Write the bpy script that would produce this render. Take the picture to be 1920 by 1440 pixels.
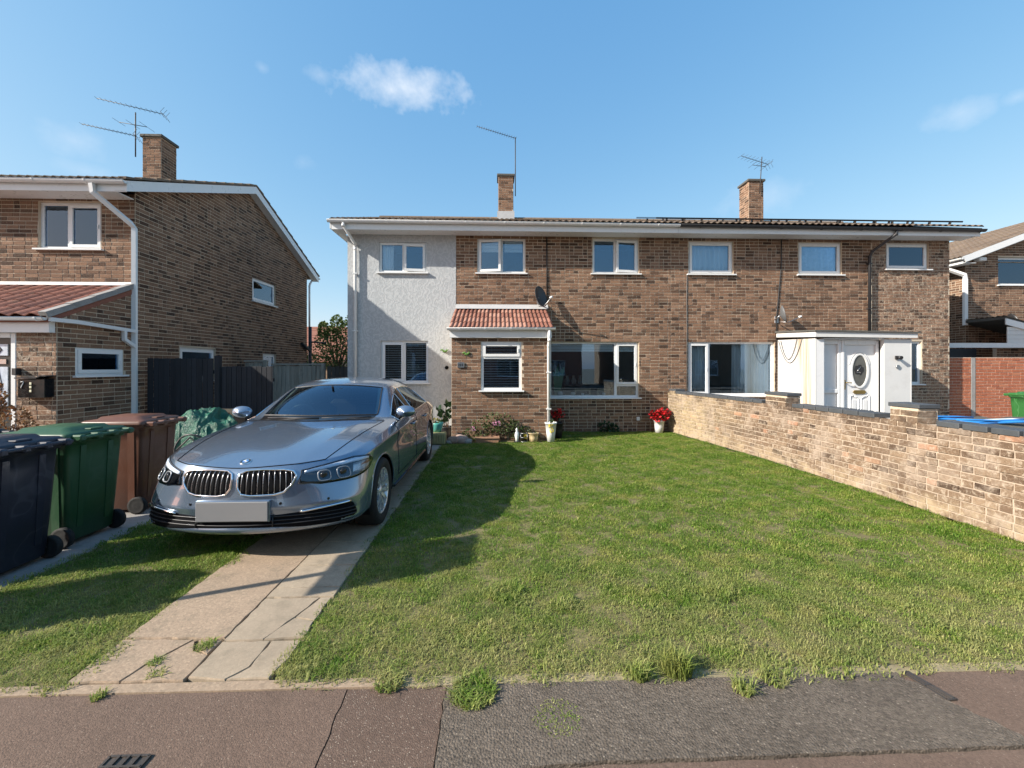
import bpy, bmesh, math, random
from math import sin, cos, pi, radians, sqrt, atan2, hypot
from mathutils import Vector, Matrix
from mathutils.bvhtree import BVHTree
random.seed(7)
for _o in list(bpy.data.objects): bpy.data.objects.remove(_o)
SC = bpy.context.scene
COL = SC.collection

# ------------------------------------------------------------------ camera
CAMZ = 1.618
cam_data = bpy.data.cameras.new('camera')
cam_data.sensor_width = 36.0
cam_data.lens = 36.0 * 790 / 1920
cam_data.shift_y = -32 / 1920
cam_data.clip_start = 0.05
cam_data.clip_end = 5000
cam = bpy.data.objects.new('camera', cam_data)
COL.objects.link(cam)
cam.location = (0, 0, CAMZ)
cam.rotation_euler = (radians(90), 0, radians(-2.0))
SC.camera = cam

# ------------------------------------------------------------------ sun, sky, exposure
SUN = Vector((-2.6, -1.0, 1.65)).normalized()      # towards the sun
SUN_EL = math.asin(SUN.z)
SUN_AZ = atan2(SUN.x, SUN.y)                        # clockwise from +Y
sl = bpy.data.lights.new('sun', 'SUN')
sl.energy = 4.0
sl.angle = radians(0.55)
sl.color = (1.0, 0.94, 0.84)
sun = bpy.data.objects.new('sun', sl)
COL.objects.link(sun)
sun.rotation_euler = SUN.to_track_quat('Z', 'Y').to_euler()

world = bpy.data.worlds.new('World')
SC.world = world
world.use_nodes = True
wn = world.node_tree
wn.nodes.clear()
def wnode(t, **kw):
    n = wn.nodes.new(t)
    for k, v in kw.items(): setattr(n, k, v)
    return n
w_out = wnode('ShaderNodeOutputWorld')
w_bg = wnode('ShaderNodeBackground')
w_bg.inputs['Strength'].default_value = 0.15
w_sky = wnode('ShaderNodeTexSky')
w_sky.sky_type = 'NISHITA'
w_sky.sun_disc = False
w_sky.sun_elevation = SUN_EL
w_sky.sun_rotation = SUN_AZ % (2 * pi)
w_sky.altitude = 50
w_sky.air_density = 1.0
w_sky.dust_density = 0.9
w_sky.ozone_density = 1.6
# colour response of the camera to the sky: one curve per channel for the whole dome
w_sep = wnode('ShaderNodeSeparateColor'); w_tint = wnode('ShaderNodeCombineColor')
wn.links.new(w_sky.outputs['Color'], w_sep.inputs[0])
for _i, (_k, _g) in enumerate(((.59, .96), (.995, .60), (1.62, .34))):
    _p = wnode('ShaderNodeMath', operation='POWER'); wn.links.new(w_sep.outputs[_i], _p.inputs[0]); _p.inputs[1].default_value = _g
    _m = wnode('ShaderNodeMath', operation='MULTIPLY'); wn.links.new(_p.outputs[0], _m.inputs[0]); _m.inputs[1].default_value = _k
    wn.links.new(_m.outputs[0], w_tint.inputs[_i])
wn.links.new(w_tint.outputs['Color'], w_bg.inputs['Color'])
wn.links.new(w_bg.outputs['Background'], w_out.inputs['Surface'])

SC.view_settings.view_transform = 'Standard'
SC.view_settings.look = 'None'
SC.view_settings.exposure = 1.2
SC.view_settings.gamma = 1.0
SC.view_settings.use_curve_mapping = False
SC.render.engine = 'CYCLES'
SC.cycles.max_bounces = 8
SC.cycles.transparent_max_bounces = 16
SC.cycles.use_denoising = True

# small fair-weather clouds, laid into the sky by direction (azimuth, elevation)
def build_clouds():
    geo = wnode('ShaderNodeTexCoord')
    nz = wnode('ShaderNodeTexNoise'); nz.inputs['Scale'].default_value = 9.0; nz.inputs['Detail'].default_value = 4.0; nz.inputs['Roughness'].default_value = 0.62
    wn.links.new(geo.outputs['Generated'], nz.inputs['Vector'])
    nz2 = wnode('ShaderNodeTexNoise'); nz2.inputs['Scale'].default_value = 34.0; nz2.inputs['Detail'].default_value = 3.0; nz2.inputs['Roughness'].default_value = 0.6
    wn.links.new(geo.outputs['Generated'], nz2.inputs['Vector'])
    def mth(op, a, b=None, c=None):
        n = wnode('ShaderNodeMath', operation=op)
        for i, v in enumerate((a, b, c)):
            if v is None: continue
            if isinstance(v, (int, float)): n.inputs[i].default_value = v
            else: wn.links.new(v, n.inputs[i])
        return n.outputs[0]
    total = None
    # (azimuth deg clockwise from +Y, elevation deg, half width deg, half height deg, density)
    C = [(-12.5, 32.8, 8.0, 2.5, .80), (-22.5, 32.2, 1.6, .9, .26), (48.8, 22.4, 2.2, 1.3, .30), (52.2, 22.3, 1.1, .6, .22),
         (-44.1, 20.4, 2.4, 1.6, .24), (-43.4, 18.1, 2.6, .9, .16), (32.7, 19.1, 5.0, 2.0, .22), (-24.3, 23.5, 1.3, .9, .12), (-28.7, 31.4, .6, .5, .16),
         (150, 30, 8, 3.4, .6)]
    n_ = mth('ADD', mth('MULTIPLY_ADD', nz.outputs['Fac'], 1.5, -.75), mth('MULTIPLY_ADD', nz2.outputs['Fac'], 1.1, -.55))
    for az, el, hw, hh, den in C:
        a, e = radians(az), radians(el)
        d = Vector((sin(a) * cos(e), cos(a) * cos(e), sin(e))); rt = Vector((cos(a), -sin(a), 0)); up = rt.cross(d)
        mp = wnode('ShaderNodeMapping', vector_type='TEXTURE')
        mp.inputs['Location'].default_value = d
        mp.inputs['Rotation'].default_value = Matrix((rt, d, up)).transposed().to_euler()
        mp.inputs['Scale'].default_value = (math.tan(radians(hw)), .4, math.tan(radians(hh)))
        wn.links.new(geo.outputs['Generated'], mp.inputs['Vector'])
        ln = wnode('ShaderNodeVectorMath', operation='LENGTH'); wn.links.new(mp.outputs[0], ln.inputs[0])
        sm = wnode('ShaderNodeMapRange')
        wn.links.new(mth('SUBTRACT', n_, ln.outputs['Value']), sm.inputs['Value']); sm.inputs['From Min'].default_value = -1.0; sm.inputs['From Max'].default_value = 0.25
        sm.inputs['To Max'].default_value = den
        v = sm.outputs[0]
        total = v if total is None else mth('MAXIMUM', total, v)
    mix = wnode('ShaderNodeMix', data_type='RGBA')
    wn.links.new(total, mix.inputs['Factor'])
    wn.links.new(w_tint.outputs['Color'], mix.inputs['A'])
    mix.inputs['B'].default_value = (3.0, 3.15, 3.35, 1)
    wn.links.new(mix.outputs['Result'], w_bg.inputs['Color'])
build_clouds()
world.cycles.sampling_method = 'MANUAL'
world.cycles.sample_map_resolution = 512
# ------------------------------------------------------------------ materials
MATS = {}
def newmat(name):
    m = bpy.data.materials.new(name); m.use_nodes = True
    MATS[name] = m
    return m
class NT:
    def __init__(s, m):
        s.t = m.node_tree; s.b = s.t.nodes['Principled BSDF']; s.out = s.t.nodes['Material Output']
    def n(s, typ, **kw):
        nd = s.t.nodes.new('ShaderNode' + typ)
        for k, v in kw.items(): setattr(nd, k, v)
        return nd
    def l(s, a, b): s.t.links.new(a, b)
    def put(s, sock, v):
        if hasattr(v, 'is_output'): s.l(v, sock)
        else: sock.default_value = v
    def math(s, op, a, b=0.0, c=None, clamp=False):
        nd = s.n('Math', operation=op); nd.use_clamp = clamp
        s.put(nd.inputs[0], a); s.put(nd.inputs[1], b)
        if c is not None: s.put(nd.inputs[2], c)
        return nd.outputs[0]
    def pos(s): return s.n('NewGeometry').outputs['Position']
    def obj(s): return s.n('TexCoord').outputs['Object']
    def noise(s, vec, scale, detail=4, rough=.55, dist=0.0):
        nd = s.n('TexNoise'); nd.inputs['Scale'].default_value = scale; nd.inputs['Detail'].default_value = detail
        nd.inputs['Roughness'].default_value = rough; nd.inputs['Distortion'].default_value = dist
        if vec is not None: s.l(vec, nd.inputs['Vector'])
        return nd.outputs['Fac']
    def rnd(s):
        a = s.n('ObjectInfo').outputs['Random']; b = s.n('NewGeometry').outputs['Random Per Island']
        return s.math('FRACT', s.math('ADD', s.math('MULTIPLY', a, 7.31), s.math('MULTIPLY', b, 3.77)))
    def ramp(s, fac, stops, interp='LINEAR'):
        nd = s.n('ValToRGB'); nd.color_ramp.interpolation = interp
        cr = nd.color_ramp
        while len(cr.elements) < len(stops): cr.elements.new(0.5)
        for e, (p, c) in zip(cr.elements, stops): e.position = p; e.color = (c[0], c[1], c[2], 1)
        s.put(nd.inputs[0], fac)
        return nd.outputs['Color']
    def mix(s, fac, a, b, blend='MIX'):
        nd = s.n('Mix', data_type='RGBA', blend_type=blend)
        s.put(nd.inputs['Factor'], fac)
        for k, v in (('A', a), ('B', b)):
            if hasattr(v, 'is_output'): s.l(v, nd.inputs[k])
            else: nd.inputs[k].default_value = (v[0], v[1], v[2], 1)
        return nd.outputs['Result']
    def mr(s, v, a, b, c=0.0, d=1.0, smooth=False):
        nd = s.n('MapRange'); nd.interpolation_type = 'SMOOTHSTEP' if smooth else 'LINEAR'
        s.put(nd.inputs['Value'], v)
        for k, x in (('From Min', a), ('From Max', b), ('To Min', c), ('To Max', d)): nd.inputs[k].default_value = x
        return nd.outputs[0]
    def bump(s, h, strength=.3, dist=.01):
        nd = s.n('Bump'); nd.inputs['Strength'].default_value = strength; nd.inputs['Distance'].default_value = dist
        s.l(h, nd.inputs['Height']); s.l(nd.outputs[0], s.b.inputs['Normal'])
    def color(s, c): s.put(s.b.inputs['Base Color'], c if hasattr(c, 'is_output') else (c[0], c[1], c[2], 1))
    def rough(s, v): s.put(s.b.inputs['Roughness'], v)
def simple(name, col, rough=.5, metal=0.0, var=.12, nscale=6.0, bump=0.0, bscale=60.0, spec=.5, coat=0.0, dirt=0.0):
    m = newmat(name); t = NT(m); p = t.obj()
    nf = t.noise(p, nscale, 5)
    c = t.mix(t.math('MULTIPLY', nf, 1.0), [x * (1 - var) for x in col], [min(1, x * (1 + var)) for x in col])
    if dirt:
        d = t.mr(t.noise(p, nscale * 2.3, 6, .65), .5, .8, 0, dirt)
        c = t.mix(d, c, (.16, .13, .09))
    t.color(c); t.rough(t.mr(t.noise(p, nscale * 3, 4), .3, .7, max(.02, rough - .07), min(1, rough + .07)))
    t.b.inputs['Metallic'].default_value = metal
    t.b.inputs['Specular IOR Level'].default_value = spec
    t.b.inputs['Coat Weight'].default_value = coat
    if bump: t.bump(t.noise(p, bscale, 5, .6), bump, .01)
    return m
def brick_mat(name, stops, stain=.6, speck=.0, pale=0.0):
    m = newmat(name); t = NT(m); p = t.pos(); r = t.rnd()
    c = t.ramp(r, stops)
    n1 = t.noise(p, 38, 6, .7)
    c = t.mix(t.mr(n1, .32, .72, 0, .75), c, t.mix(1.0, c, (.50, .46, .42), 'MULTIPLY'))
    n2 = t.noise(p, 75, 4, .6, .6)
    c = t.mix(t.mr(n2, .56, .78, 0, .55), c, (.50, .39, .27))
    n3 = t.noise(p, .55, 6, .68)
    c = t.mix(t.mr(n3, .38, .75, 0, stain), c, t.mix(1.0, c, (.55, .50, .46), 'MULTIPLY'))
    if pale:
        c = t.mix(t.mr(t.noise(p, 17, 5, .72, .6), .50, .66, 0, pale), c, (.50, .42, .33))
    t.color(c); t.rough(.9); t.b.inputs['Specular IOR Level'].default_value = .25
    t.bump(t.noise(p, 90, 5, .7), .5, .012)
    return m
BROWN = [(0, (.070, .042, .030)), (.14, (.14, .082, .055)), (.36, (.225, .130, .084)), (.58, (.29, .172, .110)), (.76, (.225, .130, .084)), (.92, (.35, .22, .148)), (1, (.085, .052, .037))]
m_brick = brick_mat('brown_brick', BROWN)
m_brick_pale = brick_mat('weathered_brick', BROWN, .25, 0, .75)
m_brick_wall = brick_mat('garden_wall_brick', [(0, (.07, .047, .034)), (.18, (.145, .096, .064)), (.42, (.24, .165, .108)), (.68, (.185, .125, .084)), (.95, (.32, .23, .155)), (.975, (.42, .235, .15)), (1, (.40, .22, .14))], .75, 0, .7)
m_brick_red = brick_mat('red_brick', [(0, (.36, .115, .062)), (.4, (.44, .15, .078)), (.8, (.40, .13, .068)), (1, (.50, .20, .11))], .12)
def mortar_mat(name, col):
    m = newmat(name); t = NT(m); p = t.pos()
    c = t.mix(t.noise(p, 3, 5), [x * .72 for x in col], [x * 1.15 for x in col])
    c = t.mix(t.mr(t.noise(p, 45, 4), .5, .75, 0, .5), c, [x * .5 for x in col])
    t.color(c); t.rough(.95); t.bump(t.noise(p, 120, 4), .5, .006); return m
m_mortar = mortar_mat('mortar', (.56, .46, .345))
m_mortar_wall = mortar_mat('wall_mortar', (.43, .345, .265))
m_mortar_red = mortar_mat('pink_mortar', (.55, .42, .33))
m_white = simple('white_upvc', (.70, .70, .69), .32, var=.03, nscale=3, dirt=.06)
m_white_paint = simple('white_painted_board', (.62, .615, .595), .5, var=.05, nscale=2.2, dirt=.16)
m_black = simple('black_plastic', (.018, .018, .02), .45)
m_dark = simple('dark_recess', (.007, .007, .008), .9, spec=.08)
m_lead = simple('lead_flashing', (.42, .42, .42), .55, var=.2, bump=.2, bscale=20)
m_felt = simple('roof_felt', (.085, .082, .072), .9, var=.35, nscale=8, bump=.4)
m_steel = simple('galvanised_metal', (.42, .43, .44), .38, 1.0, var=.15)
m_alum = simple('aerial_metal', (.05, .05, .052), .6, .2)
m_chrome = simple('chrome', (.82, .82, .83), .09, 1.0, var=.02)
m_grille = simple('satin_slat', (.45, .45, .46), .28, 1.0, var=.04)
m_rubber = simple('tyre_rubber', (.012, .012, .012), .8, var=.2, nscale=18, bump=.15)
m_curtain = simple('white_curtain', (.82, .83, .82), .85, var=.06)
m_net = simple('lace_curtain', (.55, .60, .64), .9, var=.35, nscale=14)
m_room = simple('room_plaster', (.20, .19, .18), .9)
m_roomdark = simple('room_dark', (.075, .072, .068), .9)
m_roomfloor = simple('room_floor', (.10, .07, .05), .6)
m_wood = simple('pale_wood', (.42, .31, .19), .55, var=.2)
m_concrete = None
def tile_mat(name, stops, moss):
    m = newmat(name); t = NT(m); p = t.pos()
    c = t.ramp(t.rnd(), stops)
    c = t.mix(t.mr(t.noise(p, 30, 5, .7), .4, .75, 0, .6), c, t.mix(1.0, c, (.45, .42, .40), 'MULTIPLY'))
    c = t.mix(t.mr(t.noise(p, 7, 5, .65), .55, .78, 0, moss), c, (.13, .115, .06))
    t.color(c); t.rough(.88); t.bump(t.noise(p, 110, 4, .7), .4, .008); return m
m_tile_red = tile_mat('terracotta_tile', [(0, (.17, .062, .042)), (.4, (.26, .11, .075)), (.75, (.35, .185, .135)), (1, (.21, .082, .055))], .6)
m_tile_dark = tile_mat('aged_red_tile', [(0, (.17, .06, .042)), (.5, (.27, .10, .065)), (1, (.21, .08, .055))], .45)
m_tile_brown = tile_mat('brown_concrete_tile', [(0, (.12, .085, .06)), (.5, (.20, .145, .10)), (1, (.15, .11, .08))], .75)
def glass_mat(name, tint, refl, base=.10):
    m = newmat(name); t = NT(m)
    t.t.nodes.remove(t.b)
    tr = t.n('BsdfTransparent'); tr.inputs[0].default_value = (*tint, 1)
    gl = t.n('BsdfGlossy'); gl.inputs['Roughness'].default_value = .012; gl.inputs['Color'].default_value = (.60, .79, 1, 1)
    wv = t.noise(t.obj(), 1.6, 2)
    bp = t.n('Bump'); bp.inputs['Strength'].default_value = .03; bp.inputs['Distance'].default_value = .02
    t.l(wv, bp.inputs['Height']); t.l(bp.outputs[0], gl.inputs['Normal'])
    fr = t.n('Fresnel'); fr.inputs['IOR'].default_value = 1.5
    f = t.math('ADD', t.math('MULTIPLY', fr.outputs[0], refl), base, clamp=True)
    mx = t.n('MixShader'); t.l(f, mx.inputs[0]); t.l(tr.outputs[0], mx.inputs[1]); t.l(gl.outputs[0], mx.inputs[2])
    t.l(mx.outputs[0], t.out.inputs['Surface']); return m
m_glass = glass_mat('window_glass', (.90, .94, .95), 1.3, .07)
m_cglass = glass_mat('car_glass', (.62, .77, .76), 1.6, .07)
m_sglass = glass_mat('dark_side_glass', (.16, .18, .18), .7, .02)
m_lens = glass_mat('lamp_lens', (.93, .94, .95), 1.2, .02)

# ------------------------------------------------------------------ mesh helpers
ORG = {}
def link(o, parent=None):
    COL.objects.link(o)
    if parent is not None: o.parent = parent
    return o
def tag(o, label=None, cat=None, group=None, kind=None):
    for k, v in (('label', label), ('category', cat), ('group', group), ('kind', kind)):
        if v: o[k] = v
    return o
def thing(name, loc, label, cat, group=None):
    o = bpy.data.objects.new(name, None); o.location = loc; o.empty_display_size = .2
    COL.objects.link(o); tag(o, label, cat, group); ORG[o.name] = Vector(loc)
    return o
def org_of(o):
    while o is not None:
        if o.name in ORG: return ORG[o.name]
        o = o.parent
    return Vector((0, 0, 0))
class MB:
    def __init__(s): s.v = []; s.f = []; s.sm = []
    def add(s, vs, fs, smooth=False):
        b = len(s.v); s.v += [tuple(p) for p in vs]; s.f += [tuple(i + b for i in f) for f in fs]; s.sm += [smooth] * len(fs); return s
    def box(s, x0, x1, y0, y1, z0, z1):
        return s.add([(x0, y0, z0), (x1, y0, z0), (x1, y1, z0), (x0, y1, z0), (x0, y0, z1), (x1, y0, z1), (x1, y1, z1), (x0, y1, z1)],
                     [(0, 3, 2, 1), (4, 5, 6, 7), (0, 1, 5, 4), (1, 2, 6, 5), (2, 3, 7, 6), (3, 0, 4, 7)])
    def cbox(s, x0, x1, y0, y1, z0, z1, c=.01):
        # box with chamfered edges all round
        bm = bmesh.new(); bmesh.ops.create_cube(bm, size=1)
        for v in bm.verts: v.co = Vector(((x0 + x1) / 2 + v.co.x * (x1 - x0), (y0 + y1) / 2 + v.co.y * (y1 - y0), (z0 + z1) / 2 + v.co.z * (z1 - z0)))
        bmesh.ops.bevel(bm, geom=bm.edges[:], offset=c, segments=1, affect='EDGES')
        bm.verts.index_update(); s.add([v.co[:] for v in bm.verts], [[v.index for v in f.verts] for f in bm.faces]); bm.free(); return s
    def hexa(s, P): return s.add(P, [(0, 3, 2, 1), (4, 5, 6, 7), (0, 1, 5, 4), (1, 2, 6, 5), (2, 3, 7, 6), (3, 0, 4, 7)])
    def prism(s, poly, axis, a0, a1, smooth=False):
        # poly: list of 2D points, extruded along axis 'x','y','z'
        def P(p, a): return {'x': (a, p[0], p[1]), 'y': (p[0], a, p[1]), 'z': (p[0], p[1], a)}[axis]
        n = len(poly); vs = [P(p, a0) for p in poly] + [P(p, a1) for p in poly]
        b = len(s.v); s.add(vs, [tuple(range(n))[::-1], tuple(range(n, 2 * n))])
        s.f += [(b + i, b + (i + 1) % n, b + n + (i + 1) % n, b + n + i) for i in range(n)]; s.sm += [smooth] * n
        return s
    def tube(s, path, r, seg=8, caps=True, smooth=True, square=False):
        path = [Vector(p) for p in path]; n = len(path); rs = r if isinstance(r, (list, tuple)) else [r] * n
        base = len(s.v); up0 = None
        for i, p in enumerate(path):
            d = (path[min(i + 1, n - 1)] - path[max(i - 1, 0)]).normalized()
            up = Vector((0, 0, 1)) if abs(d.z) < .95 else Vector((0, 1, 0))
            if up0 is not None: up = up0
            sx = d.cross(up)
            if sx.length < 1e-4: sx = d.cross(Vector((1, 0, 0)))
            sx.normalize(); uu = sx.cross(d).normalized(); up0 = uu
            k = rs[i] * (sqrt(2) if square else 1); off = pi / 4 if square else 0
            for j in range(4 if square else seg):
                a = off + 2 * pi * j / (4 if square else seg)
                s.v.append(tuple(p + sx * cos(a) * k + uu * sin(a) * k))
        sg = 4 if square else seg
        for i in range(n - 1):
            for j in range(sg):
                a = base + i * sg + j; b = base + i * sg + (j + 1) % sg
                s.f.append((a, b, b + sg, a + sg)); s.sm.append(smooth and not square)
        if caps:
            s.f.append(tuple(base + j for j in range(sg))[::-1]); s.f.append(tuple(base + (n - 1) * sg + j for j in range(sg))); s.sm += [False, False]
        return s
    def lathe(s, prof, seg=20, c=(0, 0, 0), smooth=True, sx=1, sy=1):
        b = len(s.v)
        for r, z in prof:
            for j in range(seg):
                a = 2 * pi * j / seg; s.v.append((c[0] + r * cos(a) * sx, c[1] + r * sin(a) * sy, c[2] + z))
        for i in range(len(prof) - 1):
            for j in range(seg):
                s.f.append((b + i * seg + j, b + i * seg + (j + 1) % seg, b + (i + 1) * seg + (j + 1) % seg, b + (i + 1) * seg + j)); s.sm.append(smooth)
        return s
    def grid(s, fn, nu, nv, smooth=True):
        b = len(s.v)
        for j in range(nv + 1):
            for i in range(nu + 1): s.v.append(tuple(fn(i / nu, j / nv)))
        for j in range(nv):
            for i in range(nu):
                a = b + j * (nu + 1) + i; s.f.append((a, a + 1, a + nu + 2, a + nu + 1)); s.sm.append(smooth)
        return s
    def xform(s, M, start=0):
        for i in range(start, len(s.v)): s.v[i] = tuple(M @ Vector(s.v[i]))
        return s
    def build(s, name, mat, parent=None, recalc=True):
        me = bpy.data.meshes.new(name); o = org_of(parent) if parent is not None else Vector((0, 0, 0))
        me.from_pydata([(x - o.x, y - o.y, z - o.z) for x, y, z in s.v], [], s.f)
        me.polygons.foreach_set('use_smooth', s.sm)
        for m in (mat if isinstance(mat, (list, tuple)) else [mat]): me.materials.append(m)
        if recalc:
            bm = bmesh.new(); bm.from_mesh(me); bmesh.ops.recalc_face_normals(bm, faces=bm.faces[:]); bm.to_mesh(me); bm.free()
        me.update()
        ob = bpy.data.objects.new(name, me); link(ob, parent); return ob
def shared(name, me, parent, M):
    o = bpy.data.objects.new(name, me); COL.objects.link(o); o.parent = parent
    g = org_of(parent); M = M.copy(); M.translation = M.translation - g; o.matrix_local = M; return o

# ------------------------------------------------------------------ brickwork
def brick_layout(L, H, holes=(), clip=None, rng=random, bl=.215, bh=.065, j=.0125, heads=.52):
    out = []; v = j * .5; row = 0
    while v + bh * .6 < H:
        h = min(bh, H - v); iv = [(0.0, L)]
        if clip:
            a, b = clip(v + h / 2); iv = [(a, b)] if b - a > .06 else []
        for (u0, v0, u1, v1) in holes:
            if v + h * .75 > v0 and v + h * .25 < v1:
                nv = []
                for a, b in iv:
                    if u1 <= a or u0 >= b: nv.append((a, b)); continue
                    if u0 > a: nv.append((a, u0))
                    if u1 < b: nv.append((u1, b))
                iv = nv
        u = -(bl + j) * (.5 if row % 2 else 0) - rng.uniform(0, .02)
        while u < L:
            w = bl if rng.random() > heads else (bl - j) / 2
            for a, b in iv:
                x0, x1 = max(u, a + j / 2), min(u + w, b - j / 2)
                if x1 - x0 > .032: out.append((x0, v, x1 - x0, h))
            u += w + j
        v += bh + j; row += 1
    return out
def brick_mesh(w, h, d, jit=0, rng=random, ch=.0):
    def q(): return rng.uniform(-jit, jit)
    vs = [(-w / 2 + q(), 0, -h / 2 + q()), (w / 2 + q(), 0, -h / 2 + q()), (w / 2 + q(), 0, h / 2 + q()), (-w / 2 + q(), 0, h / 2 + q())]
    c = ch
    fr = [(-w / 2 + c + q(), -d + q(), -h / 2 + c + q()), (w / 2 - c + q(), -d + q(), -h / 2 + c + q()), (w / 2 - c + q(), -d + q(), h / 2 - c + q()), (-w / 2 + c + q(), -d + q(), h / 2 - c + q())]
    return vs + fr, [(4, 5, 6, 7), (0, 1, 5, 4), (1, 2, 6, 5), (2, 3, 7, 6), (3, 0, 4, 7)]
BRICK_ME = {}
class Bricks:
    """collects the bricks of one thing; flush() makes the largest seen into parts and joins the rest"""
    def __init__(s): s.L = []
    def wall(s, O, U, N, L, H, holes=(), clip=None, mat=None, depth=.007, seed=1, jit=.0015, ch=.002, vis=True, **kw):
        rng = random.Random(seed); O = Vector(O); U = Vector(U); N = Vector(N)
        for (u, v, w, h) in brick_layout(L, H, holes, clip, rng, **kw):
            c = O + U * (u + w / 2) + Vector((0, 0, v + h / 2)) + N * rng.uniform(-.002, .002)
            s.L.append((c, U, N, w, h, depth, mat, jit, ch, vis, rng.uniform(-.006, .006)))
        return s
    def place(s, c, U, N, w, h, depth, mat, jit=.003, ch=.004, rot=0): s.L.append((Vector(c), Vector(U), Vector(N), w, h, depth, mat, jit, ch, True, rot))
    def flush(s, parent_of, rest_parent, n_ind=300, maxpick=lambda c: True):
        rng = random.Random(5); camp = Vector((0, 0, CAMZ))
        def seen(b):
            if not b[9] or b[3] < .2 or b[4] < .06 or not maxpick(b[0]): return -1
            d = b[0] - camp; a = -d.normalized().dot(b[2])
            dep = d.x * sin(radians(2)) + d.y * cos(radians(2)); lat = d.x * cos(radians(2)) - d.y * sin(radians(2))
            if dep < .3: return -1
            px = 960 + 790 * lat / dep; py = 688 - 790 * d.z / dep
            if a < .05 or not (-10 < px < 1930 and -10 < py < 1450): return -1
            return a / d.length_squared
        idx = sorted(range(len(s.L)), key=lambda i: -seen(s.L[i]))
        pick = [i for i in idx[:n_ind] if seen(s.L[i]) > 0]; ps = set(pick)
        for i in pick:
            c, U, N, w, h, dp, mat, jit, ch, vis, rot = s.L[i]
            key = (round(w, 2), round(h, 2), round(dp, 3), mat.name, i % 5)
            if key not in BRICK_ME:
                vs, fs = brick_mesh(.215 if abs(w - .215) < .006 else round(w, 2), h, dp, jit, rng, ch)
                me = bpy.data.meshes.new('brick'); me.from_pydata(vs, [], fs); me.materials.append(mat); BRICK_ME[key] = me
            M = Matrix((U.to_4d(), (-N).to_4d(), Vector((0, 0, 1, 0)), (0, 0, 0, 1))).transposed()
            M[3] = (0, 0, 0, 1); M = M @ Matrix.Rotation(rot, 4, 'Y'); M.translation = c
            shared('brick', BRICK_ME[key], parent_of, M)
        by = {}
        for i, b in enumerate(s.L):
            if i in ps: continue
            c, U, N, w, h, dp, mat, jit, ch, vis, rot = b
            mb = by.setdefault(mat.name, MB()); vs, fs = brick_mesh(w, h, dp, jit, rng, ch)
            mb.add([c + U * (x * cos(rot) + z * sin(rot)) - N * y + Vector((0, 0, z * cos(rot) - x * sin(rot))) for x, y, z in vs], fs)
        for k, mb in by.items():
            o = mb.build('brickwork', MATS[k], rest_parent, recalc=False); o['kind'] = 'stuff'
        s.L = []
def wall_core(O, U, N, L, H, holes, mb, reveal=.1, z_off=0):
    """flat mortar face with window openings and their reveals"""
    O = Vector(O); U = Vector(U); N = Vector(N); Z = Vector((0, 0, 1))
    us = sorted({0, L, *[h[0] for h in holes], *[h[2] for h in holes]}); vs = sorted({0, H, *[h[1] for h in holes], *[h[3] for h in holes]})
    us = [u for u in us if 0 <= u <= L]; vs = [v for v in vs if 0 <= v <= H]
    for a, b in zip(us, us[1:]):
        for c, d in zip(vs, vs[1:]):
            mu, mv = (a + b) / 2, (c + d) / 2
            if any(h[0] < mu < h[2] and h[1] < mv < h[3] for h in holes): continue
            mb.add([O + U * a + Z * c, O + U * b + Z * c, O + U * b + Z * d, O + U * a + Z * d], [(0, 1, 2, 3)])
    for (a, c, b, d) in holes:
        R = [O + U * a + Z * c, O + U * b + Z * c, O + U * b + Z * d, O + U * a + Z * d]; B = [p - N * reveal for p in R]
        mb.add(R + B, [(0, 1, 5, 4), (1, 2, 6, 5), (2, 3, 7, 6), (3, 0, 4, 7)])
    return mb
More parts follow.
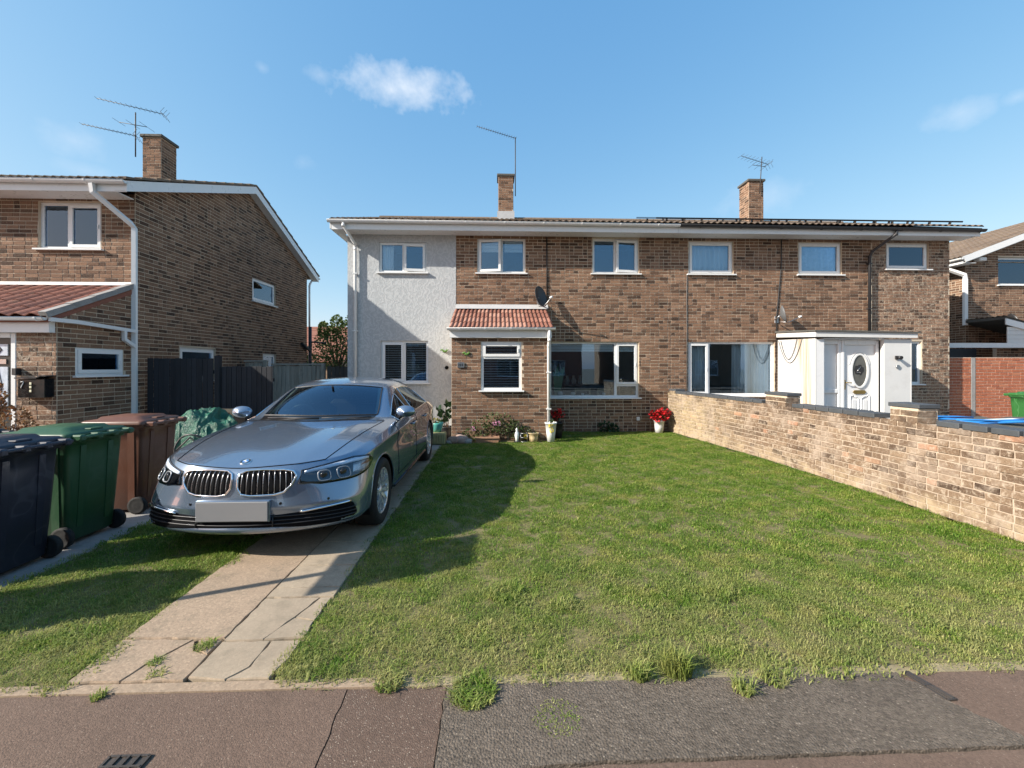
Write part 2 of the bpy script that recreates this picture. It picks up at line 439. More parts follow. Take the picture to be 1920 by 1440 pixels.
# ------------------------------------------------------------------ windows
def window(house, O, U, N, x0, z0, x1, z1, mull=(), trans=None, casements=(), sill=True, back=.045, fw=.055, room=2.2, roommat=None, openings={}, sillmat=None, roomw=.35, sillout=.07, lit=None):
    """white framed window; coordinates along U from O and height; casements: indexes of panes with their own sash; openings: pane -> degrees"""
    O = Vector(O); U = Vector(U); N = Vector(N); Z = Vector((0, 0, 1)); g = MB()
    def bar(mb, a0, a1, b0, b1, d0, d1):
        P = [O + U * a + N * d + Z * b for b in (b0, b1) for (a, d) in ((a0, d1), (a1, d1), (a1, d0), (a0, d0))]
        mb.hexa(P)
    f = MB(); D0, D1 = -back - .06, -back
    bar(f, x0, x1, z0, z0 + fw, D0, D1); bar(f, x0, x1, z1 - fw, z1, D0, D1)
    bar(f, x0, x0 + fw, z0 + fw, z1 - fw, D0, D1); bar(f, x1 - fw, x1, z0 + fw, z1 - fw, D0, D1)
    xs = [x0 + fw] + [v for m in mull for v in (m - .03, m + .03)] + [x1 - fw]
    for m in mull: bar(f, m - .03, m + .03, z0 + fw, z1 - fw, D0, D1)
    cells = []
    for k in range(0, len(xs), 2):
        tz = trans.get(k // 2) if isinstance(trans, dict) else trans
        if tz:
            bar(f, xs[k], xs[k + 1], tz - .03, tz + .03, D0, D1)
            cells.append((xs[k], z0 + fw, xs[k + 1], tz - .03)); cells.append((xs[k], tz + .03, xs[k + 1], z1 - fw))
        else: cells.append((xs[k], z0 + fw, xs[k + 1], z1 - fw))
    w = f.build('window', m_white, house)
    for i, (a, c, b, d) in enumerate(cells):
        p = MB(); e = 0
        if i in casements:
            e = .045; s_ = MB(); ang = openings.get(i, 0); o0, o1 = -back - .03, -back + .022
            bar(s_, a - .012, b + .012, c - .012, c + e, o0, o1); bar(s_, a - .012, b + .012, d - e, d + .012, o0, o1)
            bar(s_, a - .012, a + e, c + e, d - e, o0, o1); bar(s_, b - e, b + .012, c + e, d - e, o0, o1)
            bar(p, a + e, b - e, c + e, d - e, -back - .012, -back - .004)
            if ang:
                hx = a if ang > 0 else b; piv = O + U * hx + N * (-back)
                R = Matrix.Translation(piv) @ Matrix.Rotation(radians(-ang) , 4, 'Z') @ Matrix.Translation(-piv)
                s_.xform(R); p.xform(R)
            s_.build('casement', m_white, w)
            hd = MB(); hx = (b - e / 2) if ang >= 0 else (a + e / 2); bar(hd, hx - .008, hx + .008, (c + d) / 2 - .05, (c + d) / 2 + .03, o1, o1 + .02)
            if ang: hd.xform(R)
            hd.build('window_handle', m_white, w)
        else: bar(p, a, b, c, d, -back - .032, -back - .024)
        p.build('pane', m_glass, w)
    if sill:
        s = MB(); bar(s, x0 - .05, x1 + .05, z0 - .028, z0 + .002, D0, sillout); s.build('sill', sillmat or m_white, w)
    if room:
        r = MB(); a0, a1, b0, b1 = x0 - roomw, x1 + roomw, max(.02, z0 - .8), z1 + .3
        A = [O + U * a + Z * b - N * .12 for a, b in ((a0, b0), (a1, b0), (a1, b1), (a0, b1))]; B = [p - N * room for p in A]
        r.add(A + B, [(4, 5, 6, 7), (0, 1, 5, 4), (1, 2, 6, 5), (2, 3, 7, 6), (3, 0, 4, 7)])
        r.add([O + U * a + Z * b - N * .12 for a, b in ((a0, b0), (x0, b0), (x0, b1), (a0, b1))], [(0, 1, 2, 3)])
        r.add([O + U * a + Z * b - N * .12 for a, b in ((x1, b0), (a1, b0), (a1, b1), (x1, b1))], [(0, 1, 2, 3)])
        r.add([O + U * a + Z * b - N * .12 for a, b in ((x0, b0), (x1, b0), (x1, z0), (x0, z0))], [(0, 1, 2, 3)])
        r.add([O + U * a + Z * b - N * .12 for a, b in ((x0, z1), (x1, z1), (x1, b1), (x0, b1))], [(0, 1, 2, 3)])
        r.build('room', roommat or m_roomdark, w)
    return w
def curtain(name, O, U, N, x0, x1, z0, z1, off, label, mat=None, folds=9, amp=.02, seed=0, group=None):
    O = Vector(O); U = Vector(U); N = Vector(N); rng = random.Random(seed); ph = rng.random() * 6
    m = MB()
    def fn(u, v):
        x = x0 + (x1 - x0) * u; z = z0 + (z1 - z0) * v
        d = amp * sin(u * folds * 2 * pi + ph + .6 * sin(u * 7 + ph)) * (1 - .25 * v) + amp * .4 * sin(u * folds * 4.7 + v * 2)
        return O + U * x + N * (-off + d) + Vector((0, 0, z))
    m.grid(fn, max(8, int(folds * 8)), 4)
    o = m.build(name, mat or m_curtain, None, recalc=False)
    md = o.modifiers.new('thick', 'SOLIDIFY'); md.thickness = .003
    return tag(o, label, 'curtain', group)
def blind(O, U, N, x0, x1, z0, z1, off, label, mat, pitch=.05, tilt=35, slat=.05, cat='blind'):
    O = Vector(O); U = Vector(U); N = Vector(N)
    mid = O + U * ((x0 + x1) / 2) - N * off
    root = thing('venetian_blind', (mid.x, mid.y, z0), label, cat)
    h = MB()
    def bar(mb, a0, a1, b0, b1, d0, d1): mb.hexa([O + U * a + N * d + Vector((0, 0, b)) for b in (b0, b1) for (a, d) in ((a0, d1), (a1, d1), (a1, d0), (a0, d0))])
    bar(h, x0, x1, z1 - .03, z1, -off - .02, -off + .02); h.build('head_rail', mat, root)
    ca, sa = cos(radians(tilt)) * slat / 2, sin(radians(tilt)) * slat / 2
    me = None; z = z1 - .06
    while z > z0 + .02:
        if me is None:
            b = MB(); t = .0015
            for s in (0,):
                P = []
                for (dd, zz) in ((-ca, sa), (ca, -sa)):
                    for q in (t, -t): P.append((dd, zz + q))
                pts = [P[0], P[2], P[3], P[1]]
                vs = [U * a + N * d + Vector((0, 0, zz)) for a in (-(x1 - x0) / 2, (x1 - x0) / 2) for d, zz in pts]
                b.add(vs, [(0, 1, 2, 3), (7, 6, 5, 4), (0, 4, 5, 1), (1, 5, 6, 2), (2, 6, 7, 3), (3, 7, 4, 0)])
            me = bpy.data.meshes.new('slat'); me.from_pydata(b.v, [], b.f); me.materials.append(mat)
        shared('slat', me, root, Matrix.Translation(Vector((mid.x, mid.y, z)))); z -= pitch
    c = MB()
    for k in (.2, .8): c.tube([O + U * (x0 + (x1 - x0) * k) - N * off + Vector((0, 0, q)) for q in (z0, z1)], .0015, 4)
    c.build('cord', mat, root)
    return root
# ------------------------------------------------------------------ roof tiles
def tile_profile(w, rolls, amp, n):
    return [(w * (i / n - .5), amp * (0.5 - .5 * cos(2 * pi * rolls * i / n)) ** .8) for i in range(n + 1)]
def tile_mesh(w, length, rolls, amp, th=.014, n=6, lift=.016):
    pr = tile_profile(w, rolls, amp, n); vs = []; fs = []
    # local: x across, y up the slope, z out
    for (yy, zz) in ((0, lift), (length, 0)):
        for x, z in pr: vs.append((x, yy, z + zz))
    for x, z in pr: vs.append((x, 0, z + lift - th))
    k = n + 1
    for i in range(n): fs.append((i, i + 1, k + i + 1, k + i)); fs.append((2 * k + i, 2 * k + i + 1, i + 1, i))
    fs.append((0, k, 2 * k)); fs.append((n, 2 * k + n, k + n))
    return vs, fs
def tile_roof(parent, O, U, S, W, SL, tw, gauge, rolls, amp, mat, individual=True, rows_ind=None, n=None, seed=0, lift=.016):
    O = Vector(O); U = Vector(U).normalized(); S = Vector(S).normalized(); Nn = U.cross(S).normalized()
    if Nn.z < 0: Nn = -Nn
    rng = random.Random(seed); n = n or rolls * 6; nc = max(1, round(W / tw)); tw = W / nc; nr = max(1, round(SL / gauge)); gauge = SL / nr
    vs, fs = tile_mesh(tw * .99, gauge * 1.12, rolls, amp, n=n, lift=lift); me = bpy.data.meshes.new('tile'); me.from_pydata(vs, [], fs); me.materials.append(mat)
    for p in me.polygons: p.use_smooth = False
    rest = MB()
    for r in range(nr):
        for c in range(nc):
            p = O + U * (tw * (c + .5)) + S * (gauge * r) + Nn * rng.uniform(0, .004)
            M = Matrix((U.to_4d(), S.to_4d(), Nn.to_4d(), (0, 0, 0, 1))).transposed(); M[3] = (0, 0, 0, 1)
            M = M @ Matrix.Rotation(rng.uniform(-.012, .012), 4, 'Z'); M.translation = p
            if individual and (rows_ind is None or r < rows_ind): shared('tile', me, parent, M)
            else: rest.add([M @ Vector(v) for v in vs], fs)
    if rest.v:
        o = rest.build('tiling', mat, parent, recalc=False); o['kind'] = 'stuff'
def gutter(parent, path, r=.06, mat=None, brackets=.9, name='gutter', brk=True):
    mat = mat or m_white; path = [Vector(p) for p in path]; m = MB(); n = 8
    for a, b in zip(path, path[1:]):
        d = (b - a).normalized(); s = d.cross(Vector((0, 0, 1))).normalized()
        def pt(p, k, rr): an = pi * k / n; return p + s * (-cos(an) * rr) + Vector((0, 0, -sin(an) * rr * 1.0))
        for k in range(n):
            m.add([pt(a, k, r), pt(a, k + 1, r), pt(b, k + 1, r), pt(b, k, r)], [(0, 1, 2, 3)], True)
            m.add([pt(a, k, r - .006), pt(a, k + 1, r - .006), pt(b, k + 1, r - .006), pt(b, k, r - .006)], [(3, 2, 1, 0)], True)
        for e in (a, b):
            for k in range(n): m.add([pt(e, k, r), pt(e, k + 1, r), pt(e, k + 1, r - .006), pt(e, k, r - .006)], [(0, 1, 2, 3)])
            m.add([pt(e, k, r) for k in range(n + 1)], [tuple(range(n + 1))])
        for sg in (-1, 1):
            q0, q1 = a + s * sg * r, b + s * sg * r; m.tube([q0, q1], .006, 6)
    g = m.build(name, mat, parent)
    if brk:
        for a, b in zip(path, path[1:]):
            L = (b - a).length; d = (b - a).normalized(); s = d.cross(Vector((0, 0, 1))).normalized(); k = brackets * .5
            while k < L:
                bm_ = MB(); p = a + d * k
                def pt(q, an, rr): return q + s * (-cos(an) * rr) + Vector((0, 0, -sin(an) * rr))
                for i in range(n):
                    bm_.hexa([pt(p + d * e, pi * (i + ii) / n, rr) for e in (-.015, .015) for ii, rr in ((0, r + .001), (1, r + .001), (1, r + .009), (0, r + .009))])
                bm_.build('bracket', mat, g); k += brackets
    return g
# ================================================================== ground
def asphalt(name, col, stone, bumpy, stones=.5, dark=.45, vs=150):
    m = newmat(name); t = NT(m); p = t.pos()
    c = t.mix(t.noise(p, 2.2, 6, .6), [x * .78 for x in col], [x * 1.2 for x in col])
    vo = t.n('TexVoronoi'); vo.inputs['Scale'].default_value = vs; t.l(p, vo.inputs['Vector'])
    cid = t.n('SeparateColor'); t.l(vo.outputs['Color'], cid.inputs[0])
    c = t.mix(t.mr(cid.outputs[0], .2, .9, 0, .55), c, [x * dark for x in col])
    chip = t.math('MULTIPLY', t.mr(cid.outputs[1], 1 - .12 * stones, 1.0), t.mr(vo.outputs['Distance'], .45, .25))
    c = t.mix(t.math('MULTIPLY', chip, .85, clamp=True), c, stone)
    c = t.mix(t.mr(t.noise(p, 14, 5, .7), .58, .72, 0, .5), c, [x * .55 for x in col])
    c = t.mix(t.mr(t.noise(p, .9, 4, .6), .5, .75, 0, .3), c, [x * 1.35 for x in col])
    c = t.mix(t.mr(t.noise(p, 2.7, 5, .7, .8), .52, .70, 0, .4), c, [x * .5 for x in col])
    t.color(c); t.rough(.92); t.b.inputs['Specular IOR Level'].default_value = .3
    h = t.math('ADD', t.math('MULTIPLY', vo.outputs['Distance'], -1.0), t.math('MULTIPLY', t.noise(p, 260, 3, .7), .9))
    t.bump(h, bumpy, .012); return m
m_tar_brown = asphalt('brown_tarmac', (.160, .108, .080), (.40, .32, .24), .30, .5)
m_tar_speck = asphalt('speckled_brown_tarmac', (.140, .094, .070), (.48, .40, .31), .35, 1.6)
m_tar_grey = asphalt('coarse_grey_tarmac', (.20, .163, .128), (.44, .37, .29), 1.0, 1.3, .22, 85)
m_soil = simple('soil', (.155, .13, .055), .95, var=.4, nscale=9, bump=.6, bscale=40)
def concrete_mat(name, col, agg=1.0):
    m = newmat(name); t = NT(m); p = t.pos()
    c = t.mix(t.noise(p, 1.8, 6, .6), [x * .75 for x in col], [min(1, x * 1.15) for x in col])
    vo = t.n('TexVoronoi'); vo.inputs['Scale'].default_value = 95; t.l(p, vo.inputs['Vector'])
    cid = t.n('SeparateColor'); t.l(vo.outputs['Color'], cid.inputs[0])
    c = t.mix(t.math('MULTIPLY', t.mr(cid.outputs[0], .3, 1.0, 0, .55), agg), c, [x * .55 for x in col])
    c = t.mix(t.math('MULTIPLY', t.mr(cid.outputs[1], .75, 1.0, 0, .5), agg), c, [min(1, x * 1.4) for x in col])
    c = t.mix(t.mr(t.noise(p, 6, 6, .7), .50, .75, 0, .6), c, (.15, .125, .085))
    c = t.mix(t.mr(t.noise(p, 1.3, 5, .65, .6), .48, .72, 0, .45), c, [x * .55 for x in col])
    r = t.n('ObjectInfo').outputs['Random']
    c = t.mix(t.mr(r, 0, 1, 0, .22), c, [x * .7 for x in col])
    t.color(c); t.rough(.9); t.bump(t.math('ADD', t.noise(p, 160, 4, .75), t.math('MULTIPLY', vo.outputs['Distance'], -.5 * agg)), .22, .006); return m
m_concrete = concrete_mat('rough_concrete', (.36, .262, .178), 1.0)
m_slab = concrete_mat('paving_slab', (.375, .295, .208), .5)
m_path = concrete_mat('grey_path', (.30, .285, .27), .5)
m_ground = simple('far_ground', (.16, .15, .12), .95, var=.3, nscale=.3)

def sheet(name, pts, z, mat, th=.03, kind='structure', parent=None):
    m = MB(); m.prism(pts, 'z', z - th, z); o = m.build(name, mat, parent)
    if parent is None: o['kind'] = kind
    return o
g = MB(); g.grid(lambda u, v: (-300 + 600 * u, -300 + 700 * v, -.07), 2, 2); o = g.build('ground', m_ground); o['kind'] = 'structure'
m_straw = simple('strawy_soil', (.26, .21, .12), .95, var=.45, nscale=16, bump=.6, bscale=60)
m_joint = simple('joint_dirt', (.045, .038, .03), .95, var=.4, nscale=20)
YE = 2.165                                            # back edge of the pavement
# pavement: dark base, then separate tarmac patches with open joints between them
pv = sheet('pavement', [(-14, -1.6), (20, -1.6), (20, YE - .015), (-14, YE - .015)], -.014, m_joint, .04)
def patch(name, pts, mat, z=0.0): return sheet(name, pts, z, mat, .022, parent=pv)
rj = random.Random(3)
def jag(x0, y0, x1, y1, n, a): return [(x0 + (x1 - x0) * i / n + rj.uniform(-a, a), y0 + (y1 - y0) * i / n + rj.uniform(-a, a) * .5) for i in range(n + 1)]
c1 = jag(-.752, YE - .02, -.66, -1.0, 60, .006); c2 = jag(-.262, YE - .02, -.225, -1.0, 60, .008)
fr = jag(.25, 1.70, 2.25, 1.71, 22, .012)
patch('tarmac_patch', [(-14, -1.6), (-.66, -1.6)] + c1[::-1] + [(-14, YE - .02)], m_tar_brown)
patch('tarmac_patch', [(-.65, -1.6), (-.23, -1.6)] + c2[::-1] + [(x + .005, y + rj.uniform(-.004, .004)) for x, y in c1], m_tar_speck, -.003)
gr = [(x + .006, y) for x, y in c2 if y > 1.66]
rt = jag(2.10, YE - .02, 2.32, 1.69, 12, .02)
patch('tarmac_patch', [(gr[-1][0], 1.66)] + [(x, y + .008) for x, y in fr] + rt[::-1] + gr, m_tar_grey, .006)
patch('tarmac_patch', [(-.20, -1.6), (20, -1.6), (20, YE - .02)] + [(x + .012, y) for x, y in rt] + [(2.27, 1.70)] + [(x, y - .004) for x, y in fr[::-1]] + [(gr[-1][0], 1.65)], m_tar_brown, 0)
kb = sheet('pavement_edging', jag(-14, YE - .015, -.5, YE - .015, 120, .004) + [(-.5, YE + .045), (-14, YE + .045)], .006, m_concrete, .06)
sheet('lawn_edge', [(-.5, YE - .014)] + jag(-.49, YE - .016, 20, YE - .016, 160, .012)[1:] + [(20, YE + .05), (-.5, YE + .05)], .002, m_straw, .05)
road = sheet('road', [(-80, -9), (80, -9), (80, -1.75), (-80, -1.75)], -.06, m_tar_grey, .008)
kerb = MB()
for i in range(40): kerb.cbox(-18 + i * .915, -18 + (i + 1) * .915 - .008, -1.75, -1.62, -.1, .02, .012)
o = kerb.build('kerb', m_path); o['kind'] = 'structure'
opp = sheet('far_pavement', [(-80, -11.5), (80, -11.5), (80, -9.05), (-80, -9.05)], .02, m_tar_grey, .06)
# bin path, side drive of the neighbour, far yards
sheet('path', [(-3.575, YE + .05), (-3.575, 8.3), (-14, 8.3), (-14, YE + .05)], .0, m_path, .05)
sheet('side_path', [(-7, 8.31), (-3.7, 8.31), (-3.7, 40), (-7, 40)], -.01, m_path, .05)
sheet('neighbour_drive', [(5.0, YE + .05), (30, YE + .05), (30, 10.5), (5.0, 10.5)], -.005, m_path, .05)
sheet('neighbour_yard', [(11.7, 10.51), (30, 10.51), (30, 40), (11.7, 40)], -.008, m_path, .05)
# lawn soil under the turf
lw = sheet('lawn', [(-1.148, YE + .05), (4.72, YE + .05), (4.72, 4.2), (4.70, 5.1), (4.60, 7.3), (4.22, 10.2), (4.22, 10.42), (1.25, 10.42), (1.25, 9.12), (-1.14, 8.85)], 0.0, m_soil, .05)
ls = sheet('lawn_strip', [(-3.57, YE + .05), (-2.22, YE + .05), (-2.22, 6.4), (-3.57, 6.4)], -.002, m_soil, .05)
sheet('yard', [(-3.57, 8.23), (-1.15, 8.23), (-1.15, 10.49), (-3.68, 10.49), (-3.68, 8.31), (-3.57, 8.31)], -.006, m_path, .05)
sheet('flower_bed', [(-1.14, 8.86), (1.24, 9.13), (1.24, 9.24), (-1.14, 9.24)], .012, m_soil, .06)
# driveway: concrete run on the left, slabs on the right, each piece separate
dv = sheet('driveway', [(-2.22, YE + .05), (-1.148, YE + .05), (-1.148, 8.22), (-2.22, 8.22)], -.016, m_soil, .04)
sheet('drive_shoulder', [(-3.57, 6.41), (-2.225, 6.41), (-2.225, 8.22), (-3.57, 8.22)], -.004, m_path, .04)
def slab(pts, mat, z):
    q = []
    for (xa, ya), (xb, yb) in zip(pts, pts[1:] + pts[:1]):
        k = max(1, int(hypot(xb - xa, yb - ya) / .05))
        for i in range(k): q.append((xa + (xb - xa) * i / k + (rj.uniform(-.005, .005) if i else 0), ya + (yb - ya) * i / k + (rj.uniform(-.005, .005) if i else 0)))
    pts = q
    m = MB(); cx = sum(p[0] for p in pts) / len(pts); cy = sum(p[1] for p in pts) / len(pts)
    tx, ty = rj.uniform(-.002, .002), rj.uniform(-.002, .002); n = len(pts)
    top = [(x - .003 * (1 if x > cx else -1), y - .003 * (1 if y > cy else -1), z + (x - cx) * tx + (y - cy) * ty) for x, y in pts]; mid = [(x, y, z - .008 + (x - cx) * tx) for x, y in pts]; bot = [(x, y, -.03) for x, y in pts]
    m.add(top + mid + bot, [tuple(range(n))] + [(i, n + i, n + (i + 1) % n, (i + 1) % n) for i in range(n)] + [(n + i, 2 * n + i, 2 * n + (i + 1) % n, n + (i + 1) % n) for i in range(n)])
    return m.build('paving_slab', mat, dv)
JX = -1.612
ys = [2.53, 2.985, 3.115, 3.46, 3.92, 4.38, 4.84, 5.3, 5.76, 6.22, 6.68, 7.14, 7.6, 8.06, 8.21]
for k, (a, b) in enumerate(zip(ys, ys[1:])):
    if k == 0:
        slab([(JX + .006, a + .003), (-1.38, a + .004), (-1.30, 2.75), (-1.235, b - .005), (JX + .006, b - .005)], m_slab, .0135)
        slab([(-1.377, a + .004), (-1.15, a + .02), (-1.16, 2.708), (-1.297, 2.745)], m_slab, .013)
        slab([(-1.293, 2.75), (-1.16, 2.715), (-1.155, b - .005), (-1.229, b - .005)], m_slab, .0128)
    else: slab([(JX + .006, a + .003), (-1.15 + rj.uniform(-.012, .008), a + .004), (-1.15 + rj.uniform(-.012, .008), b - .005), (JX + .006, b - .005)], m_slab, .014 + rj.uniform(-.003, .003))
slab([(-1.60, 2.24), (-1.40, 2.215), (-1.33, 2.30), (-1.33, 2.52), (JX + .006, 2.52)], m_slab, .013)
slab([(-1.393, 2.215), (-1.18, 2.22), (-1.15, 2.36), (-1.15, 2.52), (-1.323, 2.52), (-1.323, 2.30)], m_slab, .0125)
slab([(-2.20, 2.57), (JX - .002, 2.555), (JX - .002, 4.6), (-2.22, 4.6)], m_concrete, .014)
slab([(-2.22, 4.612), (JX - .002, 4.612), (JX - .002, 8.2), (-2.22, 8.2)], m_concrete, .014)
slab([(-2.19, 2.22), (-1.93, 2.22), (-1.90, 2.34), (-1.79, 2.55), (-2.20, 2.558)], m_concrete, .013)
slab([(-1.923, 2.22), (-1.612, 2.22), (-1.615, 2.41), (-1.72, 2.45), (-1.783, 2.545), (-1.892, 2.338)], m_concrete, .011)
slab([(-1.71, 2.46), (-1.625, 2.42), (JX - .008, 2.54), (-1.755, 2.543)], m_concrete, .011)
# drain covers set into the tarmac
def cover(name, pts, label, bars):
    c = (sum(p[0] for p in pts) / 4, sum(p[1] for p in pts) / 4, 0.0); r = thing(name, c, label, 'drain cover')
    P = [Vector((x, y, 0)) for x, y in pts]; b = MB(); b.prism(pts, 'z', .001, .004); b.build('plate', m_iron, r)
    f = MB()
    for i in range(4): f.tube([P[i] + Vector((0, 0, .004)), P[(i + 1) % 4] + Vector((0, 0, .004))], .005, square=True)
    f.build('rim', m_iron, r)
    for i in range(bars):
        k = (i + 1) / (bars + 1); q = MB(); q.tube([P[0].lerp(P[1], k) + Vector((0, 0, .007)), P[3].lerp(P[2], k) + Vector((0, 0, .007))], .004, square=True); q.build('bar', m_iron, r)
    q = MB(); q.tube([P[0].lerp(P[3], .5) + Vector((0, 0, .0075)), P[1].lerp(P[2], .5) + Vector((0, 0, .0075))], .004, square=True); q.build('bar', m_iron, r)
m_iron = simple('cast_iron', (.11, .092, .078), .5, .6, var=.3, bump=.2)
cover('drain_cover', [(-1.60, 1.70), (-1.44, 1.70), (-1.44, 1.80), (-1.60, 1.80)], 'small square iron drain cover with raised bars in brown tarmac', 3)
cover('stopcock_cover', [(2.17, 2.155), (2.14, 2.15), (2.175, 1.965), (2.225, 1.97)], 'narrow black metal cover strip lying in pavement beside the lawn edge', 2)
# ================================================================== houses
X_, Y_, Z_ = Vector((1, 0, 0)), Vector((0, 1, 0)), Vector((0, 0, 1)); NF = Vector((0, -1, 0))
HY, EZ = 10.5, 4.95
def render_mat():
    m = newmat('grey_render'); t = NT(m); p = t.pos()
    d = t.noise(p, 3.2, 3, .5, 1.8)
    w = t.n('TexWave'); w.inputs['Scale'].default_value = 2.2; w.inputs['Distortion'].default_value = 20; w.inputs['Detail'].default_value = 3; w.inputs['Detail Scale'].default_value = 1.6; w.inputs['Detail Roughness'].default_value = .65
    t.l(p, w.inputs['Vector'])
    c = t.mix(t.noise(p, .8, 5, .6), (.36, .37, .375), (.47, .48, .48))
    c = t.mix(t.mr(w.outputs['Fac'], .55, 1.0, 0, .34), c, (.57, .575, .57))
    c = t.mix(t.mr(w.outputs['Fac'], .45, .0, 0, .30), c, (.31, .32, .325))
    c = t.mix(t.mr(t.noise(p, 9, 5, .7), .62, .75, 0, .3), c, (.38, .37, .34))
    t.color(c); t.rough(.85)
    t.bump(t.math('ADD', w.outputs['Fac'], t.math('MULTIPLY', t.noise(p, 12, 4, .6, 2.0), 1.2)), .16, .012); return m
m_render = render_mat()
def box_part(name, parent, mat, *b, ch=0): m = MB(); (m.cbox(*b, ch) if ch else m.box(*b)); return m.build(name, mat, parent)
def downpipe(parent, path, r, mat, clips=(), square=False):
    m = MB(); m.tube(path, r, 10, square=square); d = m.build('downpipe', mat, parent)
    for (x, y, z) in clips:
        c = MB(); c.box(x - r * 1.5, x + r * 1.5, y - r * 1.08, y + r * 1.5, z - .012, z + .012); c.build('clip', mat, d)
    for p in path[1:-1]:
        if square: break
        c = MB(); c.tube([Vector(p) - Z_ * .03, Vector(p) + Z_ * .03], r * 1.09, 10); c.build('joint', mat, d)
    return d
def chimney(house, x0, x1, y0, y1, z0, z1, seed, pots=0):
    c = box_part('chimney', house, m_mortar, x0, x1, y0, y1, z0, z1)
    B = Bricks(); B.wall((x0, y0, z0), X_, NF, x1 - x0, z1 - z0 - .06, mat=m_brick, seed=seed, heads=.1)
    B.wall((x1, y0, z0), Y_, X_, y1 - y0, z1 - z0 - .06, mat=m_brick, seed=seed + 1, heads=.1); B.wall((x0, y1, z0), -Y_, -X_, y1 - y0, z1 - z0 - .06, mat=m_brick, seed=seed + 2)
    B.flush(c, c, 60)
    m = MB(); m.cbox(x0 - .05, x1 + .05, y0 - .05, y1 + .05, z1 - .05, z1 + .03, .012); m.build('capping', m_felt if pots == 0 else m_concrete, c)
    f = MB(); f.box(x0 - .02, x1 + .02, y0 - .02, y1 + .02, z0 - .02, z0 + .02); return c
# ---------------------------------------------------------------- left half of the pair: rendered bay + brick
hA = thing('brick_house', (.4, HY, 0), 'brown brick semi with grey rendered left bay and red tiled porch', 'house')
XA0, XR, XP, XB1 = -3.677, -1.024, 4.385, 11.689
def rel(x0, wins): return [(a - x0, b, c - x0, d) for a, b, c, d in wins]
wA = (-2.911, 3.946, -1.748, 4.695); wG = (-2.872, 1.223, -1.708, 2.265)
wB = (-.496, 3.952, .70, 4.827); wC = (2.39, 3.961, 3.567, 4.844); wI = (1.30, .845, 3.567, 2.25)
wD = (4.837, 3.966, 5.992, 4.802); wE = (7.686, 3.975, 8.822, 4.804); wF = (9.993, 4.13, 11.131, 4.814); wJ = (4.823, .889, 7.059, 2.257); wK = (10.30, 1.178, 10.946, 2.279)
m = MB(); wall_core((XA0, HY - .012, 0), X_, NF, XR - XA0, EZ, rel(XA0, [wA, wG]), m)
m.add([(XA0, HY - .012, 0), (XA0, HY + 7.5, 0), (XA0, HY + 7.5, EZ), (XA0, HY - .012, EZ)], [(0, 1, 2, 3)]); m.build('rendered_wall', m_render, hA, recalc=False)
m = MB(); hb = rel(XR, [wB, wC, wI]); wall_core((XR, HY, 0), X_, NF, XP - XR, EZ, hb, m)
wlA = m.build('wall', m_mortar, hA, recalc=False); box_part('rear_wall', hA, m_mortar, XA0 + .01, XP - .01, HY + 7.3, HY + 7.49, 0, EZ)
BA = Bricks(); BA.wall((XR, HY, 0), X_, NF, XP - XR, EZ, hb + [(-.02, 0, 2.16, 2.42)], mat=m_brick, seed=11)
# porch of the left half
PX0, PX1, PY = -1.0, 1.14, 9.25
wH = (-.355, 1.105, .535, 2.175)
m = MB(); ph = rel(PX0, [wH]); wall_core((PX0, PY, 0), X_, NF, PX1 - PX0, 2.36, ph, m, .09)
m.add([(PX1, PY, 0), (PX1, HY, 0), (PX1, HY, 3.0), (PX1, PY, 2.36)], [(0, 1, 2, 3)]); m.add([(PX0, PY, 0), (PX0, HY, 0), (PX0, HY, 3.0), (PX0, PY, 2.36)], [(3, 2, 1, 0)])
pwA = m.build('porch_wall', m_mortar, hA, recalc=False)
BA.wall((PX0, PY, 0), X_, NF, PX1 - PX0, 2.36, ph, mat=m_brick, seed=12, heads=.12)
BA.wall((PX1, PY, 0), Y_, X_, HY - PY, 2.4, mat=m_brick, seed=13, heads=.2)
BA.flush(wlA, wlA, 300)
# porch roof: tiles, flashing, fascia, gutter, pipe
rs = Vector((0, HY - 9.12, 3.06 - 2.475)); RL = rs.length
m = MB(); m.prism([(9.12, 2.44), (HY, 3.02), (HY, 2.97), (9.16, 2.40)], 'x', PX0 - .04, PX1 + .09); rfA = m.build('porch_roof', m_tile_dark, hA)
tile_roof(rfA, (PX0 - .05, 9.12, 2.455), X_, rs, PX1 - PX0 + .15, RL, .30, .37, 3, .030, m_tile_red, seed=4)
m = MB(); m.hexa([(PX0 - .02, HY - .012, 3.05), (PX1 + .12, HY - .012, 3.05), (PX1 + .12, HY - .10, 3.055), (PX0 - .02, HY - .10, 3.055), (PX0 - .02, HY - .012, 3.17), (PX1 + .12, HY - .012, 3.17), (PX1 + .12, HY - .024, 3.17), (PX0 - .02, HY - .024, 3.17)])
m.build('flashing', m_lead, hA)
box_part('porch_fascia', hA, m_white, PX0 - .03, PX1 + .05, PY - .10, PY - .005, 2.255, 2.425)
gutter(hA, [(PX0 - .08, PY - .16, 2.455), (PX1 + .12, PY - .16, 2.465)], .052, m_white, .55)
downpipe(hA, [(PX1 - .015, PY - .155, 2.42), (PX1 - .015, PY - .15, 2.20), (PX1 - .015, PY - .055, 2.08), (PX1 - .015, PY - .055, .12)], .034, m_white, [(PX1 - .015, PY - .055, 1.5), (PX1 - .015, PY - .055, .7)])
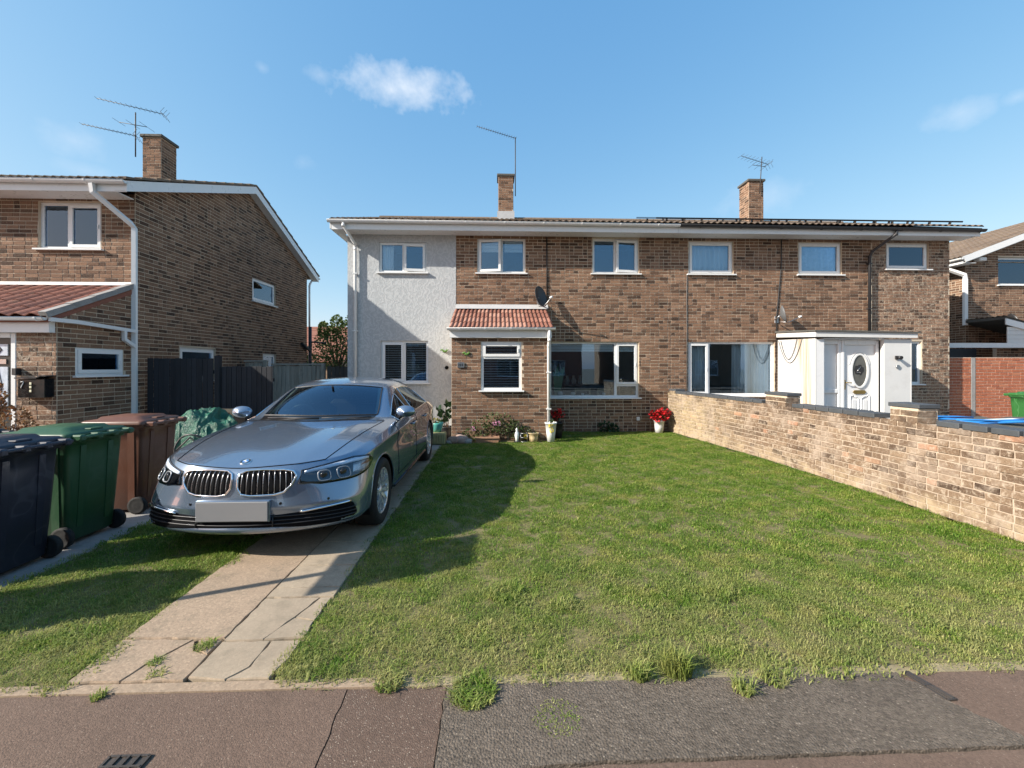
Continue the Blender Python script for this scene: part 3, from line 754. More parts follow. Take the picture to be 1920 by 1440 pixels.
# windows of the left half
OA = (0, HY, 0)
window(hA, (0, HY - .012, 0), X_, NF, *wA, mull=(-2.32,), casements=(1,), openings={1: -7}, room=2.0)
window(hA, OA, X_, NF, *wB, mull=(.11,), casements=(0,), openings={0: 9}, room=2.0)
window(hA, OA, X_, NF, *wC, mull=(2.965,), casements=(1,), openings={1: -6}, room=2.0)
window(hA, (0, HY - .012, 0), X_, NF, *wG, mull=(-2.30,), casements=(0,), room=1.2)
window(hA, (0, PY, 0), X_, NF, *wH, trans=1.83, casements=(1,), room=.9, back=.02, sillout=.09)
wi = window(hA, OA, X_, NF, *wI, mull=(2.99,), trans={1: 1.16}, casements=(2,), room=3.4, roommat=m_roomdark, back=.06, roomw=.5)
# right half
hB = thing('brick_house', (8, HY, 0), 'brown brick semi with white boxed porch, solar panels and black gutter', 'house')
m = MB(); hb2 = rel(XP, [wD, wE, wF, wJ, wK]); wall_core((XP, HY, 0), X_, NF, XB1 - XP, EZ, hb2, m)
m.add([(XB1, HY, 0), (XB1, HY + 7.5, 0), (XB1, HY + 7.5, EZ), (XB1, HY, EZ)], [(0, 1, 2, 3)]); box_part('rear_wall', hB, m_mortar, XP + .01, XB1 - .01, HY + 7.3, HY + 7.49, 0, EZ)
wlB = m.build('wall', m_mortar, hB, recalc=False)
BB = Bricks(); XQ = 9.62
BB.wall((XP, HY, 0), X_, NF, XQ - XP, EZ, rel(XP, [wD, wE, wJ]) + [(7.16 - XP, 0, 9.34 - XP, 2.36)], mat=m_brick, seed=21)
BB.wall((XQ, HY, 0), X_, NF, XB1 - XQ, EZ, rel(XQ, [wF, wK]), mat=m_brick_pale, seed=22)
BB.flush(wlB, wlB, 300)
OB = (0, HY, 0)
window(hB, OB, X_, NF, *wD, room=1.6, casements=(0,)); window(hB, OB, X_, NF, *wE, room=1.6, casements=(0,)); window(hB, OB, X_, NF, *wF, room=1.6, casements=(0,))
window(hB, OB, X_, NF, *wJ, mull=(5.37,), casements=(0,), room=3.2, roomw=.4, sillmat=m_white); window(hB, OB, X_, NF, *wK, room=1.2)
# shared roof, one slope per house
RZ0, RY0, RZ1, RY1 = 5.085, 9.98, 6.63, 14.3
sv = Vector((0, RY1 - RY0, RZ1 - RZ0))
def main_roof(house, x0, x1, tm, seed):
    m = MB(); m.prism([(RY0 + .04, RZ0 - .03), (RY1, RZ1 - .01), (2 * RY1 - RY0, RZ0 - .03), (2 * RY1 - RY0, RZ0 - .08), (RY1, RZ1 - .12), (RY0 + .04, RZ0 - .08)], 'x', x0, x1)
    r = m.build('roof', tm, house); tile_roof(r, (x0, RY0, RZ0 - .015), X_, sv, x1 - x0, sv.length, .30, .345, 2, .032, tm, rows_ind=1, n=12, seed=seed)
    k = MB(); n = int((x1 - x0) / .45)
    for i in range(n):
        a = x0 + (x1 - x0) * i / n; b = x0 + (x1 - x0) * (i + 1) / n - .01
        k.add([(xx, RY1 + sin(t) * .13, RZ1 - .03 + cos(t) * .10) for xx in (a, b) for t in (-1.5, -.8, 0, .8, 1.5)], [(j, j + 1, j + 6, j + 5) for j in range(4)])
    q = k.build('ridge_tiling', tm, r); q['kind'] = 'stuff'
    return r
main_roof(hA, -3.93, XP, m_tile_brown, 31); main_roof(hB, XP, 12.0, m_tile_brown, 32)
for hh, a, b in ((hA, -3.90, XP - .004), (hB, XP + .004, 11.97)):
    box_part('fascia', hh, m_white, a, b, 10.035, 10.06, 4.855, 5.03); box_part('soffit', hh, m_white, a, b, 10.062, HY - .02, 4.875, 4.89)
gutter(hA, [(-3.96, 9.975, 5.05), (XP, 9.975, 5.035)], .056, m_white, .92)
gutter(hB, [(XP + .01, 9.975, 5.035), (12.02, 9.975, 5.0)], .056, m_black, 1.0)
box_part('barge_board', hA, m_white, -3.93, -3.905, 10.03, RY1, 4.87, 5.03)
downpipe(hA, [(-3.60, 9.98, 5.0), (-3.60, 9.98, 4.93), (-3.47, 10.40, 4.62), (-3.47, 10.42, 4.5), (-3.47, 10.42, .1)], .036, m_white, [(-3.47, 10.42, 3.9), (-3.47, 10.42, 2.5), (-3.47, 10.42, 1.0)])
downpipe(hB, [(9.78, 9.98, 4.97), (9.77, 9.99, 4.87), (9.50, 10.36, 4.55), (9.48, 10.41, 4.42), (9.48, 10.41, 2.5)], .034, m_black, [(9.48, 10.41, 4.25), (9.48, 10.41, 3.1)])
cA = chimney(hA, .04, .53, 14.05, 14.55, 6.4, 8.02, 41); box_part('collar', cA, m_lead, .0, .57, 14.0, 14.6, 6.5, 6.80)
cB = chimney(hB, 8.55, 9.06, 14.05, 14.60, 6.4, 7.98, 44)
# white boxed porch on the right half
WX0, WX1, WY = 7.14, 9.36, 9.22
def stained():
    m = newmat('stained_white_board'); t = NT(m); p = t.pos(); sp = t.n('SeparateXYZ'); t.l(p, sp.inputs[0])
    st = t.n('TexNoise'); st.inputs['Scale'].default_value = 5.0; st.inputs['Detail'].default_value = 5
    cb = t.n('CombineXYZ'); t.l(t.math('MULTIPLY', sp.outputs[1], 3.0), cb.inputs[0]); t.l(t.math('MULTIPLY', sp.outputs[2], .12), cb.inputs[2]); t.l(cb.outputs[0], st.inputs['Vector'])
    band = t.math('MULTIPLY', t.mr(sp.outputs[1], 9.25, 9.42, 0, 1, True), t.mr(sp.outputs[1], 10.0, 9.6, 0, 1, True))
    c = t.mix(t.math('MULTIPLY', t.mr(st.outputs['Fac'], .42, .68), t.math('MULTIPLY', band, .95)), (.57, .565, .55), (.28, .165, .06))
    c = t.mix(t.math('MULTIPLY', band, .28), c, (.44, .36, .24))
    t.color(c); t.rough(.55); return m
m_stain = stained()
m = MB(); m.add([(WX0, WY, 0), (WX0, HY, 0), (WX0, HY, 2.30), (WX0, WY, 2.26)], [(0, 1, 2, 3)]); box_part('porch_far_side', hB, m_white_paint, WX1, WX1 + .02, WY, HY - .01, 0, 2.26)
m.add([(WX0, WY, 0), (WX0 + .03, WY, 0), (WX0 + .03, WY, 2.26), (WX0, WY, 2.26)], [(0, 1, 2, 3)]); m.build('porch_side', m_stain, hB)
box_part('porch_corner_post', hB, m_white, WX0 + .031, WX0 + .20, WY, WY + .12, 0, 2.24)
box_part('porch_front_panel', hB, m_white_paint, 8.74, WX1 - .001, WY + .003, WY + .10, 0, 2.24)
RBK = WY + .16
sp = MB(); sp.box(WX0 + .2, 7.87, RBK + .03, RBK + .06, 0, 2.24); spn = sp.build('side_panel', m_white, hB)
m = MB()
for b in ((WX0 + .20, WX0 + .285, .0, 2.24), (7.785, 7.86, .0, 2.24)): m.cbox(b[0], b[1], RBK - .02, RBK + .03, b[2], b[3], .008)
for b in ((.42, .50), (1.02, 1.11), (2.14, 2.24)): m.cbox(WX0 + .285, 7.785, RBK - .02, RBK + .03, b[0], b[1], .008)
m.build('panel_frame', m_white, spn)
dm = MB(); dm.box(7.93, 8.66, RBK + .012, RBK + .055, .05, 2.12); door = dm.build('door', m_white, hB)
m = MB()
for b in ((7.862, 7.925, 0, 2.24), (8.665, 8.738, 0, 2.24), (7.925, 8.665, 2.125, 2.24)): m.cbox(b[0], b[1], RBK - .03, RBK + .06, b[2], b[3], .008)
m.build('door_frame', m_white, door)
def ring_xz(mb, cx, cz, rx, rz, w, y0, y1, n=28, a0=0, a1=2 * pi):
    k = n if a1 - a0 > 6.2 else n
    for i in range(k):
        t0, t1 = a0 + (a1 - a0) * i / k, a0 + (a1 - a0) * (i + 1) / k
        P = []
        for y in (y0, y1):
            for (t, q) in ((t0, 0), (t1, 0), (t1, w), (t0, w)): P.append((cx + (rx + q) * cos(t), y, cz + (rz + q) * sin(t)))
        mb.hexa([P[0], P[1], P[2], P[3], P[4], P[5], P[6], P[7]])
m = MB(); ring_xz(m, 8.30, 1.53, .175, .36, .04, RBK - .018, RBK + .02); m.build('oval_surround', m_white, door)
m = MB(); ring_xz(m, 8.30, 1.53, .235, .42, .028, RBK - .006, RBK + .02, 14, .35, pi - .35); m.build('oval_moulding', m_white, door)
m_obscure = simple('obscure_glass', (.10, .10, .09), .12, var=.3, nscale=12, bump=.2, bscale=60); m_glassdark = simple('dark_leaded_glass', (.02, .02, .022), .1, bump=.3, bscale=40)
m = MB(); m.prism([(8.30 + .178 * cos(2 * pi * i / 30), 1.53 + .363 * sin(2 * pi * i / 30)) for i in range(30)], 'y', RBK, RBK + .011); ov = m.build('oval_light', m_obscure, door)
m = MB(); m.prism([(8.29 + .115 * cos(2 * pi * i / 16), 1.55 + .115 * sin(2 * pi * i / 16) + .02 * sin(i * 2.3)) for i in range(16)], 'y', RBK - .004, RBK - .001); m.build('leaded_motif', m_glassdark, ov)
m = MB(); m.tube([(8.24 + .03 * i, RBK - .008, 1.52 + .035 * i) for i in range(4)], .006, 6); m.tube([(8.22, RBK - .008, 1.50), (8.32, RBK - .008, 1.49)], .008, 6); m.build('motif_lead', m_grille, ov)
m_brass = simple('brass', (.36, .25, .09), .35, .9, var=.25)
m = MB(); m.prism([(8.15, 1.04), (8.19, 1.0), (8.42, 1.0), (8.46, 1.04), (8.42, 1.085), (8.19, 1.085)], 'y', RBK - .008, RBK + .011); m.build('letter_plate', m_brass, door)
m = MB(); m.cbox(7.945, 7.975, RBK - .004, RBK + .011, 1.10, 1.32, .003); m.tube([(7.96, RBK - .01, 1.26), (7.96, RBK - .05, 1.26), (8.08, RBK - .05, 1.255)], .011, 8); m.build('handle', m_brass, door)
for (a, b) in ((8.08, 8.27), (8.34, 8.53)):
    m = MB(); top = [(a, .12), (b, .12), (b, .90 if a < 8.2 else .96), ((a + b) / 2, .95), (a, .96 if a < 8.2 else .90)]
    for p, q in zip(top, top[1:] + top[:1]): m.tube([(p[0], RBK + .005, p[1]), (q[0], RBK + .005, q[1])], .014, 6)
    m.prism([(a + .05, .18), (b - .05, .18), (b - .05, .86), (a + .05, .86)], 'y', RBK - .001, RBK + .011); m.build('door_panel', m_white, door)
m = MB(); m.hexa([(WX0 - .05, WY - .07, 2.29), (WX1 + .09, WY - .07, 2.27), (WX1 + .09, HY - .01, 2.37), (WX0 - .05, HY - .01, 2.37), (WX0 - .05, WY - .07, 2.41), (WX1 + .09, WY - .07, 2.37), (WX1 + .09, HY - .01, 2.47), (WX0 - .05, HY - .01, 2.48)])
pr = m.build('porch_roof', m_white_paint, hB)
m = MB(); m.hexa([(WX0 - .08, WY - .10, 2.412), (WX1 + .13, WY - .10, 2.374), (WX1 + .13, HY - .008, 2.475), (WX0 - .08, HY - .008, 2.483), (WX0 - .08, WY - .10, 2.445), (WX1 + .13, WY - .10, 2.405), (WX1 + .13, HY - .008, 2.52), (WX0 - .08, HY - .008, 2.525)]); m.build('felt_covering', m_felt, pr)
m = MB(); m.box(WX0 + .2, 8.74, WY + .0, RBK + .06, 2.245, 2.262); m.build('porch_soffit', m_white, hB)
# porch light, bell
r = thing('porch_light', (9.02, WY, 1.82), 'small dark wall lamp on the white panel beside oval-glazed door', 'wall lamp')
m = MB(); m.cbox(8.98, 9.09, WY - .03, WY + .002, 1.79, 1.87, .008); m.build('back_plate', m_black, r); m = MB(); m.tube([(9.03, WY - .03, 1.84), (9.03, WY - .11, 1.82)], [.03, .045], 10); m.build('lamp_head', m_black, r)
m = MB(); m.tube([(9.05, WY + .002, 1.62), (9.05, WY - .02, 1.62)], .045, 16); o = m.build('round_badge', m_steel); tag(o, 'round metal bell push on white panel below porch lamp', 'door bell')
# wires hanging on the porch side
def cable(pts, r, label, mat=None, cat='cable', name='cable'):
    m = MB(); m.tube(pts, r, 6); o = m.build(name, mat or m_black); return tag(o, label, cat)
def sag(a, b, d, n=10):
    a, b = Vector(a), Vector(b); return [a.lerp(b, i / n) - Z_ * d * 4 * (i / n) * (1 - i / n) for i in range(n + 1)]
m_wire = simple('grey_wire', (.10, .10, .10), .6)
cable(sag((WX0 - .012, 10.44, 2.27), (WX0 - .012, 9.62, 2.28), .56), .008, 'longer grey wire drooping down the stained white porch side', m_wire)
cable(sag((WX0 - .02, 10.35, 2.27), (WX0 - .02, 9.78, 2.28), .47), .008, 'shorter grey wire drooping down the stained white porch side', m_wire)
cable([(1.235, HY - .02, 4.86), (1.235, HY - .02, 4.2), (1.24, HY - .02, 3.3)], .014, 'black cable running down brick wall to the left satellite dish')
cable([(4.79, HY - .014, 3.93), (4.785, HY - .014, 3.3), (4.79, HY - .014, 2.6), (4.785, HY - .014, .9)], .009, 'thin dark cable down brick wall below the curtained upstairs window', m_wire)
cable([(7.23, HY - .02, 4.86), (7.22, HY - .02, 4.2), (7.15, HY - .02, 3.4), (7.10, HY - .02, 2.9), (7.08, HY - .02, 1.0)], .012, 'black cable crossing brick wall beside lace-curtained window down past porch')
# ---------------------------------------------------------------- left neighbour
hL = thing('brick_house', (-8.5, 8.4, 0), 'detached brown brick neighbour house with large gable wall at left', 'house')
LX, LX0, LY0, LY1, LRY, LRZ = -7.0, -16.0, 8.4, 15.75, 12.1, 6.83
LP = .40
def lroof(y): return min(5.03 + (y - 7.93) * LP, 5.03 + (2 * LRY - 7.93 - y) * LP) - .12
lw1 = (-8.80, 3.885, -7.63, 4.79)
m = MB(); hl = rel(LX0, [lw1]); wall_core((LX0, LY0, 0), X_, NF, LX - LX0, EZ, hl, m)
gl = [(12.30 - LY0, 3.52, 13.55 - LY0, 4.20), (9.55 - LY0, 1.30, 10.72 - LY0, 2.06), (12.85 - LY0, 1.30, 13.57 - LY0, 2.02)]
wall_core((LX, LY0, 0), Y_, X_, LY1 - LY0, EZ, gl, m)
m.add([(LX, LY0, EZ), (LX, LY1, EZ), (LX, LY1, lroof(LY1)), (LX, LRY, lroof(LRY)), (LX, LY0, lroof(LY0))], [(0, 1, 2, 3, 4)])
m.add([(LX0, LY1, 0), (LX, LY1, 0), (LX, LY1, EZ), (LX0, LY1, EZ)], [(0, 1, 2, 3)]); m.add([(LX0, LY0, 0), (LX0, LY1, 0), (LX0, LY1, EZ), (LX0, LY0, EZ)], [(0, 1, 2, 3)])
wlL = m.build('wall', m_mortar, hL, recalc=False); BL = Bricks()
BL.wall((-13.0, LY0, 0), X_, NF, LX + 13.0, EZ, rel(-13.0, [lw1]) + [(0, 0, 6.0, 2.4)], mat=m_brick, seed=51)
def gclip(v):
    if v < EZ - .08: return (0, LY1 - LY0)
    a = 7.93 + (v + .12 - 5.03) / LP; b = 2 * LRY - a; return (max(0, a - LY0), min(LY1 - LY0, b - LY0))
BL.wall((LX, LY0, 0), Y_, X_, LY1 - LY0, lroof(LRY), gl, gclip, mat=m_brick, seed=52, heads=.45)
window(hL, (0, LY0, 0), X_, NF, *lw1, mull=(-8.27,), casements=(1,), room=2.0)
for (a, b, c, d) in gl: window(hL, (LX, LY0, 0), Y_, X_, a, b, c, d, room=1.2, casements=(0,))
# neighbour porch
QY, QX0 = 6.95, -11.5
pwL = (7.24 - QY, 1.47, 8.14 - QY, 1.95)
m = MB(); wall_core((QX0, QY, 0), X_, NF, LX - QX0, 2.36, [(-9.0 - QX0, 0, -7.62 - QX0, 2.16)], m, .1)
wall_core((LX, QY, 0), Y_, X_, LY0 - QY, 2.36, [pwL], m, .09); m.add([(LX, QY, 2.36), (LX, LY0, 2.36), (LX, LY0, 3.12)], [(0, 1, 2)]); plL = m.build('porch_wall', m_mortar, hL, recalc=False)
BL.wall((-7.62, QY, 0), X_, NF, .62, 2.36, mat=m_brick_pale, seed=53, heads=.2); BL.wall((-10.5, QY, 0), X_, NF, 1.5, 2.36, mat=m_brick, seed=54)
BL.wall((LX, QY, 0), Y_, X_, LY0 - QY, 3.1, [pwL], lambda v: (0, LY0 - QY) if v < 2.36 else ((v - 2.36) / .76 * (LY0 - QY), LY0 - QY), mat=m_brick, seed=55, heads=.15)
BL.flush(wlL, wlL, 300)
window(hL, (LX, QY, 0), Y_, X_, *pwL, room=.5, roomw=.15, casements=(0,), back=.01, sillout=.07)
s2 = Vector((0, LY0 - 6.78, 3.19 - 2.42)); m = MB(); m.prism([(6.80, 2.38), (LY0, 3.14), (LY0, 3.05), (6.80, 2.31)], 'x', QX0, LX + .02); rfL = m.build('porch_roof', m_tile_dark, hL)
tile_roof(rfL, (QX0, 6.76, 2.40), X_, s2, LX - .06 - QX0, s2.length, .24, .33, 1, .045, m_tile_dark, seed=9, n=7)
m = MB(); d2 = s2.normalized(); nn = Vector((0, -d2.z, d2.y))
for i in range(4):
    a = Vector((LX - .02, 6.76, 2.41)) + d2 * (s2.length * i / 4); b = Vector((LX - .02, 6.76, 2.41)) + d2 * (s2.length * (i + 1) / 4 - .006)
    m.hexa([a - X_ * .05, a + X_ * .07, b + X_ * .07, b - X_ * .05, a - X_ * .05 + nn * .065, a + X_ * .07 + nn * .065, b + X_ * .07 + nn * .055, b - X_ * .05 + nn * .055])
    m.hexa([a + X_ * .045 - nn * .03, a + X_ * .07 - nn * .03, b + X_ * .07 - nn * .03, b + X_ * .045 - nn * .03, a + X_ * .045, a + X_ * .07, b + X_ * .07, b + X_ * .045])
m.build('verge', m_path, rfL)
m = MB(); rr = random.Random(2); xs = [QX0 + i * (LX + .03 - QX0) / 24 for i in range(25)]
for i in range(24): m.hexa([(xs[i], LY0 - .012, 3.14), (xs[i + 1], LY0 - .012, 3.14), (xs[i + 1], LY0 - .14, 3.17), (xs[i], LY0 - .14, 3.17), (xs[i], LY0 - .012, 3.25), (xs[i + 1], LY0 - .012, 3.25), (xs[i + 1], LY0 - .03, 3.25), (xs[i], LY0 - .03, 3.25)])
m.build('flashing', m_white_paint, hL)
box_part('porch_fascia', hL, m_white, QX0, -7.02, QY - .10, QY - .005, 2.16, 2.34)
gutter(hL, [(QX0, 6.76, 2.39), (-6.99, 6.76, 2.385)], .05, m_white, .8)
downpipe(hL, [(-6.96, 6.80, 2.36), (-6.945, 7.2, 2.36), (-6.945, 8.36, 2.30)], .03, m_white, square=True)
downpipe(hL, [(-6.945, 8.10, 2.30), (-6.945, 8.10, 2.13), (-6.945, 8.33, 2.0)], .03, m_white, square=True)
m = MB(); m.tube([(-7.35, 7.90, 4.95), (-7.35, 7.92, 4.80), (-6.99, 8.27, 4.36), (-6.965, 8.34, 4.28), (-6.965, 8.345, .05)], .036, 4, square=True); dp = m.build('downpipe', m_white, hL)
# neighbour door
dl = MB(); dl.box(-8.55, -7.70, QY + .035, QY + .075, .05, 2.08); dL = dl.build('door', simple('dark_green_door', (.022, .028, .028), .35), hL)
m = MB()
for b in ((-7.70, -7.62, 0, 2.16), (-9.0, -8.56, 0, 2.16), (-8.56, -7.70, 2.08, 2.16)): m.cbox(b[0], b[1], QY - .01, QY + .08, b[2], b[3], .008)
m.build('door_frame', m_white, dL)
m_frost = simple('frosted_glass', (.50, .55, .62), .15, var=.4, nscale=9)
for (a, b, c, d) in ((-8.42, -7.78, 1.80, 1.98), (-8.42, -7.78, 1.00, 1.62)):
    m = MB(); m.box(a, b, QY + .022, QY + .034, c, d); pn = m.build('door_light', m_frost, dL)
    m = MB(); m.tube([(a + .5, QY + .02, c + .02), (a + .56, QY + .02, (c + d) / 2), (a + .5, QY + .02, d - .02)], .006, 5); m.prism([(a + .5, (c + d) / 2 + .06), (a + .56, (c + d) / 2), (a + .5, (c + d) / 2 - .06), (a + .44, (c + d) / 2)], 'y', QY + .016, QY + .021); m.build('leading', m_black, pn)
m = MB(); m.box(-8.40, -7.80, QY + .02, QY + .034, 1.665, 1.74); m.build('letter_plate', m_grille, dL)
# roof of the neighbour
m = MB(); m.prism([(7.97, 5.02), (LRY, lroof(LRY) + .17), (2 * LRY - 7.97, 5.02), (2 * LRY - 7.97, 4.95), (LRY, lroof(LRY) + .04), (7.97, 4.95)], 'x', LX0, -6.78); rL = m.build('roof', m_tile_brown, hL)
s3 = Vector((0, LRY - 7.91, (LRY - 7.91) * LP)); tile_roof(rL, (-13.0, 7.91, 5.035), X_, s3, -6.76 + 13.0, s3.length, .30, .345, 2, .032, m_tile_brown, rows_ind=1, n=12, seed=61)
m = MB(); k = 12   # verge tiles of both slopes
for sgn in (1, -1):
    for i in range(k):
        y0 = 7.91 + (LRY - 7.91) * i / k; y1 = 7.91 + (LRY - 7.91) * (i + 1) / k; z0 = 5.04 + (y0 - 7.91) * LP; z1 = 5.04 + (y1 - 7.91) * LP
        if sgn < 0: y0, y1 = 2 * LRY - y0, 2 * LRY - y1
        m.hexa([(-6.90, y0, z0), (-6.755, y0, z0), (-6.755, y1, z1 - .012), (-6.90, y1, z1 - .012), (-6.90, y0, z0 + .05), (-6.755, y0, z0 + .05), (-6.755, y1, z1 + .02), (-6.90, y1, z1 + .02)])
m.build('verge', m_tile_brown, rL)
m = MB()
for sgn in (1, -1):
    for zc in (0,):
        y0, y1 = 7.95, LRY; a = lambda y: 5.02 + (y - 7.95) * LP
        P = [(y0, a(y0) - .19), (y1, a(y1) - .19), (y1, a(y1) + .005), (y0, a(y0) + .005)]
        if sgn < 0: P = [(2 * LRY - y, z) for y, z in P]
        m.prism(P, 'x', -6.80, -6.775)
m.build('barge_board', m_white, hL)
m = MB()
for sgn in (1, -1):
    y0, y1 = 7.95, LRY; a = lambda y: 5.02 + (y - 7.95) * LP
    P = [(y0, a(y0) - .17), (y1, a(y1) - .17), (y1, a(y1) - .155), (y0, a(y0) - .155)]
    if sgn < 0: P = [(2 * LRY - y, z) for y, z in P]
    m.prism(P, 'x', LX + .002, -6.801)
m.build('soffit', m_white, hL)
box_part('fascia', hL, m_white, LX0, -6.802, 7.96, 7.985, 4.83, 5.0); box_part('eaves_soffit', hL, m_white, LX0, LX - .01, 7.987, LY0 - .02, 4.84, 4.855)
gutter(hL, [(LX0, 7.90, 5.02), (-6.76, 7.90, 5.005)], .056, m_white, .9)
gutter(hL, [(-6.76, 2 * LRY - 7.90, 4.99), (-7.6, 2 * LRY - 7.90, 4.99)], .056, m_white, .9, brk=False)
downpipe(hL, [(-6.97, 16.2, 4.95), (-6.95, 15.9, 4.7), (-6.95, 15.85, 4.6), (-6.95, 15.85, 2.9)], .035, m_white)
downpipe(hL, [(-6.93, 15.86, 3.1), (-6.93, 15.86, .2)], .06, m_black); downpipe(hL, [(-6.93, 15.86, 2.2), (-6.93, 15.2, 2.45)], .05, m_black); downpipe(hL, [(-6.95, 15.86, 2.55), (-6.4, 16.0, 2.5)], .03, m_black)
chimney(hL, -9.80, -9.30, 12.0, 12.55, 6.4, 8.02, 71)
# ---------------------------------------------------------------- right neighbour
hR = thing('brick_house', (18, 13, 0), 'brown brick house with gabled front and white barge board at far right', 'house')
RX0, RYF = 15.0, 13.0; RAX = 19.6
wr = (16.10, 4.25, 17.6, 5.14)
m = MB(); wall_core((RX0, RYF, 0), X_, NF, 9.2, 5.0, rel(RX0, [wr[:3] + (5.0 - .001,)]), m, .1) if False else wall_core((RX0, RYF, 0), X_, NF, 9.2, 5.0, [(1.10, 4.25, 2.6, 4.999)], m, .1)
m.add([(RX0, RYF, 5.0), (16.10, RYF, 5.0), (16.10, RYF, 5.36)], [(0, 1, 2)]); m.add([(17.6, RYF, 5.0), (24.2, RYF, 5.0), (RAX, RYF, 6.85), (17.6, RYF, 6.0)], [(0, 1, 2, 3)])
m.add([(16.10, RYF, 5.14), (17.6, RYF, 5.14), (17.6, RYF, 6.0), (16.10, RYF, 5.4)], [(0, 1, 2, 3)])
m.add([(RX0, RYF, 0), (RX0, RYF + 9, 0), (RX0, RYF + 9, 5.0), (RX0, RYF, 5.0)], [(0, 1, 2, 3)]); m.add([(24.2, RYF, 0), (24.2, RYF + 9, 0), (24.2, RYF + 9, 5.0), (24.2, RYF, 5.0)], [(0, 1, 2, 3)]); m.add([(RX0, RYF + 9, 0), (24.2, RYF + 9, 0), (24.2, RYF + 9, 5.0), (RX0, RYF + 9, 5.0)], [(0, 1, 2, 3)])
wlR = m.build('wall', m_mortar, hR, recalc=False); BR = Bricks()
BR.wall((RX0, RYF, 0), X_, NF, 3.2, 6.2, [(1.10, 4.25, 2.6, 5.14)], lambda v: (0 if v < 5.0 else (v - 5.0) / .405, 3.2), mat=m_brick, seed=81)
BR.wall((RX0, RYF + 3, 0), -Y_, -X_, 3.0, 5.0, mat=m_brick, seed=82); BR.flush(wlR, wlR, 150)
window(hR, (0, RYF, 0), X_, NF, *wr, room=1.5, casements=())
# roof with left slope towards the camera
sl_ = Vector((RAX - 14.55, 0, 6.98 - 5.06)); m = MB(); m.prism([(14.55, 5.04), (RAX, 6.96), (24.7, 5.04), (24.7, 4.96), (RAX, 6.86), (14.55, 4.96)], 'y', RYF - .33, RYF + 9.2); rR = m.build('roof', m_tile_brown, hR)
tile_roof(rR, (14.5, RYF - .36, 5.05), Y_, sl_, 6.0, sl_.length, .30, .345, 2, .03, m_tile_brown, individual=False, n=8, seed=83)
m = MB(); m.prism([(14.62, 4.90), (RAX, 6.78), (RAX, 6.96), (14.50, 5.06)], 'y', RYF - .36, RYF - .33); m.prism([(14.62, 4.88), (RAX, 6.76), (RAX, 6.775), (14.62, 4.895)], 'y', RYF - .329, RYF - .005); m.build('barge_board', m_white, hR)
box_part('fascia', hR, m_white, 14.56, 14.585, RYF - .32, RYF + 9, 4.86, 5.02); gutter(hR, [(14.50, RYF - .36, 5.02), (14.50, RYF + 9, 5.0)], .056, m_white, 1.0); box_part('eaves_soffit', hR, m_white, 14.59, 14.99, RYF - .32, RYF + 9, 4.87, 4.885)
downpipe(hR, [(14.50, RYF + .25, 4.95), (14.52, RYF + .23, 4.85), (14.93, RYF - .05, 4.55), (14.93, RYF - .06, 4.4), (14.93, RYF - .06, 2.95)], .045, m_white, square=True)
# its front lean-to: white boarded, roof falling to the right
m = MB(); m.prism([(14.9, 3.02), (18.5, 2.12), (18.5, 2.20), (14.9, 3.10)], 'y', 11.85, RYF - .01); lr = m.build('porch_roof', m_felt, hR)
tile_roof(lr, (14.9, 11.83, 3.10), Y_, Vector((3.6, 0, -.90)), 1.12, 3.7, .28, .33, 2, .03, m_tile_brown, individual=True, n=8, seed=84)
m = MB(); m.prism([(14.86, 2.86), (18.5, 1.96), (18.5, 2.14), (14.86, 3.04)], 'y', 11.80, 11.83); m.build('porch_barge_board', m_white, lr)
for i in range(5):
    z = 2.32 + i * .12; xe = min(18.4, 14.95 + (2.93 - z - .12) / .25)
    if xe > 15.1: box_part('cladding_board', hR, m_white_paint, 14.95, xe, 11.835 + .006 * (i % 2), 11.86, z, z + .115)
box_part('porch_beam', hR, m_white, 12.0, 18.4, 11.80, 11.87, 2.18, 2.315)
m = MB(); m.box(15.0, 18.4, 12.15, 12.25, 0, 2.18); plw = m.build('porch_wall', m_mortar, hR); B2 = Bricks(); B2.wall((15.0, 12.15, 0), X_, NF, 1.45, 2.18, mat=m_brick, seed=85); B2.wall((17.2, 12.15, 0), X_, NF, 1.2, 2.18, mat=m_brick, seed=86); B2.flush(plw, plw, 40)
m = MB(); m.box(16.45, 17.15, 12.10, 12.15, 1.2, 2.16); f_ = m.build('window', m_dark, hR); m = MB(); m.box(16.47, 17.13, 12.085, 12.099, 1.22, 2.14); m.build('pane', m_obscure, f_)
box_part('side_screen', hR, simple('charcoal_boards', (.035, .037, .042), .6), 12.1, 14.9, 12.6, 12.66, 0, 2.18)
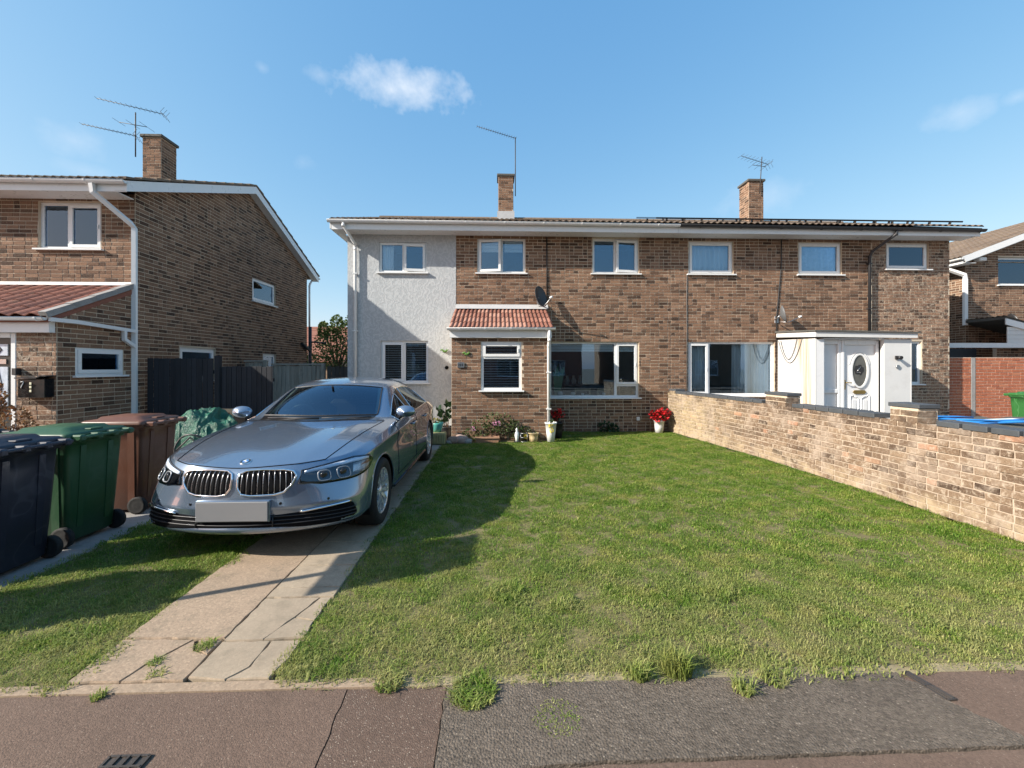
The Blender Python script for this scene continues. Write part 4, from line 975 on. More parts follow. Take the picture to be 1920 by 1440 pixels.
# ---------------------------------------------------------------- houses further off
def far_house(name, x0, x1, y0, y1, ez, rz, label, wm, rm, wins, axis='x', back=False):
    h = thing(name, ((x0 + x1) / 2, y0, 0), label, 'house'); N = Vector((0, 1, 0)) if back else NF; yf = y1 if back else y0
    m = MB(); O = (x1, yf, 0) if back else (x0, yf, 0); U = -X_ if back else X_
    hs = [(x1 - c, b, x1 - a, d) if back else (a - x0, b, c - x0, d) for a, b, c, d in wins]
    wall_core(O, U, N, x1 - x0, ez, hs, m, .12); yo = y0 if back else y1
    m.add([(x0, yo, 0), (x1, yo, 0), (x1, yo, ez), (x0, yo, ez)], [(0, 1, 2, 3)])
    for x in (x0, x1): m.add([(x, y0, 0), (x, y1, 0), (x, y1, ez), (x, (y0 + y1) / 2, rz - .1), (x, y0, ez)], [(0, 1, 2, 3, 4)])
    wl = m.build('wall', wm, h, recalc=False); ym = (y0 + y1) / 2
    m = MB(); m.prism([(y0 - .4, ez - .1), (ym, rz), (y1 + .4, ez - .1), (y1 + .4, ez - .2), (ym, rz - .12), (y0 - .4, ez - .2)], 'x', x0 - .3, x1 + .3); rf = m.build('roof', rm, h)
    k = 14
    for i in range(k):
        m = MB(); t0 = i / k; yb = (y1 + .4) if back else (y0 - .4); ya = yb + (ym - yb) * t0; za = ez - .1 + (rz - ez + .1) * t0
        m.box(x0 - .3, x1 + .3, min(ya, ya + .25 * (1 if not back else -1)), max(ya, ya + .25 * (1 if not back else -1)), za - .02, za + .045); q = m.build('tile_course', rm, rf)
    for a, b, c, d in wins:
        window(h, O, U, N, *((x1 - c, b, x1 - a, d) if back else (a - x0, b, c - x0, d)), mull=(((x1 - c) + (x1 - a)) / 2 if back else (a + c) / 2 - x0,), room=1.5)
    return h
def brick_flat(name, col, mor):
    m = newmat(name); t = NT(m); p = t.pos(); sp = t.n('SeparateXYZ'); t.l(p, sp.inputs[0]); cb = t.n('CombineXYZ')
    t.l(t.math('ADD', sp.outputs[0], sp.outputs[1]), cb.inputs[0]); t.l(sp.outputs[2], cb.inputs[1])
    b = t.n('TexBrick'); b.inputs['Scale'].default_value = 1; b.inputs['Brick Width'].default_value = .225; b.inputs['Row Height'].default_value = .075; b.inputs['Mortar Size'].default_value = .006
    b.inputs['Color1'].default_value = (*col, 1); b.inputs['Color2'].default_value = (*[x * .72 for x in col], 1); b.inputs['Mortar'].default_value = (*mor, 1); t.l(cb.outputs[0], b.inputs['Vector'])
    t.color(t.mix(t.noise(p, 2, 5), b.outputs['Color'], t.mix(1.0, b.outputs['Color'], (.7, .68, .66), 'MULTIPLY'))); t.rough(.9); return m
m_farbrick = brick_flat('far_red_brick', (.36, .135, .085), (.45, .36, .28)); m_farbrown = brick_flat('far_brown_brick', (.28, .17, .10), (.42, .34, .25))
far_house('distant_house', -22, -12.0, 33, 41, 2.2, 5.1, 'distant red roofed house glimpsed between fence and tree', m_farbrown, m_tile_red, [(-15, 1.0, -14, 2.0)])
far_house('terrace_house', -2, 7, -21, -13.5, 5.0, 7.2, 'red brick house across the road, seen reflected in windows', m_farbrick, m_tile_brown, [(0, 3.4, 1.2, 4.5), (4.6, 3.4, 5.2, 4.5), (0, .9, 2, 2.2), (4, .9, 5.6, 2.2)], back=True)
far_house('terrace_house', -14, -4, -22, -14.5, 5.0, 7.2, 'brown brick house across the road, left of the red one', m_farbrown, m_tile_brown, [(-12, 3.4, -10.6, 4.5), (-8, 3.4, -6.6, 4.5), (-12, .9, -10, 2.2), (-8, .9, -6, 2.2)], back=True)
far_house('terrace_house', 10, 21, -22, -14.5, 5.0, 7.2, 'brown brick house across the road, right of the red one', m_farbrown, m_tile_brown, [(12, 3.4, 13.4, 4.5), (17, 3.4, 18.4, 4.5), (12, .9, 14, 2.2), (17, .9, 19, 2.2)], back=True)
# ================================================================== garden wall, brick screen wall, fences
def bez(Y):  # face of the garden wall: x as a function of y
    pts = [(2.2, 4.845), (3.7, 4.84), (5.1, 4.822), (7.3, 4.70), (8.8, 4.53), (10.45, 4.30)]
    for (a, xa), (b, xb) in zip(pts, pts[1:]):
        if Y <= b: k = (Y - a) / (b - a); return xa + (xb - xa) * k
    return pts[-1][1]
def wall_mat_gradient():
    m = MATS['garden_wall_brick']; t = NT(m); p = t.pos(); sp = t.n('SeparateXYZ'); t.l(p, sp.inputs[0])
    old = t.b.inputs['Base Color'].links[0].from_socket
    nf = t.noise(p, 5, 5, .65)
    f = t.math('MULTIPLY', t.mr(sp.outputs[1], 7.2, 9.8, 0, 1, True), t.mr(nf, .3, .6, .25, .9))
    c = t.mix(t.math('MULTIPLY', f, .65), old, (.50, .40, .24))
    f2 = t.math('MULTIPLY', t.mr(sp.outputs[2], .30, .05, 0, 1, True), t.mr(nf, .4, .62, 0, .9))
    c = t.mix(f2, c, (.40, .31, .20))
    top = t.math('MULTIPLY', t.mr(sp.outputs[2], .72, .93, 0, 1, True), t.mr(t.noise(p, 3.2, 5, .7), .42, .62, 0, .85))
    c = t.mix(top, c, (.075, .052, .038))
    c = t.mix(t.mr(t.noise(p, 2.2, 6, .7, .5), .50, .68, 0, .65), c, (.40, .325, .26))
    c = t.mix(t.mr(t.noise(p, 1.3, 5, .7, .4), .53, .70, 0, .6), c, (.11, .078, .056))
    t.color(c)
wall_mat_gradient()
m_coping = simple('blue_engineering_brick', (.062, .068, .075), .55, var=.3, nscale=9, bump=.25)
gw = thing('garden_wall', (4.75, 6.3, 0), 'weathered brown brick garden wall with dark coping along the lawn', 'wall')
Y0W, Y1W, TH = 2.22, 10.46, .21
ns = 60; ysw = [Y0W + (Y1W - Y0W) * i / ns for i in range(ns + 1)]
m = MB(); ztop = .958
for a, b in zip(ysw, ysw[1:]):
    xa, xb = bez(a), bez(b)
    m.add([(xa, a, 0), (xb, b, 0), (xb, b, ztop), (xa, a, ztop), (xa + TH, a, 0), (xb + TH, b, 0), (xb + TH, b, ztop), (xa + TH, a, ztop)], [(0, 1, 2, 3), (7, 6, 5, 4), (3, 2, 6, 7)])
m.add([(bez(Y0W), Y0W, 0), (bez(Y0W) + TH, Y0W, 0), (bez(Y0W) + TH, Y0W, ztop), (bez(Y0W), Y0W, ztop)], [(0, 1, 2, 3)])
core = m.build('mortar_core', m_mortar_wall, gw, recalc=False)
BW = Bricks(); rw = random.Random(77); arc = [0]; S = []
fine = [Y0W + (Y1W - Y0W) * i / 600 for i in range(601)]
for a, b in zip(fine, fine[1:]): arc.append(arc[-1] + hypot(b - a, bez(b) - bez(a)))
def at_arc(s):
    import bisect
    i = min(599, max(0, bisect.bisect_left(arc, s) - 1)); k = (s - arc[i]) / max(1e-9, arc[i + 1] - arc[i]); y = fine[i] + (fine[i + 1] - fine[i]) * k
    d = Vector((bez(y + .05) - bez(y - .05), .1, 0)).normalized(); return Vector((bez(y), y, 0)), d
z = .006; row = 0
while z < .93:
    u = -.113 * (row % 2) - rw.uniform(0, .03); h = .065
    while u < arc[-1]:
        w = .215 if rw.random() > .22 else .1025; a, b = max(u, 0), min(u + w, arc[-1])
        if b - a > .04:
            p, d = at_arc((a + b) / 2); N = Vector((-d.y, d.x, 0)); BW.place(p + Vector((0, 0, z + h / 2)) + N * rw.uniform(-.003, .003), d, N, b - a, h * rw.uniform(.94, 1.02), .009 + rw.uniform(-.002, .004), m_brick_wall, .003, .004, rw.uniform(-.018, .018))
        u += w + .011
    z += .0755; row += 1
BW.flush(core, core, 300)
def piece(name, y0, y1, x0o, x1o, z0, z1, mat, par, ch=.006):
    m = MB(); a, b = bez((y0 + y1) / 2), 0; ang = atan2(bez(y1) - bez(y0), y1 - y0); c = Vector((a, (y0 + y1) / 2, 0))
    m.cbox(x0o, x1o, -(y1 - y0) / 2, (y1 - y0) / 2, z0, z1, ch); m.xform(Matrix.Translation(c) @ Matrix.Rotation(-ang + rw.uniform(-.006, .006), 4, 'Z')); return m.build(name, mat, par)
y = Y0W; PIERS = [(4.66, 5.02), (6.72, 7.24), (10.12, 10.40)]
while y < Y1W - .05:
    L = .222; gap = .03 if y < 4.6 else .012
    if not any(a - .2 < y < b for a, b in PIERS): piece('coping_brick', y, min(y + L, Y1W), -.018, TH + .018, .968 + rw.uniform(-.003, .003), 1.03 + rw.uniform(-.004, .004), m_coping, gw)
    y += L + gap
for a, b in PIERS:
    pz = 1.135 if a < 9 else 1.02
    pm = piece('pier', a + .01, b - .01, -.002, TH + .03, .94, pz, m_mortar, gw, .004)
    PB = Bricks()
    zz = .968; k = 0
    while zz < pz - .05:
        c = (a + b) / 2; xx = bez(c) - .002; ang = atan2(bez(b) - bez(a), b - a); d = Vector((sin(ang), cos(ang), 0)); N = Vector((-d.y, d.x, 0)); L = b - a - .03; sp_ = [(0, .62), (.62, 1)] if k % 2 else [(0, .38), (.38, 1)]
        for s0, s1 in sp_:
            PB.place(Vector((xx, c, zz + .0325)) + d * ((s0 + s1) / 2 - .5) * L, d, N, (s1 - s0) * L - .01, .065, .009, m_brick_wall, .003, .004)
        xm = bez(c) + .1; PB.place(Vector((xm, a + .012, zz + .0325)), X_, NF, TH + .02, .065, .009, m_brick_wall, .003, .004)
        zz += .0755; k += 1
    PB.flush(pm, pm, 0)
    piece('pier_cap', a - .01, b + .01, -.012, TH + .04, pz + .004, pz + .052, m_coping, gw)
# red brick wall behind, beside the far house
rwl = thing('red_brick_wall', (14.5, 10.75, 0), 'bright red brick wall with a concrete post beyond the garden wall', 'wall')
m = MB(); m.box(11.72, 17.6, 10.75, 10.965, 0, 1.87); rc = m.build('mortar_core', m_mortar_red, rwl); B3 = Bricks(); B3.wall((11.72, 10.75, 0), X_, NF, .84, 1.87, mat=m_brick_red, seed=91, heads=.05); B3.wall((12.68, 10.75, 0), X_, NF, 4.92, 1.87, mat=m_brick_red, seed=92, heads=.05); B3.flush(rc, rc, 300)
box_part('concrete_post', rwl, m_path, 12.56, 12.67, 10.735, 10.97, 0, 1.87)
# fences
def wood_mat(name, col, grey):
    m = newmat(name); t = NT(m); p = t.pos(); sp = t.n('Mapping'); sp.inputs['Scale'].default_value = (22, 22, 1.6); t.l(p, sp.inputs['Vector'])
    g_ = t.noise(sp.outputs[0], 1.0, 6, .65, .8); r = t.rnd()
    c = t.mix(t.mr(g_, .3, .72), [x * .45 for x in col], [x * 1.35 for x in col]); c = t.mix(t.mr(r, 0, 1, 0, .55), c, grey)
    c = t.mix(t.mr(t.noise(p, 6, 5), .58, .75, 0, .5), c, [x * .4 for x in col]); t.color(c); t.rough(.82); t.bump(g_, .4, .006); return m
m_wblack = wood_mat('black_stained_wood', (.012, .013, .017), (.026, .029, .037)); m_wgrey = wood_mat('weathered_wood', (.30, .265, .215), (.40, .365, .31)); m_wdark = wood_mat('dark_fence_wood', (.06, .05, .042), (.085, .075, .065))
def fence(name, x0, x1, y, ztop, bw, mat, label, cat, caps=None, posts=(), rng=1, wob=.012, ph=None, arris=True):
    r = random.Random(rng); f = thing(name, ((x0 + x1) / 2, y, 0), label, cat); x = x0
    while x < x1 - .02:
        w = min(bw * r.uniform(.92, 1.08), x1 - x); m = MB(); t = ztop + r.uniform(-wob, wob); d = r.uniform(-.006, .006); m.cbox(x + .003, x + w - .003, y + d, y + d + .02, .04, t, .004); m.build('board', mat, f); x += w
    if arris:
        for z in (.35, ztop - .3): m = MB(); m.box(x0, x1, y + .035, y + .075, z, z + .07); m.build('rail', mat, f)
    for px_ in posts: m = MB(); m.cbox(px_ - .05, px_ + .05, y - .035, y + .065, 0, ph or ztop + .06, .008); m.build('post', mat, f)
    if caps: m = MB(); m.cbox(x0 - .02, x1 + .02, y - .03, y + .06, ztop + .012, ztop + .055, .006); m.build('capping', mat, f)
    return f
fence('garden_gate', -6.87, -5.60, 8.52, 1.785, .105, m_wblack, 'tall black stained board gate beside white downpipe and gable wall', 'gate', posts=(-5.52,), rng=2, wob=.006, ph=1.84)
fence('board_fence', -5.46, -4.46, 8.54, 1.625, .10, m_wblack, 'lower black stained fence panel right of the tall gate', 'fence', rng=3, wob=.01)
fence('board_fence', -6.62, -6.12, 11.3, 1.74, .115, m_wgrey, 'short grey weathered fence section just right of black panels', 'fence', caps=True, posts=(-6.10,), rng=4)
fence('board_fence', -6.02, -4.72, 11.5, 1.655, .115, m_wgrey, 'grey weathered board fence behind the car roof', 'fence', caps=True, posts=(-4.68,), rng=5)
fence('board_fence', -4.6, -3.72, 11.55, 1.63, .115, m_wdark, 'dark fence panel meeting the grey rendered wall', 'fence', rng=6)
# ================================================================== car
CARX, CARY, CARW = -2.135, 3.50, 1.05
def paint_mat():
    m = newmat('blue_grey_metallic_paint'); t = NT(m); p = t.obj()
    geo = t.n('NewGeometry')
    c = t.mix(geo.outputs['Backfacing'], (.19, .255, .345), (.05, .05, .05))
    t.color(c); t.b.inputs['Metallic'].default_value = .68
    t.rough(.22); t.b.inputs['Coat Weight'].default_value = 1.0; t.b.inputs['Coat IOR'].default_value = 1.6; t.b.inputs['Coat Roughness'].default_value = .02
    return m
m_paint = paint_mat()
m_trim = simple('gloss_black_trim', (.01, .01, .011), .15)
m_cloth = simple('car_seat_leather', (.035, .033, .032), .5); m_dash = simple('dashboard', (.022, .022, .024), .55)
WF, WR, WZ, WRAD, ARCH = .925, 3.86, .338, .338, .378
CAP = [  # rows front to rear, columns centre to side: (x, y, z)
 [(0, .055, .775), (.22, .070, .790), (.43, .130, .798), (.605, .235, .808), (.755, .400, .828)],
 [(0, .30, .862), (.24, .32, .872), (.46, .37, .868), (.65, .46, .860), (.797, .61, .860)],
 [(0, .63, .918), (.25, .64, .932), (.49, .67, .930), (.69, .74, .913), (.836, .84, .893)],
 [(0, 1.00, .962), (.27, 1.00, .980), (.53, 1.04, .980), (.735, 1.10, .955), (.862, 1.15, .924)],
 [(0, 1.42, .996), (.29, 1.44, 1.010), (.62, 1.52, 1.005), (.775, 1.60, .988), (.876, 1.56, .950)],
 [(0, 1.50, 1.005), (.31, 1.53, 1.012), (.715, 1.68, 1.008), (.785, 1.75, .998), (.882, 1.75, .960)],
 [(0, 1.84, 1.225), (.30, 1.87, 1.222), (.655, 1.97, 1.188), (.705, 2.01, 1.168), (.886, 2.05, .970)],
 [(0, 2.17, 1.400), (.27, 2.20, 1.392), (.595, 2.29, 1.350), (.645, 2.34, 1.328), (.888, 2.43, .976)],
 [(0, 2.48, 1.458), (.26, 2.50, 1.450), (.560, 2.55, 1.412), (.618, 2.57, 1.380), (.888, 2.57, .978)],
 [(0, 2.95, 1.480), (.25, 2.95, 1.470), (.545, 2.98, 1.430), (.605, 3.00, 1.394), (.888, 3.03, .986)],
 [(0, 3.38, 1.455), (.24, 3.40, 1.445), (.525, 3.40, 1.402), (.595, 3.42, 1.356), (.884, 3.47, 1.000)],
 [(0, 3.62, 1.415), (.24, 3.63, 1.405), (.520, 3.62, 1.348), (.62, 3.72, 1.265), (.874, 3.80, 1.014)],
 [(0, 3.95, 1.275), (.25, 3.95, 1.268), (.555, 3.95, 1.222), (.68, 4.03, 1.125), (.858, 4.08, 1.024)],
 [(0, 4.28, 1.130), (.26, 4.28, 1.128), (.595, 4.26, 1.105), (.73, 4.28, 1.065), (.840, 4.30, 1.027)],
 [(0, 4.58, 1.105), (.26, 4.58, 1.103), (.55, 4.56, 1.085), (.69, 4.54, 1.062), (.80, 4.52, 1.022)],
 [(0, 4.86, 1.110), (.25, 4.85, 1.103), (.48, 4.80, 1.080), (.65, 4.74, 1.048), (.765, 4.68, 1.000)]]
FRONT = [None,
 [(0, .015, .735), (.22, .027, .745), (.45, .088, .748), (.635, .205, .752), (.788, .375, .770)],
 [(0, -.008, .640), (.22, .004, .640), (.46, .062, .640), (.67, .175, .645), (.835, .345, .660)],
 [(0, -.015, .545), (.22, -.003, .545), (.47, .050, .545), (.695, .155, .550), (.868, .325, .560)],
 [(0, -.032, .465), (.22, -.018, .465), (.475, .032, .465), (.72, .140, .470), (.890, .312, .475)],
 [(0, -.005, .385), (.22, .010, .385), (.475, .060, .385), (.72, .160, .385), (.892, .320, .385)],
 [(0, -.034, .295), (.22, -.020, .295), (.475, .028, .297), (.725, .132, .300), (.895, .312, .306)],
 [(0, -.010, .235), (.22, .005, .235), (.46, .055, .236), (.70, .160, .240), (.872, .340, .246)],
 [(0, .25, .225), (.20, .25, .225), (.40, .30, .226), (.56, .40, .23), (.70, .50, .235)]]
REAR = [None] + [[(x, y + dy, z) for (x, y) in ((0, 4.86), (.25, 4.85), (.48, 4.81), (.67, 4.74), (.80, 4.64))] for dy, z in ((.03, 1.02), (.045, .90), (.04, .76), (.06, .60), (.065, .45), (.045, .33), (0, .25), (-.3, .25))]
SX = [None, .926, .910, .922, .930, .922, .908, .872, .66]
SZ = [None, .872, .760, .625, .475, .345, .255, .205, .195]
FZ = [None, .780, .672, .565, .478, .385, .305, .245, .235]
SW = {1: .962, 2: .985, 3: .998, 4: 1, 13: .985, 14: .965}
ST = {1: .40, 2: .75, 3: .93}
def car_cage():
    V = []; idx = {}
    def vid(key, p):
        if key not in idx: idx[key] = len(V); V.append(p)
        return idx[key]
    NR = len(CAP) - 1; F = []; Z = []
    for j, row in enumerate(CAP):
        for c in range(-4, 5):
            x, y, z = row[abs(c)]; vid(('c', j, c), (x * (1 if c >= 0 else -1), y, z))
    for j in range(NR):
        for c in range(-4, 4):
            a = max(abs(c), abs(c + 1))
            F.append((idx['c', j, c], idx['c', j, c + 1], idx['c', j + 1, c + 1], idx['c', j + 1, c]))
            z = 'body'
            if j < 4 and a <= 3: z = 'bonnet'
            elif j == 4 and a <= 2: z = 'cowl'
            elif 5 <= j < 7 and a <= 2: z = 'windscreen'
            elif 11 <= j < 13 and a <= 2: z = 'rear_window'
            elif a == 4 and (5 <= j < 7 or 8 <= j < 11): z = 'side_window_front' if j < 7 else 'side_window_rear'
            elif a == 4 and j == 7: z = 'door_pillar'
            elif 7 <= j < 11 and a <= 3: z = 'roof'
            if a == 4 and c < 0 and z.startswith('side'): z = z + '_far'
            Z.append(z)
    loop = [(0, c) for c in range(-4, 5)] + [(j, 4) for j in range(1, NR + 1)] + [(NR, c) for c in range(3, -5, -1)] + [(j, -4) for j in range(NR - 1, 0, -1)]
    def rv(j, c, v):
        s = 1 if c >= 0 else -1
        if v == 0: return idx['c', j, c]
        if j == 0: x, y, z = FRONT[v][abs(c)]
        elif j == NR: x, y, z = REAR[v][abs(c)]
        else:
            t = ST.get(j, 1.0); x = SX[v] * SW.get(j, 1.0); y = CAP[j][4][1]; z = FZ[v] + (SZ[v] - FZ[v]) * t
            if j == 1: y += (.02, .0, -.01, -.02, -.02, -.02, 0, .02, .02)[v]
            if v == 1 and j > 5: z += .022 * (j - 5) / 9
        return vid(('r', j, c, v), (x * s, y, z))
    n = len(loop)
    for i in range(n):
        (j0, c0), (j1, c1) = loop[i], loop[(i + 1) % n]
        for v in range(8):
            F.append((rv(j0, c0, v), rv(j0, c0, v + 1), rv(j1, c1, v + 1), rv(j1, c1, v)))
            z = 'body'; lo, hi = min(j0, j1), max(j0, j1)
            if abs(c0) == 4 and abs(c1) == 4 and v < 5:
                if 4 <= lo and hi <= 8: z = 'front_door' if c0 > 0 else 'front_door_far'
                elif 8 <= lo and hi <= 11: z = 'rear_door' if c0 > 0 else 'rear_door_far'
            Z.append(z)
    V = [(x * CARW, y, z) for x, y, z in V]
    return V, F, Z, idx
def build_car():
    V, F, Z, idx = car_cage(); zones = sorted(set(Z)); zi = {z: i for i, z in enumerate(zones)}
    me = bpy.data.meshes.new('cage'); me.from_pydata(V, [], F)
    bm = bmesh.new(); bm.from_mesh(me); bm.faces.ensure_lookup_table()
    for i, f in enumerate(bm.faces): f.material_index = zi[Z[i]]; f.smooth = True
    cl = bm.edges.layers.float.get('crease_edge') or bm.edges.layers.float.new('crease_edge'); inv = {v: k for k, v in idx.items()}
    for e in bm.edges:
        a, b = inv[e.verts[0].index], inv[e.verts[1].index]
        if a[0] == 'r' and b[0] == 'r' and a[3] == b[3] == 1 and abs(a[2]) == abs(b[2]) == 4: e[cl] = .9
        if a[0] == 'r' and b[0] == 'r' and a[3] == b[3] == 6: e[cl] = .5
        if a[0] == b[0] == 'c' and a[1] == b[1] == 0: e[cl] = 1.0
        if a[0] == b[0] == 'r' and a[1] == b[1] == 0 and a[3] == b[3] and a[3] in (4, 5, 6): e[cl] = .5
        if a[0] == 'c' and b[0] == 'c' and abs(a[2]) == abs(b[2]) == 2 and a[1] <= 4 and b[1] <= 4: e[cl] = .85
        if a[0] == 'c' and b[0] == 'c' and abs(a[2]) == abs(b[2]) == 4 and a[1] <= 4 and b[1] <= 4: e[cl] = .45
        if a[0] == 'c' and b[0] == 'c' and abs(a[2]) == abs(b[2]) == 4 and a[1] >= 4 and b[1] >= 4: e[cl] = .5
    bmesh.ops.recalc_face_normals(bm, faces=bm.faces[:]); bm.to_mesh(me); bm.free()
    for z in zones: me.materials.append(None)
    ob = bpy.data.objects.new('cage', me); COL.objects.link(ob); md = ob.modifiers.new('s', 'SUBSURF'); md.levels = 3; md.render_levels = 3
    dg = bpy.context.evaluated_depsgraph_get(); dg.update(); ev = ob.evaluated_get(dg); em = bpy.data.meshes.new_from_object(ev)
    bpy.data.objects.remove(ob)
    bm = bmesh.new(); bm.from_mesh(em); bpy.data.meshes.remove(em)
    # wheel arches
    for wy in (WF, WR):
        ins = lambda v: abs(v.co.x) > .5 and hypot(v.co.y - wy, v.co.z - WZ) < ARCH
        dead = [f for f in bm.faces if sum(ins(v) for v in f.verts) == len(f.verts)]
        bmesh.ops.delete(bm, geom=dead, context='FACES')
        for v in bm.verts:
            if ins(v):
                d = Vector((v.co.y - wy, v.co.z - WZ)); d = d.normalized() * ARCH if d.length > 1e-4 else d; v.co.y = wy + d.x; v.co.z = WZ + d.y
    bmesh.ops.delete(bm, geom=[v for v in bm.verts if not v.link_faces], context='VERTS')
    bm.normal_update(); BV = BVHTree.FromBMesh(bm); return bm, zones, BV
car_bm, car_zones, CAR_BV = build_car()
car = thing('parked_car', (CARX, CARY, 0), 'blue-grey metallic saloon car parked facing the camera on the drive', 'car')
def car_part(name, zone_sel, mat, parent, solid=0):
    off = Vector((CARX, CARY, 0)) - org_of(parent) if False else Vector((0, 0, 0))
    zs = {car_zones.index(z) for z in zone_sel if z in car_zones}; vm = {}; vs = []; fs = []
    for f in car_bm.faces:
        if f.material_index in zs:
            for v in f.verts:
                if v.index not in vm: vm[v.index] = len(vs); vs.append(v.co[:])
            fs.append([vm[v.index] for v in f.verts])
    me = bpy.data.meshes.new(name); me.from_pydata(vs, [], fs); me.polygons.foreach_set('use_smooth', [True] * len(fs)); me.materials.append(mat); me.update()
    o = bpy.data.objects.new(name, me); link(o, parent)
    # keep the shading of the whole shell across panel edges
    nm = [None] * len(vs)
    for k, i in vm.items(): nm[i] = CARN[k]
    me.normals_split_custom_set_from_vertices(nm)
    if solid: md = o.modifiers.new('thick', 'SOLIDIFY'); md.thickness = solid; md.offset = -1
    return o
car_bm.verts.index_update(); CARN = {v.index: v.normal.copy() for v in car_bm.verts}
body = car_part('body', ['body'], m_paint, car); car_part('bonnet', ['bonnet'], m_paint, car); car_part('roof', ['roof'], m_paint, car)
d1 = car_part('door', ['front_door'], m_paint, car); d2 = car_part('door', ['rear_door'], m_paint, car); d3 = car_part('door', ['front_door_far'], m_paint, car); d4 = car_part('door', ['rear_door_far'], m_paint, car)
car_part('cowl', ['cowl'], m_trim, car); car_part('door_pillar', ['door_pillar'], m_trim, car)
car_part('windscreen', ['windscreen'], m_cglass, car); car_part('rear_window', ['rear_window'], m_cglass, car)
for z, d in (('side_window_front', d1), ('side_window_rear', d2), ('side_window_front_far', d3), ('side_window_rear_far', d4)): car_part('side_window', [z], m_sglass, d)
# ------------------------------------------------------------------ car details
CO = Vector((CARX, CARY, 0))
def cb(mb, name, mat, parent, recalc=True):
    for i, v in enumerate(mb.v): mb.v[i] = (v[0] + CO.x, v[1] + CO.y, v[2] + CO.z)
    return mb.build(name, mat, parent, recalc)
def snap(ang, z, off=0.0, side=1):
    """point of the body skin seen from inside, angle 0 = straight ahead, 90 = sideways"""
    o = Vector((0, .85, z)); d = Vector((sin(ang) * side, -cos(ang), 0)); h = CAR_BV.ray_cast(o + d * .02, d)
    p = h[0] if h[0] else o + d * .85
    return p + d * off
def ang_of(x, y): return atan2(x, .85 - y)
def interval(poly, s):
    zs = []
    for (a, b) in zip(poly, poly[1:] + poly[:1]):
        if (a[0] - s) * (b[0] - s) <= 0 and abs(a[0] - b[0]) > 1e-9:
            k = (s - a[0]) / (b[0] - a[0]); zs.append(a[1] + (b[1] - a[1]) * k)
    return (min(zs), max(zs)) if len(zs) >= 2 else None
def skin(poly, nu, nv, off, side=1, thick=.006):
    s0, s1 = min(p[0] for p in poly), max(p[0] for p in poly); e = (s1 - s0) * .002
    m = MB(); rows = []
    for i in range(nu + 1):
        s = s0 + e + (s1 - s0 - 2 * e) * i / nu; lo, hi = interval(poly, s); rows.append([(s, lo + (hi - lo) * j / nv) for j in range(nv + 1)])
    for o_ in (off, off - thick):
        for r in rows:
            for (s, z) in r: m.v.append(tuple(snap(s, z, o_, side)))
    k = nv + 1; N = (nu + 1) * k
    for i in range(nu):
        for j in range(nv): m.f.append((i * k + j, (i + 1) * k + j, (i + 1) * k + j + 1, i * k + j + 1)); m.sm.append(True)
    rim = [(i * k, (i + 1) * k) for i in range(nu)] + [((i + 1) * k + nv, i * k + nv) for i in range(nu)] + [(j + 1, j) for j in range(nv)] + [(nu * k + j, nu * k + j + 1) for j in range(nv)]
    for a, b in rim: m.f.append((a, b, b + N, a + N)); m.sm.append(False)
    return m
def outline(poly, off, side=1, sub=4):
    P = []
    for a, b in zip(poly, poly[1:] + poly[:1]):
        for i in range(sub): P.append(snap(a[0] + (b[0] - a[0]) * i / sub, a[1] + (b[1] - a[1]) * i / sub, off, side))
    return P
def A3(pts): return [(ang_of(x, y), z) for x, y, z in pts]
def AX(pts): # front view points (x, z): find the angle whose skin point has that x
    out = []
    for x, z in pts:
        lo, hi = -1.55, 1.55
        for _ in range(30):
            mid = (lo + hi) / 2
            if snap(mid, z).x < x: lo = mid
            else: hi = mid
        out.append((lo, z))
    return out
HLP = A3([(.475, .126, .748), (.57, .19, .765), (.69, .30, .786), (.785, .43, .800), (.86, .58, .787), (.885, .645, .737), (.875, .58, .680), (.86, .49, .650), (.82, .38, .634), (.775, .308, .630), (.71, .238, .629), (.61, .159, .628), (.55, .128, .641), (.465, .085, .646), (.478, .113, .716)])
KDP = AX([(.022, .70), (.032, .742), (.075, .764), (.20, .770), (.36, .764), (.43, .748), (.455, .712), (.430, .645), (.378, .590), (.31, .573), (.13, .570), (.06, .583), (.028, .63)])
INP = AX([(x * 1.045, z) for x, z in [(-.84, .40), (-.82, .443), (-.54, .425), (-.46, .413), (-.28, .40), (0, .385), (.28, .40), (.46, .413), (.54, .425), (.82, .443), (.84, .40), (.85, .34), (.83, .292), (.72, .297), (.51, .298), (.31, .312), (0, .318), (-.31, .312), (-.51, .298), (-.72, .297), (-.83, .292), (-.85, .34)]])
m_lamp = simple('lamp_reflector', (.62, .64, .67), .25, .5, var=.05); m_drl = simple('white_light_guide', (.85, .88, .92), .3, 0, var=.02); m_ring = simple('lamp_ring_grey', (.30, .31, .33), .3, .3); m_amber = simple('amber_reflector', (.28, .10, .05), .3)
